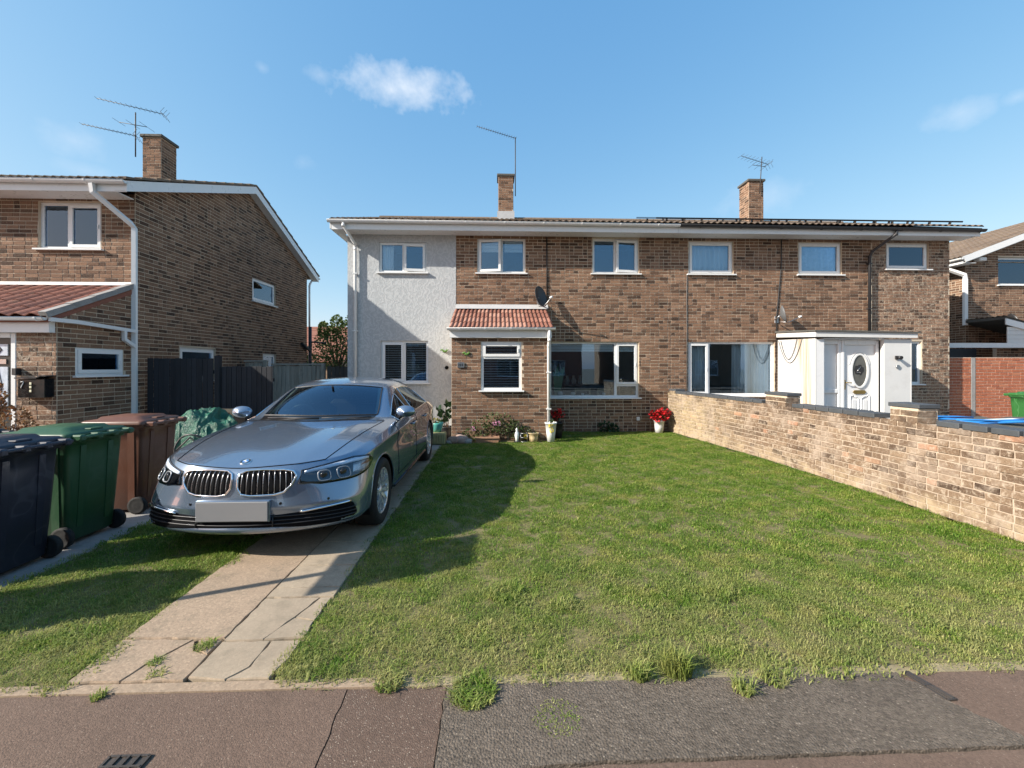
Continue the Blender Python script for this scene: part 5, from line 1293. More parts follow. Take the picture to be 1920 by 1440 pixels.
for side in (1, -1):
    hl = cb(skin(HLP, 26, 8, .004, side), 'headlight', m_trim, car)
    drl = A3([(.50, .126, .742), (.57, .19, .757), (.69, .30, .776), (.785, .43, .789), (.86, .57, .778), (.865, .57, .757), (.785, .41, .758), (.69, .28, .748), (.57, .17, .732), (.505, .12, .722)])
    cb(skin(drl, 20, 2, .010, side, .005), 'daytime_strip', m_drl, hl)
    for (cx, cy, cz, ra, rz) in ((.622, .199, .690, .052, .040), (.735, .304, .692, .058, .044)):
        ca_ = ang_of(cx, cy); P = []
        for i in range(24):
            t = 2 * pi * i / 24; sx_ = abs(cos(t)) ** .6 * (1 if cos(t) > 0 else -1); sz_ = abs(sin(t)) ** .6 * (1 if sin(t) > 0 else -1)
            P.append(snap(ca_ + sx_ * ra, cz + sz_ * rz, .012, side))
        r = MB(); r.tube(P + [P[0]], .0055, 6, caps=False); cb(r, 'lamp_ring', m_ring, hl)
        b = MB(); c0 = snap(ca_, cz, .006, side); dv_ = Vector((sin(ca_) * side, -cos(ca_), 0)); b.tube([c0 - dv_ * .004, c0 + dv_ * .006, c0 + dv_ * .012], [.036, .033, .018], 16); cb(b, 'projector_lens', m_glassdark, hl)
    tp = A3([(.79, .36, .672), (.795, .38, .742), (.855, .53, .752), (.872, .60, .725), (.862, .53, .686), (.845, .45, .664)])
    cb(skin(tp, 10, 4, .008, side, .004), 'side_reflector', m_lamp, hl)
    tp = A3([(.815, .45, .72), (.855, .55, .748), (.872, .61, .728), (.86, .56, .716)]); cb(skin(tp, 6, 2, .011, side, .003), 'amber_reflector', m_amber, hl)
    cb(skin(HLP, 26, 8, .0135, side, .002), 'lens', m_lens, hl)
    o_ = outline(HLP, .006, side, 3); r = MB(); r.tube(o_ + [o_[0]], .004, 5, caps=False); cb(r, 'gasket', m_black, hl)
    kd = cb(skin(KDP, 18, 6, .003, side), 'kidney_grille', m_dark, car)
    o_ = outline(KDP, .006, side, 4); r = MB(); r.tube(o_ + [o_[0]], .0095, 8, caps=False); cb(r, 'chrome_surround', m_chrome, kd)
    for i in range(10):
        x = .058 + .37 * i / 9; a_ = AX([(x, .67)])[0][0]; iv = interval(KDP, a_)
        if not iv: continue
        lo, hi = iv; r = MB(); P = [snap(a_, lo + (hi - lo) * k / 6, .009 + .006 * sin(pi * k / 6), side) for k in range(7)]; r.tube(P, .0026, 6); cb(r, 'grille_slat', m_grille, kd)
    # bright blade over the outer intake, fog lamp
    st = AX([(.49, .418), (.62, .434), (.75, .444), (.87, .452)]); P = []
    for a, b in zip(st, st[1:]):
        for k in range(5): P.append(snap(a[0] + (b[0] - a[0]) * k / 5, a[1] + (b[1] - a[1]) * k / 5, .012, side))
    r = MB(); r.tube(P, [.004] + [.009] * (len(P) - 2) + [.005], 6); cb(r, 'intake_blade', m_chrome, car)
    # exterior mirror
    mir = MB()
    def mp(u, v):
        t = 2 * pi * u; f = v; rr = [.55, .9, 1.0, .98, .80, .35, .02][min(6, int(round(v * 6)))]
        return Vector((side * (.995 + .118 * cos(t) * rr * (1.05 - .1 * f)), 1.83 - .125 * f, 1.062 + (.066 * sin(t)) * rr + (.012 if sin(t) > 0 else 0) * rr))
    mir.grid(mp, 20, 6); mo = cb(mir, 'wing_mirror', m_paint, car)
    r = MB(); r.tube([(side * .90, 1.80, .985), (side * .94, 1.80, 1.01), (side * .98, 1.79, 1.03)], [.03, .025, .03], 8); cb(r, 'mirror_stalk', m_trim, mo)
    r = MB(); r.lathe([(.095, 0), (.0, .0)], 20); r.xform(Matrix.Translation((side * .99, 1.832, 1.064)) @ Matrix.Rotation(radians(90), 4, 'X') @ Matrix.Diagonal((1, .58, 1, 1))); cb(r, 'mirror_glass', m_chrome, mo)
# lower intake with bars
it = cb(skin(INP, 60, 4, .003), 'lower_intake', m_dark, car)
for zz in (.335, .362, .392):
    P = []
    for k in range(61):
        a = INP[0][0] + (INP[10][0] - INP[0][0]) * k / 60; iv = interval(INP, a)
        if iv and iv[0] + .006 < zz < iv[1] - .006: P.append(snap(a, zz, .008))
    if len(P) > 3: r = MB(); r.tube(P, .005, 5); cb(r, 'intake_bar', m_black, it)
for x in (-.30, .30):
    a = AX([(x, .35)])[0][0]; r = MB(); r.tube([snap(a, .318, .012), snap(a, .398, .012)], .006, 6); cb(r, 'intake_upright', m_black, it)
# number plate, badge, small fittings
m_plate = simple('blank_plate', (.19, .19, .195), .5, var=.06, nscale=2); yb = snap(0, .45).y
pm = MB(); pm.cbox(-.285, .285, yb - .016, yb - .006, .372, .530, .004); pl = cb(pm, 'number_plate', m_plate, car); pm = MB(); pm.cbox(-.292, .292, yb - .0055, yb + .03, .366, .536, .003); cb(pm, 'plate_holder', m_paint, pl)
h = CAR_BV.ray_cast(Vector((0, -1, .812)), Vector((0, 1, 0))); bp, bn = h[0], h[1]
if bn.y > 0: bn = -bn
Q = Matrix.Translation(bp) @ bn.to_track_quat('Z', 'Y').to_matrix().to_4x4()
r = MB(); r.lathe([(.0, .006), (.026, .0065), (.027, .004)], 24); r.xform(Q); bd = cb(r, 'badge', m_white, car)
r = MB(); r.lathe([(.0265, .002), (.0265, .008), (.039, .008), (.041, .0)], 24); r.xform(Q); cb(r, 'badge_ring', m_black, bd)
r = MB(); r.lathe([(.040, .0), (.041, .009), (.044, .0)], 24); r.xform(Q); cb(r, 'badge_rim', m_chrome, bd); r = MB(); r.lathe([(.0255, .003), (.0265, .010), (.0280, .003)], 24); r.xform(Q); cb(r, 'badge_inner_rim', m_chrome, bd)
m_badge = simple('badge_blue', (.03, .16, .42), .3)
for k in (0, 2):
    r = MB(); n0 = len(r.v); r.add([(0, 0, .0075)] + [(.0255 * cos(pi / 2 * (k + i / 6)), .0255 * sin(pi / 2 * (k + i / 6)), .0075) for i in range(7)] + [(0, 0, .005)] + [(.0255 * cos(pi / 2 * (k + i / 6)), .0255 * sin(pi / 2 * (k + i / 6)), .005) for i in range(7)], [tuple(range(8)), tuple(range(8, 16))[::-1]] + [(i, (i + 1) % 8, 8 + (i + 1) % 8, 8 + i) for i in range(8)]); r.xform(Q); cb(r, 'badge_quarter', m_badge, bd)
for x in (-.36, .36, -.70, .70):
    a = AX([(x, .50)])[0][0]; p = snap(a, .50, .002); dd = Vector((sin(a), -cos(a), 0)); r = MB(); r.tube([p - dd * .002, p + dd * .002], .011, 12); cb(r, 'parking_sensor', m_trim, car)
# seams, window trim
def edge_tubes(sel, rad, name, mat, parent, inset=0.0):
    m = MB()
    for e in car_bm.edges:
        if len(e.link_faces) != 2: continue
        a, b = (car_zones[f.material_index] for f in e.link_faces)
        if a != b and sel(a, b): m.tube([e.verts[0].co - e.verts[0].normal * inset, e.verts[1].co - e.verts[1].normal * inset], rad, 5, caps=False)
    return cb(m, name, mat, parent, False)
isdoor = lambda z: 'door' in z and 'pillar' not in z; isglass = lambda z: 'side_window' in z
edge_tubes(lambda a, b: (isdoor(a) != isdoor(b) or (isdoor(a) and isdoor(b))) and not isglass(a) and not isglass(b), .0045, 'door_gap', m_dark, car)
edge_tubes(lambda a, b: 'bonnet' in (a, b), .0045, 'bonnet_gap', m_dark, car)
for zn, dr in (('side_window_front', d1), ('side_window_rear', d2), ('side_window_front_far', d3), ('side_window_rear_far', d4)): edge_tubes(lambda a, b: (a == zn) != (b == zn), .0075, 'window_trim', m_chrome, dr)
edge_tubes(lambda a, b: 'windscreen' in (a, b) or 'rear_window' in (a, b), .009, 'glass_seal', m_black, car)
# door handles, sill strip, arches, floor
for sd, dr, y in ((1, d1, 2.40), (-1, d3, 2.40), (1, d2, 3.32), (-1, d4, 3.32)):
    hh = CAR_BV.ray_cast(Vector((sd * 1.6, y, .845)), Vector((-sd, 0, 0)))[0]
    r = MB(); r.tube([(hh.x + sd * .004, y - .11, .845), (hh.x + sd * .028, y - .09, .847), (hh.x + sd * .03, y + .08, .852), (hh.x + sd * .004, y + .11, .852)], [.012, .014, .014, .012], 8); cb(r, 'door_handle', m_paint, dr)
for sd in (1, -1):
    r = MB(); r.tube([(sd * .955, 1.36, .262), (sd * .962, 2.4, .255), (sd * .955, 3.42, .262)], .016, 6); cb(r, 'sill_strip', m_trim, car)
    for wy in (WF, WR):
        P = []
        for k in range(27):
            t = radians(-8 + 196 * k / 26); y, z = wy + cos(t) * (ARCH - .002), WZ + sin(t) * (ARCH - .002)
            hh = CAR_BV.ray_cast(Vector((sd * 1.6, wy + cos(t) * (ARCH + .012), WZ + sin(t) * (ARCH + .012))), Vector((-sd, 0, 0)))[0]
            if hh: P.append(Vector((hh.x - sd * .004, y, z)))
        if len(P) > 2: r = MB(); r.tube(P, .010, 6); cb(r, 'arch_lip', m_paint, car)
        r = MB(); r.grid(lambda u, v: (sd * (.50 + .42 * v), wy + cos(radians(-20 + 220 * u)) * (ARCH + .004), WZ + sin(radians(-20 + 220 * u)) * (ARCH + .004)), 20, 1)
        r.add([(sd * .5, wy - .4, .1), (sd * .5, wy + .4, .1), (sd * .5, wy + .4, .75), (sd * .5, wy - .4, .75)], [(0, 1, 2, 3)]); cb(r, 'wheel_housing', m_dark, car)
r = MB(); r.box(-.80, .80, .35, 4.6, .205, .24); cb(r, 'floor_pan', m_dark, car)
# wheels
m_rim = simple('alloy_rim', (.70, .70, .71), .25, .55, var=.05)
tyre_p = [(.232, -.105), (.262, -.118), (.300, -.120), (.325, -.108), (.3375, -.080), (.338, 0), (.3375, .080), (.325, .108), (.300, .120), (.262, .118), (.232, .105)]
wheel_parts = []
def wheel(cx, cy, sd, first=[]):
    w = MB(); w.lathe(tyre_p, 40)
    for k in (-.045, 0, .045): w.lathe([(.3382, k - .004), (.330, k), (.3382, k + .004)], 40)
    if not first:
        parts = {}; bl = MB(); bl.lathe([(.236, -.10), (.238, .085), (.232, .104), (.222, .106), (.212, .092), (.205, .04), (.20, -.08)], 40); parts['rim'] = bl
        sp = MB(); n = 10
        for i in range(n):
            for dlt in (-.085, .085):
                t0 = 2 * pi * i / n; t1 = t0 + dlt; a0 = Vector((cos(t0) * .045, sin(t0) * .045, .078)); a1 = Vector((cos(t1) * .212, sin(t1) * .214, .102)); am = a0.lerp(a1, .5) + Vector((0, 0, .012))
                tn = Vector((-sin(t0), cos(t0), 0)); P = []
                for p, ww in ((a0, .014), (am, .0115), (a1, .013)): P.append([p - tn * ww, p + tn * ww, p + tn * ww * .8 - Vector((0, 0, .03)), p - tn * ww * .8 - Vector((0, 0, .03))])
                b = len(sp.v); sp.add([q for r_ in P for q in r_], [(k * 4 + j, k * 4 + (j + 1) % 4, k * 4 + 4 + (j + 1) % 4, k * 4 + 4 + j) for k in (0, 1) for j in range(4)], False)
        parts['spoke_star'] = sp
        hb = MB(); hb.lathe([(0, .092), (.030, .092), (.036, .086), (.050, .080), (.062, .066), (.060, .01)], 24)
        for i in range(5): t = 2 * pi * i / 5 + .3; hb.tube([(cos(t) * .047, sin(t) * .047, .05), (cos(t) * .047, sin(t) * .047, .085)], .007, 6)
        parts['hub'] = hb; dk = MB(); dk.lathe([(.0, -.01), (.155, -.01), (.157, -.03), (.0, -.03)], 28); parts['brake_disc'] = dk
        cp = MB(); cp.prism([(.09, -.08), (.165, -.075), (.17, .075), (.09, .08)], 'z', -.04, .02); parts['brake_caliper'] = cp
        first.append({k: (v.v[:], v.f[:], v.sm[:]) for k, v in parts.items()})
    M = Matrix.Translation((cx, cy, WZ)) @ Matrix.Rotation(radians(90) * sd, 4, 'Y') @ Matrix.Rotation(.17 * cy, 4, 'Z')
    w.xform(M); t = cb(w, 'wheel', m_rubber, car)
    for k, (v, f, sm) in first[0].items():
        q = MB(); q.v = list(v); q.f = list(f); q.sm = list(sm); q.xform(M); cb(q, k, {'rim': m_rim, 'spoke_star': m_rim, 'hub': m_rim, 'brake_disc': m_steel, 'brake_caliper': m_black}[k], t)
for sd in (1, -1):
    wheel(sd * .842, WF, sd); wheel(sd * .842, WR, sd)
# cabin
r = MB(); r.grid(lambda u, v: (-.80 + 1.6 * u, 1.62 + .42 * v - .04 * cos(2 * pi * u), .965 + .035 * sin(pi * v) - .12 * v * v), 16, 6); r.box(-.8, .8, 1.98, 2.04, .5, .90); cb(r, 'dashboard', m_dash, car)
def seat(x, y, rear=False):
    s = MB(); w = .25 if not rear else .60
    s.cbox(x - w, x + w, y - .05, y + .48, .42, .60, .05); st = len(s.v); s.cbox(x - w * .95, x + w * .95, y + .42, y + .58, .52, 1.10, .06)
    o = cb(s, 'seat', m_cloth, car)
    for hx in ((x,) if not rear else (x - .35, x + .35)):
        h_ = MB(); h_.cbox(hx - .13, hx + .13, y + .47, y + .56, 1.12, 1.28, .035); cb(h_, 'headrest', m_cloth, o)
seat(-.38, 2.05); seat(.38, 2.05); seat(0, 2.95, True)
r = MB(); P = [(-.38 + .185 * cos(2 * pi * i / 24), 1.99 + .05 * sin(2 * pi * i / 24), .95 + .175 * sin(2 * pi * i / 24)) for i in range(25)]; r.tube(P, .016, 8, caps=False); r.cbox(-.45, -.31, 1.965, 2.0, .90, 1.0, .02); r.box(-.55, -.21, 1.98, 1.995, .935, .96); cb(r, 'steering_wheel', m_dash, car)
r = MB(); r.cbox(-.13, .13, 2.06, 2.09, 1.275, 1.335, .012); r.tube([(0, 2.06, 1.33), (0, 2.04, 1.37)], .015, 6); cb(r, 'rear_view_mirror', m_trim, car)
m_head = simple('headlining', (.36, .35, .33), .9)
r = MB(); r.grid(lambda u, v: (-.52 + 1.04 * u, 2.32 + 1.2 * v, 1.36 + .045 * sin(pi * v) - .05 * (2 * u - 1) ** 2), 8, 8); cb(r, 'headlining', m_head, car)
for sd in (1, -1):
    r = MB(); r.tube([(sd * .65, 1.72, 1.0), (sd * .60, 2.0, 1.17), (sd * .54, 2.28, 1.33)], .022, 6); cb(r, 'pillar_lining', m_head, car)
r = MB(); r.tube([(-.55, 1.53, 1.022), (-.1, 1.50, 1.02), (.05, 1.50, 1.02)], .008, 5); cb(r, 'wiper', m_black, car); r = MB(); r.tube([(.08, 1.51, 1.02), (.5, 1.57, 1.018), (.62, 1.62, 1.02)], .008, 5); cb(r, 'wiper', m_black, car)
r = MB(); r.hexa([(-.03, 3.60, 1.415), (.03, 3.60, 1.415), (.012, 3.76, 1.37), (-.012, 3.76, 1.37), (-.008, 3.66, 1.45), (.008, 3.66, 1.45), (.006, 3.73, 1.46), (-.006, 3.73, 1.46)]); cb(r, 'roof_antenna', m_paint, car)
# ================================================================== bins and props
def plastic(name, col, scr=.3):
    m = newmat(name); t = NT(m); p = t.obj()
    c = t.mix(t.noise(p, 3, 5), [x * .8 for x in col], [x * 1.25 for x in col]); w = t.n('TexWave'); w.inputs['Scale'].default_value = 1.3; w.inputs['Distortion'].default_value = 22; w.inputs['Detail'].default_value = 3; t.l(p, w.inputs['Vector'])
    c = t.mix(t.math('MULTIPLY', t.mr(w.outputs['Fac'], .965, 1.0), scr), c, [min(1, x * 2 + .10) for x in col]); c = t.mix(t.mr(t.noise(p, 2.0, 5, .7), .55, .8, 0, .35), c, (.10, .095, .085))
    t.color(c); t.rough(t.mr(t.noise(p, 5, 4), .3, .7, .34, .5)); t.b.inputs['Specular IOR Level'].default_value = .5; t.bump(t.noise(p, 160, 2), .05, .003); return m
m_navy = plastic('navy_plastic', (.017, .020, .033), .14); m_green = plastic('green_plastic', (.020, .070, .030), .06); m_brown = plastic('brown_plastic', (.12, .050, .030), .06); m_blackp = plastic('black_bin_plastic', (.018, .019, .022), .08)
def wheelie(loc, rot, mat, label, sticker=False):
    """two-wheeled bin; local +x is the wheel and hinge side"""
    r = thing('wheelie_bin', loc, label, 'bin', 'wheelie bins'); r.rotation_euler = (0, 0, radians(rot)); C = Vector(loc)
    def put(mb, name, mt, par):
        for i, v in enumerate(mb.v): mb.v[i] = (v[0] + C.x, v[1] + C.y, v[2] + C.z)
        return mb.build(name, mt, par)
    # body: rings from base to rim, rounded corners
    def ring(x0, x1, hy, rc, z, n=4):
        P = []
        for (cx, cy, a0) in ((x1 - rc, hy - rc, 0), (x0 + rc, hy - rc, 90), (x0 + rc, -hy + rc, 180), (x1 - rc, -hy + rc, 270)):
            for k in range(n + 1): a = radians(a0 + 90 * k / n); P.append((cx + rc * cos(a), cy + rc * sin(a), z))
        return P
    prof = [ring(-.20, .20, .205, .05, .035), ring(-.235, .225, .225, .05, .06), ring(-.27, .245, .245, .045, .42), ring(-.305, .262, .262, .04, .80), ring(-.315, .268, .268, .04, .925), ring(-.335, .285, .285, .04, .932), ring(-.338, .288, .288, .04, .985)]
    m = MB(); k = len(prof[0])
    for p in prof: m.v += p
    for i in range(len(prof) - 1):
        for j in range(k): m.f.append((i * k + j, i * k + (j + 1) % k, (i + 1) * k + (j + 1) % k, (i + 1) * k + j)); m.sm.append(i not in (4,))
    m.f.append(tuple(range(k))[::-1]); m.sm.append(False); b = put(m, 'body', mat, r)
    for sy in (-1, 1):  # side ribs
        q = MB(); q.hexa([(.10, sy * .222, .10), (.16, sy * .222, .10), (.165, sy * .238, .10), (.095, sy * .238, .10), (.12, sy * .255, .90), (.18, sy * .255, .90), (.185, sy * .272, .90), (.115, sy * .272, .90)]); put(q, 'rib', mat, b)
    for yy in (-.13, .13):
        q = MB(); q.hexa([(.20, yy - .03, .16), (.236, yy - .025, .16), (.236, yy + .025, .16), (.20, yy + .03, .16), (.24, yy - .03, .90), (.276, yy - .025, .90), (.276, yy + .025, .90), (.24, yy + .03, .90)]); put(q, 'rib', mat, b)
    # lid with raised centre and turned-down edge
    L = MB(); lid = [ring(-.365, .30, .302, .05, .985), ring(-.365, .30, .302, .05, 1.012), ring(-.345, .28, .285, .05, 1.028), ring(-.27, .20, .215, .05, 1.040), ring(-.25, .18, .195, .05, 1.062), ring(-.05, .05, .05, .02, 1.068)]
    for p in lid: L.v += p
    for i in range(len(lid) - 1):
        for j in range(k): L.f.append((i * k + j, i * k + (j + 1) % k, (i + 1) * k + (j + 1) % k, (i + 1) * k + j)); L.sm.append(True)
    L.f.append(tuple(range((len(lid) - 1) * k, len(lid) * k))); L.sm.append(False); ld = put(L, 'lid', mat, r)
    q = MB(); q.cbox(.19, .27, -.06, .06, 1.028, 1.046, .006); put(q, 'lid_grip', mat, ld)
    for yy in (-.235, -.08, .08, .235):
        q = MB(); q.cbox(.285, .385, yy - .03, yy + .03, .955, 1.012, .012); put(q, 'hinge', mat, r)
    q = MB(); q.tube([(.365, -.27, .985), (.37, -.1, .988), (.37, .1, .988), (.365, .27, .985)], .017, 8); put(q, 'handle', mat, r)
    for sy in (-1, 1):
        w = MB(); w.lathe([(.0, -.022), (.035, -.024), (.070, -.018), (.090, -.024), (.094, 0), (.090, .024), (.070, .018), (.035, .024), (.0, .022)], 24); w.xform(Matrix.Translation((.205, sy * .250, .094)) @ Matrix.Rotation(radians(90), 4, 'X')); put(w, 'wheel', m_rubber, r)
    q = MB(); q.tube([(.19, -.25, .102), (.19, .25, .102)], .012, 8); put(q, 'axle', m_steel, r)
    if sticker:
        for j, (w_, zz) in enumerate(((.16, .62), (.10, .56), (.19, .50), (.22, .44), (.14, .38))):
            q = MB(); q.hexa([(-.10 - w_ / 2 + dx * w_, -.245 - .004 * dy - .012 * ((zz + dz * .03 - .42) / .38), zz + dz * .03) for dz in (0, 1) for dx, dy in ((0, 1), (1, 1), (1, 0), (0, 0))]); put(q, 'printed_line', m_white, b)
    return r
wheelie((-4.00, 3.46, 0), 0, m_navy, 'navy blue wheelie bin nearest the camera, in front of the green one')
wheelie((-4.06, 4.14, 0), -2, m_green, 'green wheelie bin between the navy bin and the brown bin')
wheelie((-4.17, 5.02, 0), 2, m_brown, 'brown wheelie bin beside the car bonnet')
wheelie((-4.98, 3.92, 0), 3, m_blackp, 'black wheelie bin half hidden at the left picture edge')
wheelie((-4.20, 2.52, 0), 0, m_navy, 'unseen navy wheelie bin left of the picture, added for its shadow')  # out-of-view bin, added to cast the shadow over the left grass strip
wheelie((11.95, 8.95, 0), 90, plastic('bright_green_plastic', (.028, .12, .03)), 'green wheelie bin with white print by the red brick wall', True)
# sign board whose shadow falls across the drive
r = thing('sign_board', (-3.72, 2.41, 0), 'blank sign board on a post, throwing its shadow on the drive', 'sign')
m = MB(); m.cbox(-3.745, -3.695, 2.385, 2.435, 0, 2.24, .004); m.build('post', m_white_paint, r); m = MB(); m.box(-3.694, -3.684, 2.09, 2.74, 1.50, 2.23); m.build('board', m_white, r)
# tarpaulin heap
def tarp_mat():
    m = newmat('green_tarpaulin'); t = NT(m); p = t.obj(); t.color(t.mix(t.noise(p, 8, 4), (.003, .065, .036), (.008, .13, .075))); t.rough(.33); t.bump(t.noise(p, 22, 4, .6, 2.5), .7, .03); return m
m_tarp = tarp_mat()
import mathutils
def nz(x, y, z=0): return mathutils.noise.noise(Vector((x, y, z)))
th = thing('covered_heap', (-4.55, 6.7, 0), 'heap of garden things under a crumpled green tarpaulin beside the car', 'heap')
m = MB()
def tf(u, v):
    x = -5.12 + 1.15 * u; y = 6.25 + 1.0 * v; e = max(0, 1 - (abs(2 * u - 1)) ** 3) * max(0, 1 - (abs(2 * v - 1)) ** 4)
    z = .34 + .40 * e ** .6 + .14 * nz(x * 2.3, y * 2.3) + .20 * (.5 - abs(nz(x * 3.1 + y, y * 2.2 - x, 3))) * e + .09 * (.5 - abs(nz(x * 8 - y * 2, y * 6 + x * 3, 5))) + .02 * nz(x * 22, y * 20, 1) + .12 * math.exp(-((u - .45) / .16) ** 2) * e
    return (x + .06 * nz(x * 6, y * 6, 9), y + .06 * nz(x * 6, y * 6, 4), z)
m.grid(tf, 80, 70, smooth=False); o = m.build('tarpaulin', m_tarp, th, recalc=False); o.modifiers.new('t', 'SOLIDIFY').thickness = .004
m = MB()
for i in range(5): m.cbox(-5.0 + .2 * i, -4.75 + .2 * i, 6.4, 7.0 - .05 * i, 0, .30 + .07 * (i % 3), .02)
m.build('dark_boxes', m_black, th)
m = MB(); m.tube([(-4.35 + .22 * cos(2 * pi * i / 20), 6.14 + .02 * sin(i), .46 + .20 * sin(2 * pi * i / 20)) for i in range(21)], .012, 6); m.tube([(-4.75, 6.15, .25), (-4.35, 6.12, .62), (-4.05, 6.15, .36), (-4.5, 6.15, .40)], .012, 6); m.build('tubular_frame', m_black, th)
m = MB(); m.grid(lambda u, v: (-4.15 + .35 * u + .03 * nz(u * 9, v * 9), 6.05 + .3 * v, .34 + .12 * sin(pi * u) + .08 * nz(u * 6, v * 6, 2)), 14, 10); o = m.build('loose_sheet', m_tarp, th, recalc=False); o.modifiers.new('t', 'SOLIDIFY').thickness = .004
r = thing('wooden_crate', (-5.15, 8.1, 0), 'pale wooden crate standing against the black gate', 'crate')
for x in (-5.40, -5.16, -4.92): m = MB(); m.box(x, x + .05, 7.93, 7.96, 0, .84); m.build('upright', m_wood, r)
for z in (.10, .35, .60, .78): m = MB(); m.box(-5.42, -4.84, 7.905, 7.928, z, z + .07); m.build('slat', m_wood, r)
m = MB(); m.box(-5.40, -4.86, 7.965, 8.3, .02, .80); m.build('inside', m_roomfloor, r)
# wall furniture of the neighbour porch
r = thing('letter_box', (-7.24, 6.93, 1.14), 'black metal letter box with white number on brick pier', 'letter box')
m = MB(); m.cbox(-7.44, -7.03, 6.80, 6.945, 1.14, 1.43, .008); m.build('box', m_trim, r)
m = MB()
prf = [(-7.47, 1.435), (-7.15, 1.44), (-7.08, 1.475), (-7.0, 1.47), (-7.0, 1.485), (-7.09, 1.49), (-7.16, 1.455), (-7.47, 1.455)]; m.prism(prf, 'y', 6.78, 6.945); m.build('lid', m_black, r)
m = MB(); m.tube([(-7.385, 6.796, 1.385), (-7.35, 6.796, 1.392), (-7.345, 6.796, 1.375), (-7.375, 6.796, 1.32), (-7.385, 6.796, 1.29)], .0055, 5); m.build('digit_seven', m_white, r)
m_cream = simple('cream_sticker', (.62, .58, .40), .6)
for z in (1.34, 1.285, 1.225): m = MB(); m.cbox(-7.26, -7.225, 6.793, 6.799, z, z + .038, .003); m.build('sticker', m_cream, r)
r = thing('wall_lamp', (-7.56, 6.93, 1.5), 'small black up-down lamp on neighbour pier above letter box', 'wall lamp'); m = MB(); m.cbox(-7.60, -7.53, 6.86, 6.94, 1.49, 1.60, .006); m.build('housing', m_black, r); m = MB(); m.tube([(-7.565, 6.89, 1.485), (-7.565, 6.89, 1.491)], .022, 10); m.build('lens', m_white, r)
# main porch wall furniture
r = thing('house_number', (-.79, 9.25, 1.62), 'small grey slate house number plaque on porch brickwork', 'plaque'); m = MB(); m.cbox(-.87, -.72, 9.215, 9.243, 1.60, 1.72, .008); m.build('plaque', m_steel, r)
for x in (-.835, -.795, -.755): m = MB(); m.cbox(x - .012, x + .012, 9.209, 9.216, 1.63, 1.69, .002); m.build('digit', m_black, r)
def gecko(x, y, z, label, s=1):
    m = MB(); P = [(x - .09 * s + .18 * s * i / 8, y - .012, z + .02 * s * sin(i * 1.1)) for i in range(9)]; m.tube(P, [.006, .02, .016, .024, .027, .024, .017, .01, .004], 8)
    for dx, dz in ((-.03, .045), (.03, .045), (-.03, -.04), (.03, -.04)): m.tube([(x + dx, y - .01, z), (x + dx * 1.6, y - .01, z + dz)], .006, 5)
    o = m.build('lizard_ornament', simple('green_enamel' + label[:3], (.10, .20, .04), .35)); tag(o, label, 'ornament')
gecko(-.67, 9.238, 1.91, 'small green lizard ornament on porch brickwork'); gecko(-1.30, 10.47, 2.02, 'green lizard ornament on the grey rendered wall', 1.2)
m = MB(); m.tube([(-1.25, 10.49, 1.60), (-1.25, 10.47, 1.60)], .045, 14); o = m.build('vent_hole', m_dark); tag(o, 'round dark vent hole in the grey rendered wall', 'vent')
m = MB(); m.cbox(3.50, 3.58, 10.46, 10.489, .27, .36, .006); o = m.build('socket_box', m_white); tag(o, 'small white outdoor socket box low on brick wall', 'socket')
m = MB(); m.cbox(15.25, 15.50, 12.80, 12.99, 4.98, 5.10, .02); o = m.build('alarm_box', m_white); tag(o, 'white security light under barge board of far right house', 'security light')
# ------------------------------------------------------------------ dishes and aerials
def dish(c, aim, rx, rz, label, mat, back=(0, 1, 0)):
    r = thing('satellite_dish', c, label, 'satellite dish'); C = Vector(c); D = Vector(aim).normalized(); Q = Matrix.Translation(C) @ D.to_track_quat('Z', 'Y').to_matrix().to_4x4()
    m = MB(); m.lathe([(.0, -.07), (.3, -.063), (.6, -.042), (.85, -.016), (1.0, .008), (1.0, .0), (.85, -.026), (.6, -.052), (.3, -.073), (.0, -.08)], 28, sx=rx, sy=rz); m.xform(Q); m.build('reflector', mat, r)
    tip = C + D * .36 + Vector((0, 0, -.16)); m = MB(); m.tube([C - D * .07 + Vector((0, 0, -rz * .8)), C + D * .1 + Vector((0, 0, -rz * 1.05)), tip], .011, 6); m.build('arm', m_steel, r)
    m = MB(); m.tube([tip - D * .05, tip + D * .02], [.03, .022], 10); m.build('receiver', m_white, r)
    m = MB(); B = Vector(back); m.tube([C - D * .07, C - D * .13 + Vector((0, 0, -.05)), C - D * .10 + B * .16 + Vector((0, 0, -.10))], .018, 8); m.cbox(C.x + B.x * .2 - .05, C.x + B.x * .2 + .05, HY - .03, HY - .009, C.z - .2, C.z - .02, .006); m.build('bracket', m_steel, r)
dish((1.06, 10.20, 3.33), (.62, -.70, .28), .20, .27, 'dark grey satellite dish above the red tiled porch', simple('dish_dark', (.045, .047, .05), .5))
dish((7.10, 10.20, 2.93), (.86, -.47, .22), .19, .22, 'pale grey satellite dish seen edge-on above the white porch', simple('dish_pale', (.11, .115, .12), .5))
dish((16.3, 12.75, 2.95), (.9, -.3, .25), .26, .36, 'black satellite dish on the far right house above its porch', m_black)
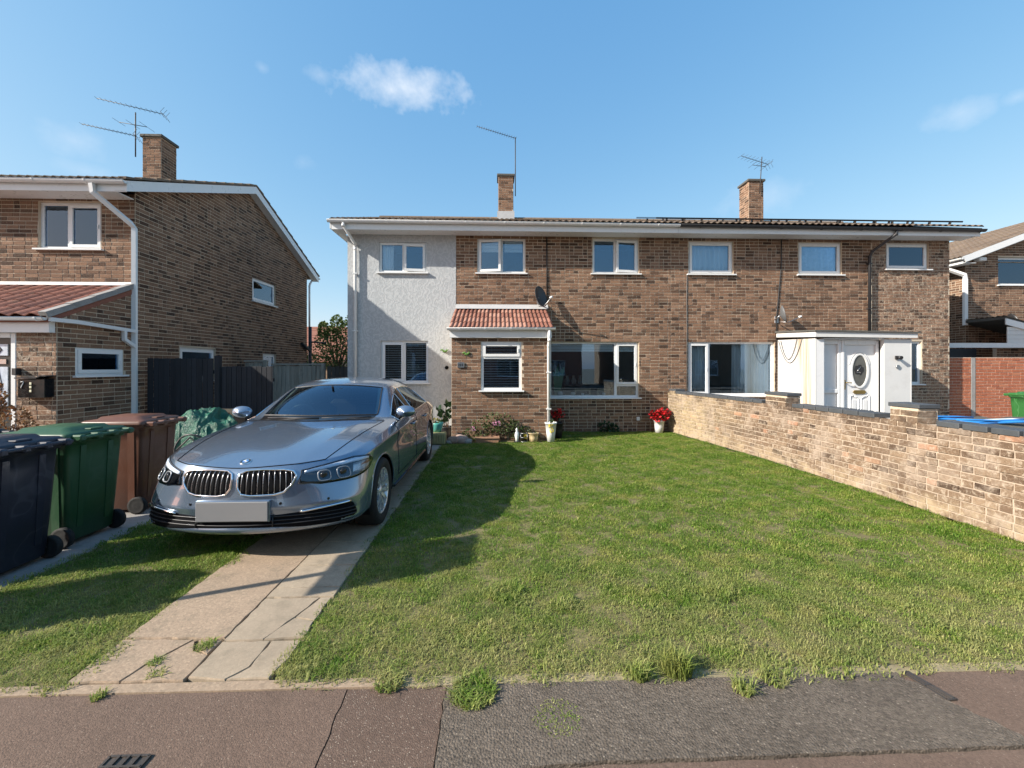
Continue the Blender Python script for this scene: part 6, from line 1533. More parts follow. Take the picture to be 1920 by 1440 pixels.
def aerial(base, top, booms, label):
    r = thing('roof_aerial', base, label, 'aerial'); m = MB(); m.tube([base, top], .016, 6); m.build('mast', m_alum, r)
    for (a, b, n, h, kind) in booms:
        a, b = Vector(a), Vector(b); m = MB(); m.tube([a, b], .009, 5); bm_ = m.build('boom', m_alum, r); side = (b - a).cross(Z_).normalized()
        if kind == 'd': side = (side + Vector((0, 0, .35))).normalized()
        m = MB()
        for i in range(n):
            p = a.lerp(b, i / max(1, n - 1)); m.tube([p - side * h * (1 - .35 * i / n), p + side * h * (1 - .35 * i / n)], .005, 4)
        m.build('elements', m_alum, bm_)
        if kind == 'r':
            m = MB(); e = a
            for s1 in (-1, 1):
                for k in (-1, 0, 1): m.tube([e + side * .12 * k, e + side * .12 * k + (a - b).normalized() * .10 + Z_ * s1 * .14], .005, 4)
            m.build('reflector', m_alum, bm_)
aerial((.60, 14.0, 7.3), (.60, 14.0, 9.25), [((.62, 14.0, 9.22), (-.66, 13.8, 9.48), 18, .11, 'y')], 'long thin aerial on the slim chimney of rendered house')
aerial((-9.95, 11.95, 7.4), (-9.95, 11.95, 8.62), [((-9.25, 12.0, 8.62), (-10.85, 11.8, 8.90), 14, .11, 'r'), ((-9.6, 11.9, 8.20), (-10.35, 11.9, 8.32), 3, .26, 'y'), ((-9.9, 11.9, 7.95), (-11.15, 11.7, 8.14), 14, .10, 'r')], 'cluster of three aerials beside the left neighbour chimney')
aerial((8.9, 14.0, 7.5), (8.98, 14.0, 8.75), [((9.25, 14.1, 8.55), (8.2, 13.9, 8.72), 9, .22, 'r'), ((9.1, 14.0, 8.42), (8.65, 14.0, 8.47), 3, .30, 'y')], 'short aerial behind the broad chimney of the right semi')
# ------------------------------------------------------------------ solar panels
m_pv = simple('solar_cell', (.008, .010, .018), .12, var=.2, coat=1.0); svn = sv.normalized(); pn_ = Vector((0, -svn.z, svn.y)).normalized()
for i in range(8):
    x0 = 3.98 + i * 1.0; b = Vector((x0, 10.45, RZ0 + (10.45 - RY0) * sv.z / sv.y)) + pn_ * .085; r = thing('solar_panel', b, 'dark solar panel in the row on the right semi roof', 'solar panel', 'solar panels on the roof')
    def q4(o0, o1, a0, a1, h0, h1): return [b + X_ * a + svn * o + pn_ * h for h in (h0, h1) for o, a in ((o0, a0), (o0, a1), (o1, a1), (o1, a0))]
    m = MB(); m.hexa(q4(0, 1.6, 0, .98, 0, .03)); m.build('panel', m_pv, r); m = MB()
    for a in ((0, .02, -.002, .982), (1.58, 1.602, -.002, .982)): m.hexa(q4(a[0], a[1], a[2], a[3], -.003, .036))
    m.build('frame', m_black, r); m = MB()
    for a in (.2, .75): m.hexa(q4(.1, .14, a, a + .04, -.06, -.004)); m.hexa(q4(1.3, 1.34, a, a + .04, -.06, -.004))
    m.build('mounting_foot', m_steel, r)
# ------------------------------------------------------------------ rooms: blinds, curtains, furniture
m_slat = simple('pale_slat', (.72, .73, .74), .5); UA = (0, HY, 0)
blind((0, HY - .012, 0), X_, NF, -2.80, -2.36, 1.29, 2.20, .125, 'dark venetian blind in left pane of the ground floor bay window', m_slat, .058, 14, .05)
blind((0, HY - .012, 0), X_, NF, -2.25, -1.78, 1.29, 2.20, .125, 'dark venetian blind in right pane of the ground floor bay window', m_slat, .058, 14, .05)
blind((0, PY, 0), X_, NF, -.30, .48, 1.16, 1.80, .10, 'slatted blind behind the lower porch window pane', m_slat, .055, 16, .05); blind((0, PY, 0), X_, NF, -.28, .46, 1.88, 2.11, .10, 'short slatted blind behind the porch top light', m_slat, .055, 16, .05)
def roller(x0, x1, z0, z1, off, label, y=HY):
    m = MB()
    for k in range(3): m.box(x0, x1, y + off, y + off + .006, z1 - (k + 1) * (z1 - z0) / 3 + .006, z1 - k * (z1 - z0) / 3)
    m.tube([(x0, y + off + .02, z1 + .02), (x1, y + off + .02, z1 + .02)], .025, 8); o = m.build('roller_blind', m_curtain); tag(o, label, 'blind')
roller(-.43, .03, 4.50, 4.76, .12, 'white striped blind in the open casement above the porch'); roller(.18, .63, 4.50, 4.76, .12, 'white striped blind in fixed pane above the porch')
roller(1.36, 2.95, 2.0, 2.19, .13, 'grey roller blind across top of the large picture window'); roller(3.04, 3.50, 2.0, 2.19, .13, 'grey roller blind across top of the narrow side pane')
curtain('curtain', UA, X_, NF, 4.90, 5.90, 4.03, 4.76, .15, 'white curtains filling the first window of right semi', folds=8, amp=.04, seed=1)
curtain('lace_curtain', UA, X_, NF, 7.75, 8.75, 4.03, 4.76, .13, 'patterned lace curtain in upstairs window beside black downpipe', m_net, folds=7, amp=.035, seed=2)
curtain('curtain', UA, X_, NF, 10.85, 11.07, 4.2, 4.78, .13, 'pale curtain edge in the small end window upstairs', folds=3, amp=.02, seed=3)
curtain('curtain', (0, HY - .012, 0), X_, NF, -2.84, -2.58, 4.0, 4.65, .14, 'pale curtain at the left of upstairs window in rendered wall', folds=3, amp=.02, seed=4)
curtain('curtain', UA, X_, NF, 4.88, 5.32, .95, 2.2, .16, 'white curtain in narrow left pane of right semi living room', folds=6, amp=.04, seed=5)
curtain('curtain', UA, X_, NF, 6.05, 7.0, .95, 2.2, .165, 'wide white pleated curtain in right semi living room window', folds=11, amp=.045, seed=6)
curtain('curtain', (0, LY0, 0), X_, NF, -8.72, -8.30, 3.95, 4.7, .14, 'white curtain in left pane of neighbour upstairs window', folds=5, amp=.02, seed=7)
curtain('curtain', (0, RYF, 0), X_, NF, 16.16, 17.5, 4.3, 5.08, .13, 'blue-white vertical blind in far right house window', folds=16, amp=.02, seed=8)
curtain('curtain', (LX, LY0, 0), Y_, X_, 10.35 - LY0, 10.68 - LY0, 1.35, 2.0, .2, 'pale curtain in ground floor gable window above gate', folds=4, amp=.02, seed=9)
# dining room behind the picture window
r = thing('dining_table', (2.2, 11.6, 0), 'pale dining table just inside the large picture window', 'table'); m = MB(); m.cbox(1.55, 3.05, 11.2, 12.0, .74, .78, .006); m.build('table_top', m_wood, r)
for x, y in ((1.6, 11.25), (3.0, 11.25), (1.6, 11.95), (3.0, 11.95)): m = MB(); m.box(x - .03, x + .03, y - .03, y + .03, 0, .738); m.build('leg', m_wood, r)
for i, (x, y, lb) in enumerate(((2.25, 11.05, 'nearer pale dining chair seen from behind through picture window'), (2.85, 11.05, 'right pale dining chair seen from behind through picture window'))):
    r = thing('dining_chair', (x, y, 0), lb, 'chair', 'dining chairs'); m = MB(); m.cbox(x - .2, x + .2, y, y + .4, .44, .48, .006); m.build('seat', m_wood, r)
    for dx in (-.19, .19): m = MB(); m.box(x + dx - .02, x + dx + .02, y - .02, y + .02, 0, 1.05); m.build('back_post', m_wood, r)
    for z in (.66, .82, .98): m = MB(); m.box(x - .17, x + .17, y - .012, y + .012, z, z + .06); m.build('back_rail', m_wood, r)
    for dx in (-.18, .18): m = MB(); m.box(x + dx - .02, x + dx + .02, y + .36, y + .4, 0, .438); m.build('front_leg', m_wood, r)
m_ceram = simple('white_ceramic', (.70, .70, .68), .25); m_cer2 = simple('pale_ornament', (.45, .52, .50), .3)
for i, (x, y, z, s, lb, mt) in enumerate(((1.62, 10.78, .87, .07, 'round white bowl on the picture window sill', m_ceram), (1.95, 10.78, .87, .06, 'white dish on sill beside the round bowl', m_ceram), (2.20, 10.8, .87, .045, 'white cup on sill at middle of picture window', m_ceram), (2.42, 11.3, .785, .06, 'white jug on the dining table', m_ceram), (2.75, 10.8, .87, .05, 'small white pot at right end of sill', m_ceram))):
    m = MB(); m.lathe([(.0, 0), (s * .6, 0), (s, s * .8), (s * .9, s * 1.6), (s * .82, s * 1.6), (s * .8, s * .8), (0, .2 * s)], 16, (x, y, z)); o = m.build('bowl' if i < 2 else 'cup', mt); tag(o, lb, 'crockery')
m = MB(); m.box(1.30, 3.60, 10.66, 10.95, .82, .869); o = m.build('window_board', m_white); tag(o, 'white inner sill board of the picture window', 'sill')
r = thing('cabinet', (2.35, 12.7, 0), 'pale shelf unit with ornaments deep in the dining room', 'cabinet'); m = MB(); m.cbox(2.0, 2.7, 12.6, 12.95, 0, 1.1, .01); m.build('carcass', m_roomdark, r)
for k in range(3): m = MB(); m.lathe([(0, 0), (.06, 0), (.08, .1), (.04, .2), (.05, .26), (0, .26)], 12, (2.12 + .2 * k, 12.75, 1.1)); m.build('vase', m_ceram if k % 2 else m_cer2, r)
m = MB(); m.box(1.62, 2.0, 13.3, 13.34, .9, 1.75); o = m.build('lit_doorway_panel', simple('painted_lit_doorway', (.55, .52, .42), .6)); tag(o, 'pale panel painted as a lit doorway deep in the dining room', 'panel')  # pale colour stands in for a lit doorway at the room's rear
r = thing('house_plant', (1.55, 11.0, .87), 'tall pale green plant at left end of the picture window', 'plant'); m = MB()
for k in range(6): a = k; m.hexa([(1.5 + .02 * k, 10.95, .87), (1.53 + .02 * k, 10.95, .87), (1.53 + .02 * k, 10.96, .87), (1.5 + .02 * k, 10.96, .87), (1.46 + .05 * k, 10.95, 1.5 + .06 * (k % 3)), (1.50 + .05 * k, 10.95, 1.5 + .06 * (k % 3)), (1.50 + .05 * k, 10.96, 1.5), (1.46 + .05 * k, 10.96, 1.5)])
m.build('leaves', simple('pale_green_leaf', (.16, .36, .22), .5), r)
r = thing('side_table', (5.8, 12.2, 0), 'dark round table inside the right semi living room', 'table'); m = MB(); m.tube([(5.8, 12.2, .98), (5.8, 12.2, 1.0)], .3, 20); m.build('table_top', m_steel, r); m = MB(); m.tube([(5.8, 12.2, 0), (5.8, 12.2, .98)], .03, 8); m.build('leg', m_steel, r)
# blue tubes and heap behind the garden wall
m_blue = simple('blue_plastic_tube', (.03, .22, .58), .35); rb = random.Random(4)
r = thing('covered_pile', (8.6, 7.6, 0), 'dark covered pile of building stuff behind the garden wall', 'heap')
m = MB(); m.grid(lambda u, v: (7.2 + 4.0 * u, 6.9 + 1.6 * v, .04 + .56 * min(1, 6 * min(u, 1 - u)) * min(1, 4 * min(v, 1 - v)) * (1 + .12 * nz(u * 9, v * 5))), 40, 16); m.build('cover', m_felt, r, recalc=False)
for k in range(7):
    x0 = 7.5 + .32 * (k % 5) + rb.uniform(-.1, .1); y0 = 7.0 + .13 * k; o = MB(); L = rb.uniform(.9, 1.6); an = rb.uniform(-.25, .12)
    P = [(x0 + L * t * cos(an), y0 + L * t * sin(an), .625 + .02 * (k % 3) + .015 * sin(t * 5 + k)) for t in (0, .25, .5, .75, 1)]; o.tube(P, .018 if k % 3 else .026, 8); q = o.build('plastic_tube', m_blue if k != 4 else m_ceram)
    tag(q, 'thin blue plastic tube lying on the covered pile behind the wall' if k != 4 else 'white plastic tube lying among blue ones behind the wall', 'tube', 'plastic tubes on the pile')
# ================================================================== plants, grass
def leaf_mat(name, stops, trans=.25, rough=.55):
    m = newmat(name); t = NT(m); p = t.pos(); c = t.ramp(t.rnd(), stops); c = t.mix(t.mr(t.noise(p, 2.5, 4), .3, .7, 0, .5), c, t.mix(1.0, c, (.55, .6, .5), 'MULTIPLY'))
    t.color(c); t.rough(rough); t.b.inputs['Specular IOR Level'].default_value = .35
    tl = t.n('BsdfTranslucent'); t.l(c, tl.inputs['Color']); mx = t.n('MixShader'); mx.inputs[0].default_value = trans; t.l(t.b.outputs[0], mx.inputs[1]); t.l(tl.outputs[0], mx.inputs[2]); t.l(mx.outputs[0], t.out.inputs['Surface']); return m
m_leaf = leaf_mat('garden_leaf', [(0, (.035, .06, .018)), (.5, (.07, .11, .03)), (1, (.12, .14, .05))]); m_leafdk = leaf_mat('dark_leaf', [(0, (.012, .035, .015)), (1, (.03, .075, .025))])
m_tree = leaf_mat('tree_leaf', [(0, (.06, .10, .025)), (.6, (.13, .18, .05)), (1, (.21, .25, .08))]); m_dry = leaf_mat('dry_leaf', [(0, (.16, .06, .025)), (.5, (.28, .13, .055)), (1, (.36, .22, .11))]); m_twig = simple('twig', (.12, .075, .045), .9)
m_redfl = leaf_mat('red_petal', [(0, (.42, .006, .012)), (1, (.62, .015, .02))], .2); m_pink = leaf_mat('pink_petal', [(0, (.60, .22, .42)), (1, (.78, .45, .58))]); m_yel = leaf_mat('yellow_petal', [(0, (.65, .50, .03)), (1, (.78, .66, .12))])
def leaves(mb, rng, n, fn, size, up=.2, asp=.45):
    for _ in range(n):
        p, d = fn(rng); p = Vector(p); d = (Vector(d) + Vector((rng.gauss(0, .5), rng.gauss(0, .5), rng.gauss(up, .5)))).normalized(); s = size * rng.uniform(.6, 1.3)
        sd = d.cross(Vector((rng.gauss(0, 1), rng.gauss(0, 1), rng.gauss(0, 1)))); sd = sd.normalized() if sd.length > .01 else Vector((1, 0, 0)); nn = d.cross(sd); w = s * asp
        mb.add([p, p + d * s * .5 + sd * w + nn * s * .08, p + d * s - nn * s * .1, p + d * s * .5 - sd * w + nn * s * .08], [(0, 1, 2), (0, 2, 3)])
def blob(cx, cy, cz, rx, ry, rz, shell=.5):
    def f(r):
        while True:
            v = Vector((r.uniform(-1, 1), r.uniform(-1, 1), r.uniform(-1, 1)))
            if .02 < v.length < 1: break
        v = v.normalized() * (v.length ** shell); return (cx + v.x * rx, cy + v.y * ry, cz + v.z * rz), v
    return f
def bush(name, base, blobs, n, size, mat, label, cat='shrub', stems=5, seed=1, flowers=None, sm=None):
    r = thing(name, base, label, cat); rng = random.Random(seed); m = MB()
    for b in blobs: leaves(m, rng, int(n / len(blobs)), blob(*b), size)
    o = m.build('foliage', mat, r, recalc=False); m = MB()
    for k in range(stems):
        b = blobs[k % len(blobs)]; m.tube([(base[0] + rng.uniform(-.03, .03), base[1], base[2]), ((base[0] + b[0]) / 2 + rng.uniform(-.05, .05), (base[1] + b[1]) / 2, (base[2] + b[2]) / 2), (b[0] + rng.uniform(-.5, .5) * b[3], b[1], b[2] + b[5] * .6)], [.012 * max(1, b[5] * 1.5), .008 * max(1, b[5] * 1.5), .003], 5)
    m.build('stem', sm or m_twig, r)
    if flowers:
        fm, pts, fs = flowers
        for (x, y, z) in pts:
            m = MB(); leaves(m, rng, 26, blob(x, y, z, fs, fs, fs), fs * .9, 0, .5); m.build('flower', fm, r, recalc=False)
    return r
# tree behind the fence
rng = random.Random(8); t_ = thing('garden_tree', (-7.0, 17.5, 0), 'bushy green tree behind the grey fence between the houses', 'tree'); m = MB()
limbs = [(-7.2, 17.4, 2.1, .75, .6, .55), (-6.55, 17.5, 2.3, .7, .6, .65), (-6.2, 17.6, 2.9, .65, .6, .65), (-6.9, 17.6, 2.7, .55, .5, .5), (-5.8, 17.6, 3.3, .5, .5, .55), (-7.45, 17.3, 1.75, .5, .5, .4), (-6.3, 17.3, 1.8, .7, .5, .5), (-6.6, 17.6, 3.35, .22, .25, .4), (-7.1, 17.5, 3.1, .2, .25, .35), (-5.5, 17.6, 2.6, .6, .5, .7)]
for b in limbs: leaves(m, rng, 430, blob(*b, .6), .085, .3, .5)
m.build('crown', m_tree, t_, recalc=False); m = MB(); m.tube([(-6.6, 17.5, 0), (-6.62, 17.5, .9), (-6.5, 17.5, 1.7)], [.11, .09, .06], 8)
for b in limbs: m.tube([(-6.55, 17.5, 1.3), ((-6.55 + b[0]) / 2, 17.5, (1.6 + b[2]) / 2), (b[0], b[1], b[2] + b[5] * .5)], [.05, .03, .008], 5)
m.build('trunk', m_twig, t_)
# porch bed
bush('flowering_shrub', (-.1, 9.12, .02), [(-.35, 9.10, .30, .20, .10, .22), (-.10, 9.10, .42, .22, .10, .22), (.16, 9.08, .38, .20, .10, .22), (.38, 9.10, .28, .18, .10, .2), (-.55, 9.08, .16, .20, .1, .12)], 900, .045, m_leaf, 'straggly flowering shrub with pink blooms against the porch wall', seed=3, flowers=(m_pink, [(-.52, 9.0, .30), (-.05, 9.0, .42), (.02, 9.0, .41)], .035), stems=14)
bush('flowering_shrub', (.62, 9.12, .02), [(.62, 9.12, .18, .13, .07, .15), (.80, 9.12, .10, .12, .06, .1)], 240, .04, m_leaf, 'small low plant between lantern and cream pot by porch', seed=4, flowers=(m_yel, [(.60, 9.04, .16), (.61, 9.04, .10)], .028))
def pot(name, c, prof, mat, label, cat='pot', seg=20, sx=1, sy=1, parts=None):
    r = thing(name, c, label, cat); m = MB(); m.lathe(prof, seg, c, sx=sx, sy=sy); m.build('vessel', mat, r)
    m = MB(); m.lathe([(0, prof[-1][1] * .88), (max(p[0] for p in prof) * .86, prof[-1][1] * .88)], seg, c, sx=sx, sy=sy); m.build('soil', m_soil, r); return r
def P_(rb, rt, h, lip=.012): return [(0, 0), (rb, 0), (rb + (rt - rb) * .5, h * .5), (rt, h), (rt + lip, h), (rt + lip, h * .93), (rt - .012, h * .93), (rt - .015, h * .85)]
m_terra = simple('terracotta', (.36, .20, .12), .85, var=.2); m_creamp = simple('cream_pot', (.55, .42, .24), .7, var=.2); m_teal = simple('teal_glaze', (.10, .38, .32), .3, var=.2); m_moss = simple('mossy_stone', (.30, .27, .13), .95, var=.5, nscale=14, bump=.6, bscale=25)
r = thing('planter_trough', (-.20, 9.02, 0), 'low terracotta trough in front of the flowering shrub', 'trough'); m = MB(); m.hexa([(-.44, 8.96, .01), (.02, 8.96, .01), (.02, 9.08, .01), (-.44, 9.08, .01), (-.47, 8.94, .12), (.04, 8.94, .12), (.04, 9.10, .12), (-.47, 9.10, .12)]); m.build('body', m_terra, r); m = MB()
for b in ((-.48, .05, 8.925, 8.955), (-.48, .05, 9.09, 9.12)): m.cbox(b[0], b[1], b[2], b[3], .10, .135, .004)
m.build('rim', m_terra, r)
pot('flower_pot', (.78, 9.05, .01), P_(.085, .105, .19), m_creamp, 'plain cream cylindrical pot standing by the porch wall')
r = pot('tall_vase', (1.15, 9.02, .01), P_(.075, .125, .42, .008), m_white, 'tall tapered white vase planter at foot of porch downpipe', 'vase')
bush('yellow_flower', (1.15, 9.0, .36), [(1.16, 8.97, .42, .07, .05, .05)], 50, .04, m_leaf, 'yellow flower growing from the tall white vase', 'flower', flowers=(m_yel, [(1.13, 8.90, .38), (1.15, 8.90, .27)], .035), seed=9)
bush('red_geranium', (1.34, 9.5, .1), [(1.33, 9.5, .52, .12, .08, .08)], 120, .05, m_leafdk, 'red flowers in shade just right of the porch pipe', 'flower', flowers=(m_redfl, [(1.26, 9.45, .58), (1.36, 9.44, .60), (1.45, 9.46, .55), (1.33, 9.44, .50)], .06), seed=10)
pot('flower_pot', (1.36, 9.5, .01), P_(.10, .13, .36), m_black, 'dark pot holding the shaded red flowers by the pipe')
pot('flower_pot', (3.97, 10.22, .01), P_(.095, .13, .30), m_white, 'white pot of bright red flowers at the garden wall end')
bush('red_geranium', (3.97, 10.22, .28), [(3.97, 10.22, .42, .20, .12, .10)], 160, .05, m_leafdk, 'bright red flowers in white pot at the garden wall end', 'flower', flowers=(m_redfl, [(3.82, 10.13, .42), (3.92, 10.12, .50), (4.02, 10.12, .47), (4.12, 10.13, .44), (3.88, 10.11, .38), (4.06, 10.11, .39), (4.0, 10.1, .53), (3.78, 10.13, .47), (4.16, 10.15, .50)], .065), seed=11)
bush('low_plant', (2.7, 10.3, .02), [(2.65, 10.3, .14, .18, .08, .1), (2.85, 10.3, .1, .14, .07, .08)], 150, .07, m_leafdk, 'low dark leafy plant under the picture window', 'plant', seed=12)
# carved stone block with teal pot
r = thing('stone_planter', (-1.30, 8.92, 0), 'mossy carved stone block at the end of the drive', 'planter'); m = MB(); m.cbox(-1.50, -1.08, 8.80, 9.06, 0, .245, .025); m.build('block', m_moss, r)
m = MB(); ring_xz(m, -1.38, .12, .06, .06, .02, 8.782, 8.802, 20); ring_xz(m, -1.38, .12, .02, .02, .015, 8.780, 8.802, 12); m.build('carved_ring', m_moss, r); m = MB()
for k in range(3): m.cbox(-1.26 + .05 * k, -1.235 + .05 * k, 8.785, 8.802, .05, .2, .004)
m.build('carved_flute', m_moss, r)
pot('flower_pot', (-1.27, 8.95, .246), [(0, 0), (.075, 0), (.115, .08), (.13, .16), (.135, .20), (.125, .20), (.115, .13)], m_teal, 'teal glazed pot standing on the mossy stone block', sx=1.0)
bush('succulent_plant', (-1.27, 8.95, .44), [(-1.32, 8.95, .47, .10, .07, .04)], 60, .05, leaf_mat('yellow_green_leaf', [(0, (.22, .20, .05)), (1, (.34, .30, .10))]), 'yellowish trailing plant in the teal pot', 'plant', seed=13, stems=2)
bush('potted_laurel', (-1.14, 9.6, .2), [(-1.22, 9.6, .55, .10, .10, .14), (-1.08, 9.6, .60, .09, .08, .16)], 46, .16, m_leafdk, 'dark glossy leafed plant in corner by rendered wall', 'plant', seed=14, stems=4)
pot('flower_pot', (-1.14, 9.6, .01), P_(.12, .16, .26), m_black, 'dark pot of the glossy leafed plant by rendered wall')
for k, (x, y, s, lb) in enumerate(((-.92, 8.93, .12, 'rounded brown rock beside the mossy stone block'), (-.76, 8.96, .14, 'large pinkish rock left of the terracotta trough'), (-.62, 8.92, .08, 'small grey rock left of the terracotta trough'), (-1.0, 8.88, .07, 'small grey pebble rock at the stone block foot'))):
    bm = bmesh.new(); bmesh.ops.create_icosphere(bm, subdivisions=3, radius=1)
    for v in bm.verts: n_ = 1 + .22 * nz(v.co.x * 1.6 + k * 9, v.co.y * 1.6, v.co.z * 1.6) + .06 * nz(v.co.x * 6, v.co.y * 6, v.co.z * 6 + k); v.co = Vector((v.co.x * s * 1.15 * n_, v.co.y * s * .9 * n_, v.co.z * s * .8 * n_ + s * .55))
    mm = MB(); bm.verts.index_update(); mm.add([(v.co.x + x, v.co.y + y, v.co.z) for v in bm.verts], [[v.index for v in f.verts] for f in bm.faces], True); bm.free(); o = mm.build('rock', simple('rock%d' % k, ((.24, .17, .13), (.34, .24, .20), (.26, .25, .23), (.3, .28, .25))[k], .95, var=.35, nscale=12, bump=.5)); tag(o, lb, 'rock')
r = thing('garden_ornament', (.42, 9.0, .01), 'small white bird figure standing in the flower bed', 'ornament'); m = MB(); m.lathe([(0, 0), (.03, 0), (.035, .08), (.05, .14), (.045, .20), (.02, .24), (.03, .27), (.018, .30), (0, .31)], 12, (.42, 9.0, .01)); m.build('figure', m_ceram, r); m = MB(); m.cbox(.36, .48, 8.96, 9.04, 0, .03, .004); m.build('base', m_black, r)
r = thing('wire_lantern', (.56, 9.02, .01), 'small wire lantern in the flower bed beside cream pot', 'lantern'); m = MB()
for x in (.50, .64):
    for y in (8.97, 9.07): m.tube([(x, y, .01), (x, y, .20)], .005, 4)
for z in (.02, .11, .20): m.tube([(.50, 8.97, z), (.64, 8.97, z), (.64, 9.07, z), (.50, 9.07, z), (.50, 8.97, z)], .005, 4)
m.build('cage', m_steel, r)
# withered plant by the neighbour door
bush('withered_plant', (-7.35, 6.6, 0), [(-7.30, 6.62, .80, .25, .10, .22), (-7.1, 6.62, .55, .2, .1, .25), (-7.52, 6.6, 1.15, .10, .06, .22), (-7.4, 6.6, .4, .25, .1, .3)], 900, .05, m_dry, 'withered brown climbing plant in front of neighbour letter box', 'plant', stems=14, seed=20)
bush('withered_plant', (-7.8, 6.55, 0), [(-7.75, 6.5, .72, .16, .10, .18), (-7.9, 6.5, .5, .15, .1, .2)], 320, .05, m_dry, 'withered brown plant at the foot of the dark door', 'plant', stems=7, seed=21)
# ------------------------------------------------------------------ grass
def grass_mat():
    m = newmat('grass_blade'); t = NT(m); p = t.pos(); r = t.n('NewGeometry').outputs['Random Per Island']; ir = t.n('ObjectInfo').outputs['Random']
    rr = t.math('FRACT', t.math('ADD', t.math('MULTIPLY', r, 5.3), t.math('MULTIPLY', ir, 9.1)))
    g1 = t.ramp(rr, [(0, (.07, .145, .014)), (.35, (.15, .25, .027)), (.65, (.215, .32, .042)), (.86, (.33, .36, .085)), (1, (.50, .45, .20))])
    sp = t.n('SeparateXYZ'); t.l(p, sp.inputs[0])
    big = t.noise(p, 1.7, 4, .6); c = t.mix(t.mr(big, .42, .62, 0, .7), g1, t.mix(1.0, g1, (.50, .72, .45), 'MULTIPLY'))
    c = t.mix(t.mr(t.noise(p, 7.5, 3, .6), .52, .66, 0, .55), c, t.mix(1.0, c, (.48, .70, .42), 'MULTIPLY'))
    pa = t.noise(p, 3.6, 3, .55); c = t.mix(t.mr(pa, .52, .68, 0, .65), c, (.36, .345, .10))
    edge = t.math('MULTIPLY', t.mr(sp.outputs[1], 3.9, 2.2, 0, 1), t.mr(t.noise(p, 4, 4, .6), .34, .62, .05, 1)); c = t.mix(t.math('MULTIPLY', edge, .75), c, (.42, .38, .17))
    t.color(c); t.rough(.6); t.b.inputs['Specular IOR Level'].default_value = .25
    tl = t.n('BsdfTranslucent'); t.l(c, tl.inputs['Color']); mx = t.n('MixShader'); mx.inputs[0].default_value = .38; t.l(t.b.outputs[0], mx.inputs[1]); t.l(tl.outputs[0], mx.inputs[2]); t.l(mx.outputs[0], t.out.inputs['Surface']); return m
m_grass = grass_mat()
def blades(mb, rng, n, rad, hmin, hmax, lean, wid, c=(0, 0, 0)):
    for _ in range(n):
        a = rng.uniform(0, 2 * pi); q = rad * sqrt(rng.random()); b = Vector((c[0] + cos(a) * q, c[1] + sin(a) * q, c[2])); h = rng.uniform(hmin, hmax); la = rng.uniform(0, 2 * pi); ln = h * lean * rng.uniform(.2, 1.2)
        d = Vector((cos(la), sin(la), 0)); s = Vector((-sin(la), cos(la), 0)) * wid * rng.uniform(.6, 1.2)
        mid = b + d * ln * .35 + Vector((0, 0, h * .62)); tip = b + d * ln * 1.05 + Vector((0, 0, h * (1 - .25 * lean)))
        mb.add([b - s, b + s, mid + s * .75, mid - s * .75, tip], [(0, 1, 2, 3), (3, 2, 4)])
gcol = bpy.data.collections.new('grass_tufts')
for k in range(6):
    rng = random.Random(100 + k); m = MB(); blades(m, rng, 50, .075, .010, (.024, .029, .022, .036, .020, .026)[k], (1.3, 1.0, 1.5, .9, 1.6, 1.2)[k], .0024)
    me = bpy.data.meshes.new('tuft'); me.from_pydata(m.v, [], m.f); me.materials.append(m_grass); gcol.objects.link(bpy.data.objects.new('tuft', me))
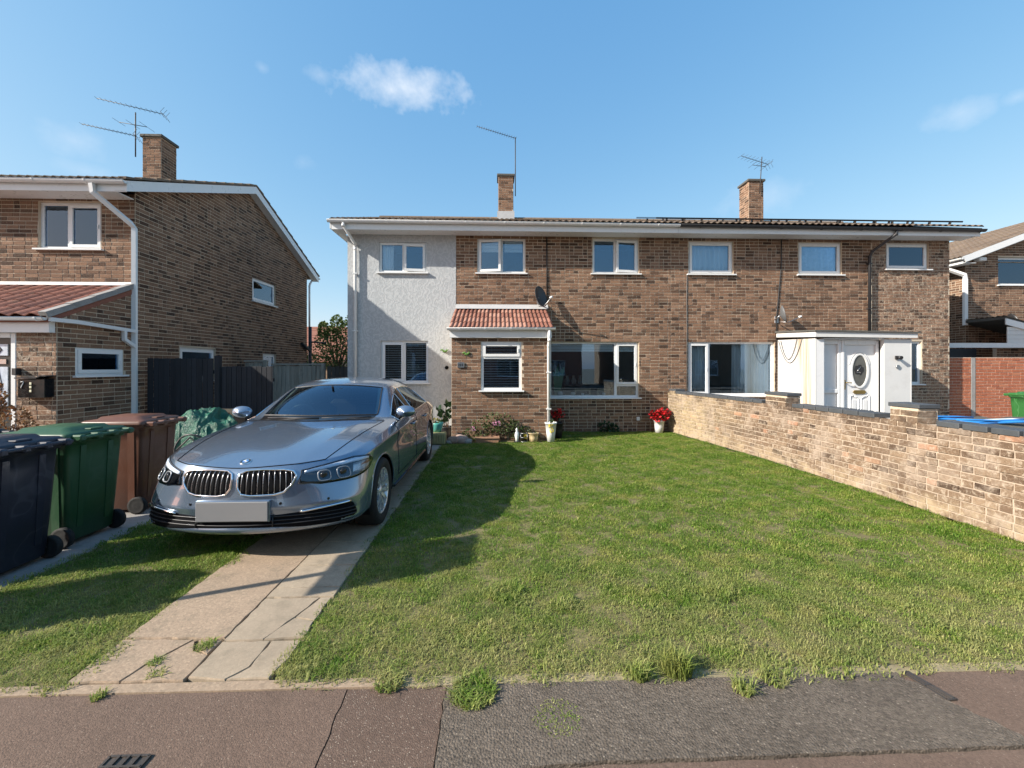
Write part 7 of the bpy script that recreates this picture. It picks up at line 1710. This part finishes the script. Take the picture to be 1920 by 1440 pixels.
def grass_group():
    ng = bpy.data.node_groups.new('grass_scatter', 'GeometryNodeTree'); ng.interface.new_socket('Geometry', in_out='INPUT', socket_type='NodeSocketGeometry'); ng.interface.new_socket('Density', in_out='INPUT', socket_type='NodeSocketFloat'); ng.interface.new_socket('Geometry', in_out='OUTPUT', socket_type='NodeSocketGeometry')
    N = lambda t: ng.nodes.new(t); L = ng.links.new; gi, go = N('NodeGroupInput'), N('NodeGroupOutput')
    dp = N('GeometryNodeDistributePointsOnFaces'); L(gi.outputs[0], dp.inputs['Mesh']); nd_ = N('ShaderNodeTexNoise'); nd_.inputs['Scale'].default_value = 1.5; nd_.inputs['Detail'].default_value = 4; nd_.inputs['Roughness'].default_value = .65; pd_ = N('GeometryNodeInputPosition'); L(pd_.outputs[0], nd_.inputs['Vector']); md_ = N('ShaderNodeMapRange'); md_.inputs[1].default_value = .34; md_.inputs[2].default_value = .50; md_.inputs[3].default_value = .38; md_.inputs[4].default_value = 1.0; L(nd_.outputs[0], md_.inputs[0]); mm_ = N('ShaderNodeMath'); mm_.operation = 'MULTIPLY'; L(md_.outputs[0], mm_.inputs[0]); L(gi.outputs[1], mm_.inputs[1]); L(mm_.outputs[0], dp.inputs['Density']); ci = N('GeometryNodeCollectionInfo'); ci.inputs['Collection'].default_value = gcol; ci.inputs['Separate Children'].default_value = True; ci.inputs['Reset Children'].default_value = True
    ip = N('GeometryNodeInstanceOnPoints'); L(dp.outputs['Points'], ip.inputs['Points']); L(ci.outputs[0], ip.inputs['Instance']); ip.inputs['Pick Instance'].default_value = True
    rv = N('FunctionNodeRandomValue'); rv.data_type = 'FLOAT_VECTOR'; rv.inputs[0].default_value = (-.12, -.12, 0); rv.inputs[1].default_value = (.12, .12, 6.283); L(rv.outputs[0], ip.inputs['Rotation'])
    ps = N('GeometryNodeInputPosition'); nt = N('ShaderNodeTexNoise'); nt.inputs['Scale'].default_value = 2.6; nt.inputs['Detail'].default_value = 3; L(ps.outputs[0], nt.inputs['Vector']); mr = N('ShaderNodeMapRange'); mr.inputs[1].default_value = .3; mr.inputs[2].default_value = .7; mr.inputs[3].default_value = .6; mr.inputs[4].default_value = 1.35; L(nt.outputs[0], mr.inputs[0])
    rs_ = N('FunctionNodeRandomValue'); rs_.data_type = 'FLOAT'; rs_.inputs[2].default_value = .75; rs_.inputs[3].default_value = 1.2; ml = N('ShaderNodeMath'); ml.operation = 'MULTIPLY'; L(mr.outputs[0], ml.inputs[0]); L(rs_.outputs[1], ml.inputs[1]); cb_ = N('ShaderNodeCombineXYZ')
    for i in range(3): L(ml.outputs[0], cb_.inputs[i])
    L(cb_.outputs[0], ip.inputs['Scale']); L(ip.outputs[0], go.inputs[0]); return ng
GG = grass_group()
def turf(name, polys, dens, label):
    m = MB()
    for P in polys: m.add([(x, y, .003) for x, y in P], [tuple(range(len(P)))])
    o = m.build(name, m_grass, None, recalc=False); tag(o, label, 'grass', kind='stuff'); md = o.modifiers.new('scatter', 'NODES'); md.node_group = GG; md['Socket_1'] = float(dens); return o
turf('grass', [[(-1.15, 2.19), (4.80, 2.17), (4.80, 3.4), (-1.15, 3.4)]], 620, 'near edge of the mown front lawn, strawy and green')
turf('grass', [[(-1.16, 3.4), (4.82, 3.4), (4.80, 5.1), (4.66, 7.3), (-1.16, 7.3)], [(-1.16, 7.3), (4.66, 7.3), (4.28, 10.2), (4.25, 10.32), (1.26, 10.32), (1.24, 9.1), (-1.13, 8.86)]], 430, 'mown green front lawn between the drive and the garden wall')
turf('grass', [[(-3.60, 2.19), (-2.17, 2.19), (-2.19, 4.2), (-2.2, 6.4), (-3.59, 6.4)]], 480, 'narrow shaded grass strip between bins and drive')
def tuft(x, y, n, rad, h, lean, label, seed, z=0.0):
    m = MB(); blades(m, random.Random(seed), n, rad, h * .4, h, lean, .0034, (x, y, z)); o = m.build('grass_tuft', m_grass, None, recalc=False); tag(o, label, 'grass tuft', 'grass tufts at the pavement edge')
tuft(-.12, 2.09, 700, .115, .055, 1.1, 'thick grass tuft overhanging the joint between tarmac patches', 1); tuft(.95, 2.2, 420, .075, .15, .6, 'tall dark green tuft at the lawn edge', 2); tuft(.74, 2.17, 160, .05, .10, .8, 'spiky tuft left of the tall dark green one', 3)
tuft(1.22, 2.06, 130, .05, .09, 1.1, 'weed growing out of the grey tarmac right of tall tuft', 4); tuft(1.42, 2.13, 160, .07, .07, 1.0, 'low tuft at the lawn edge near the black cover strip', 5); tuft(-.55, 2.17, 220, .07, .06, 1.1, 'low tuft beside the joint in brown tarmac', 6)
tuft(-1.68, 2.49, 150, .05, .05, 1.2, 'grass growing in the broken drive joint', 7); tuft(-1.86, 2.36, 90, .035, .04, 1.2, 'small weed in the crack of the drive', 8); tuft(-1.78, 2.27, 90, .045, .035, 1.3, 'flat weed at the drive foot', 9); tuft(-1.95, 2.13, 60, .03, .04, 1.2, 'weed on the tarmac edge below the drive', 10)
tuft(.28, 1.93, 500, .11, .016, 1.4, 'flat mossy patch on the coarse grey tarmac', 11); tuft(.05, 3.0, 260, .12, .075, .9, 'darker coarse clump in the lawn at front', 12, .0); tuft(.45, 2.85, 200, .10, .07, 1.0, 'coarse clump in lawn above the mossy patch', 13); tuft(1.6, 2.95, 220, .12, .07, 1.0, 'coarse clump in lawn right of centre', 14)
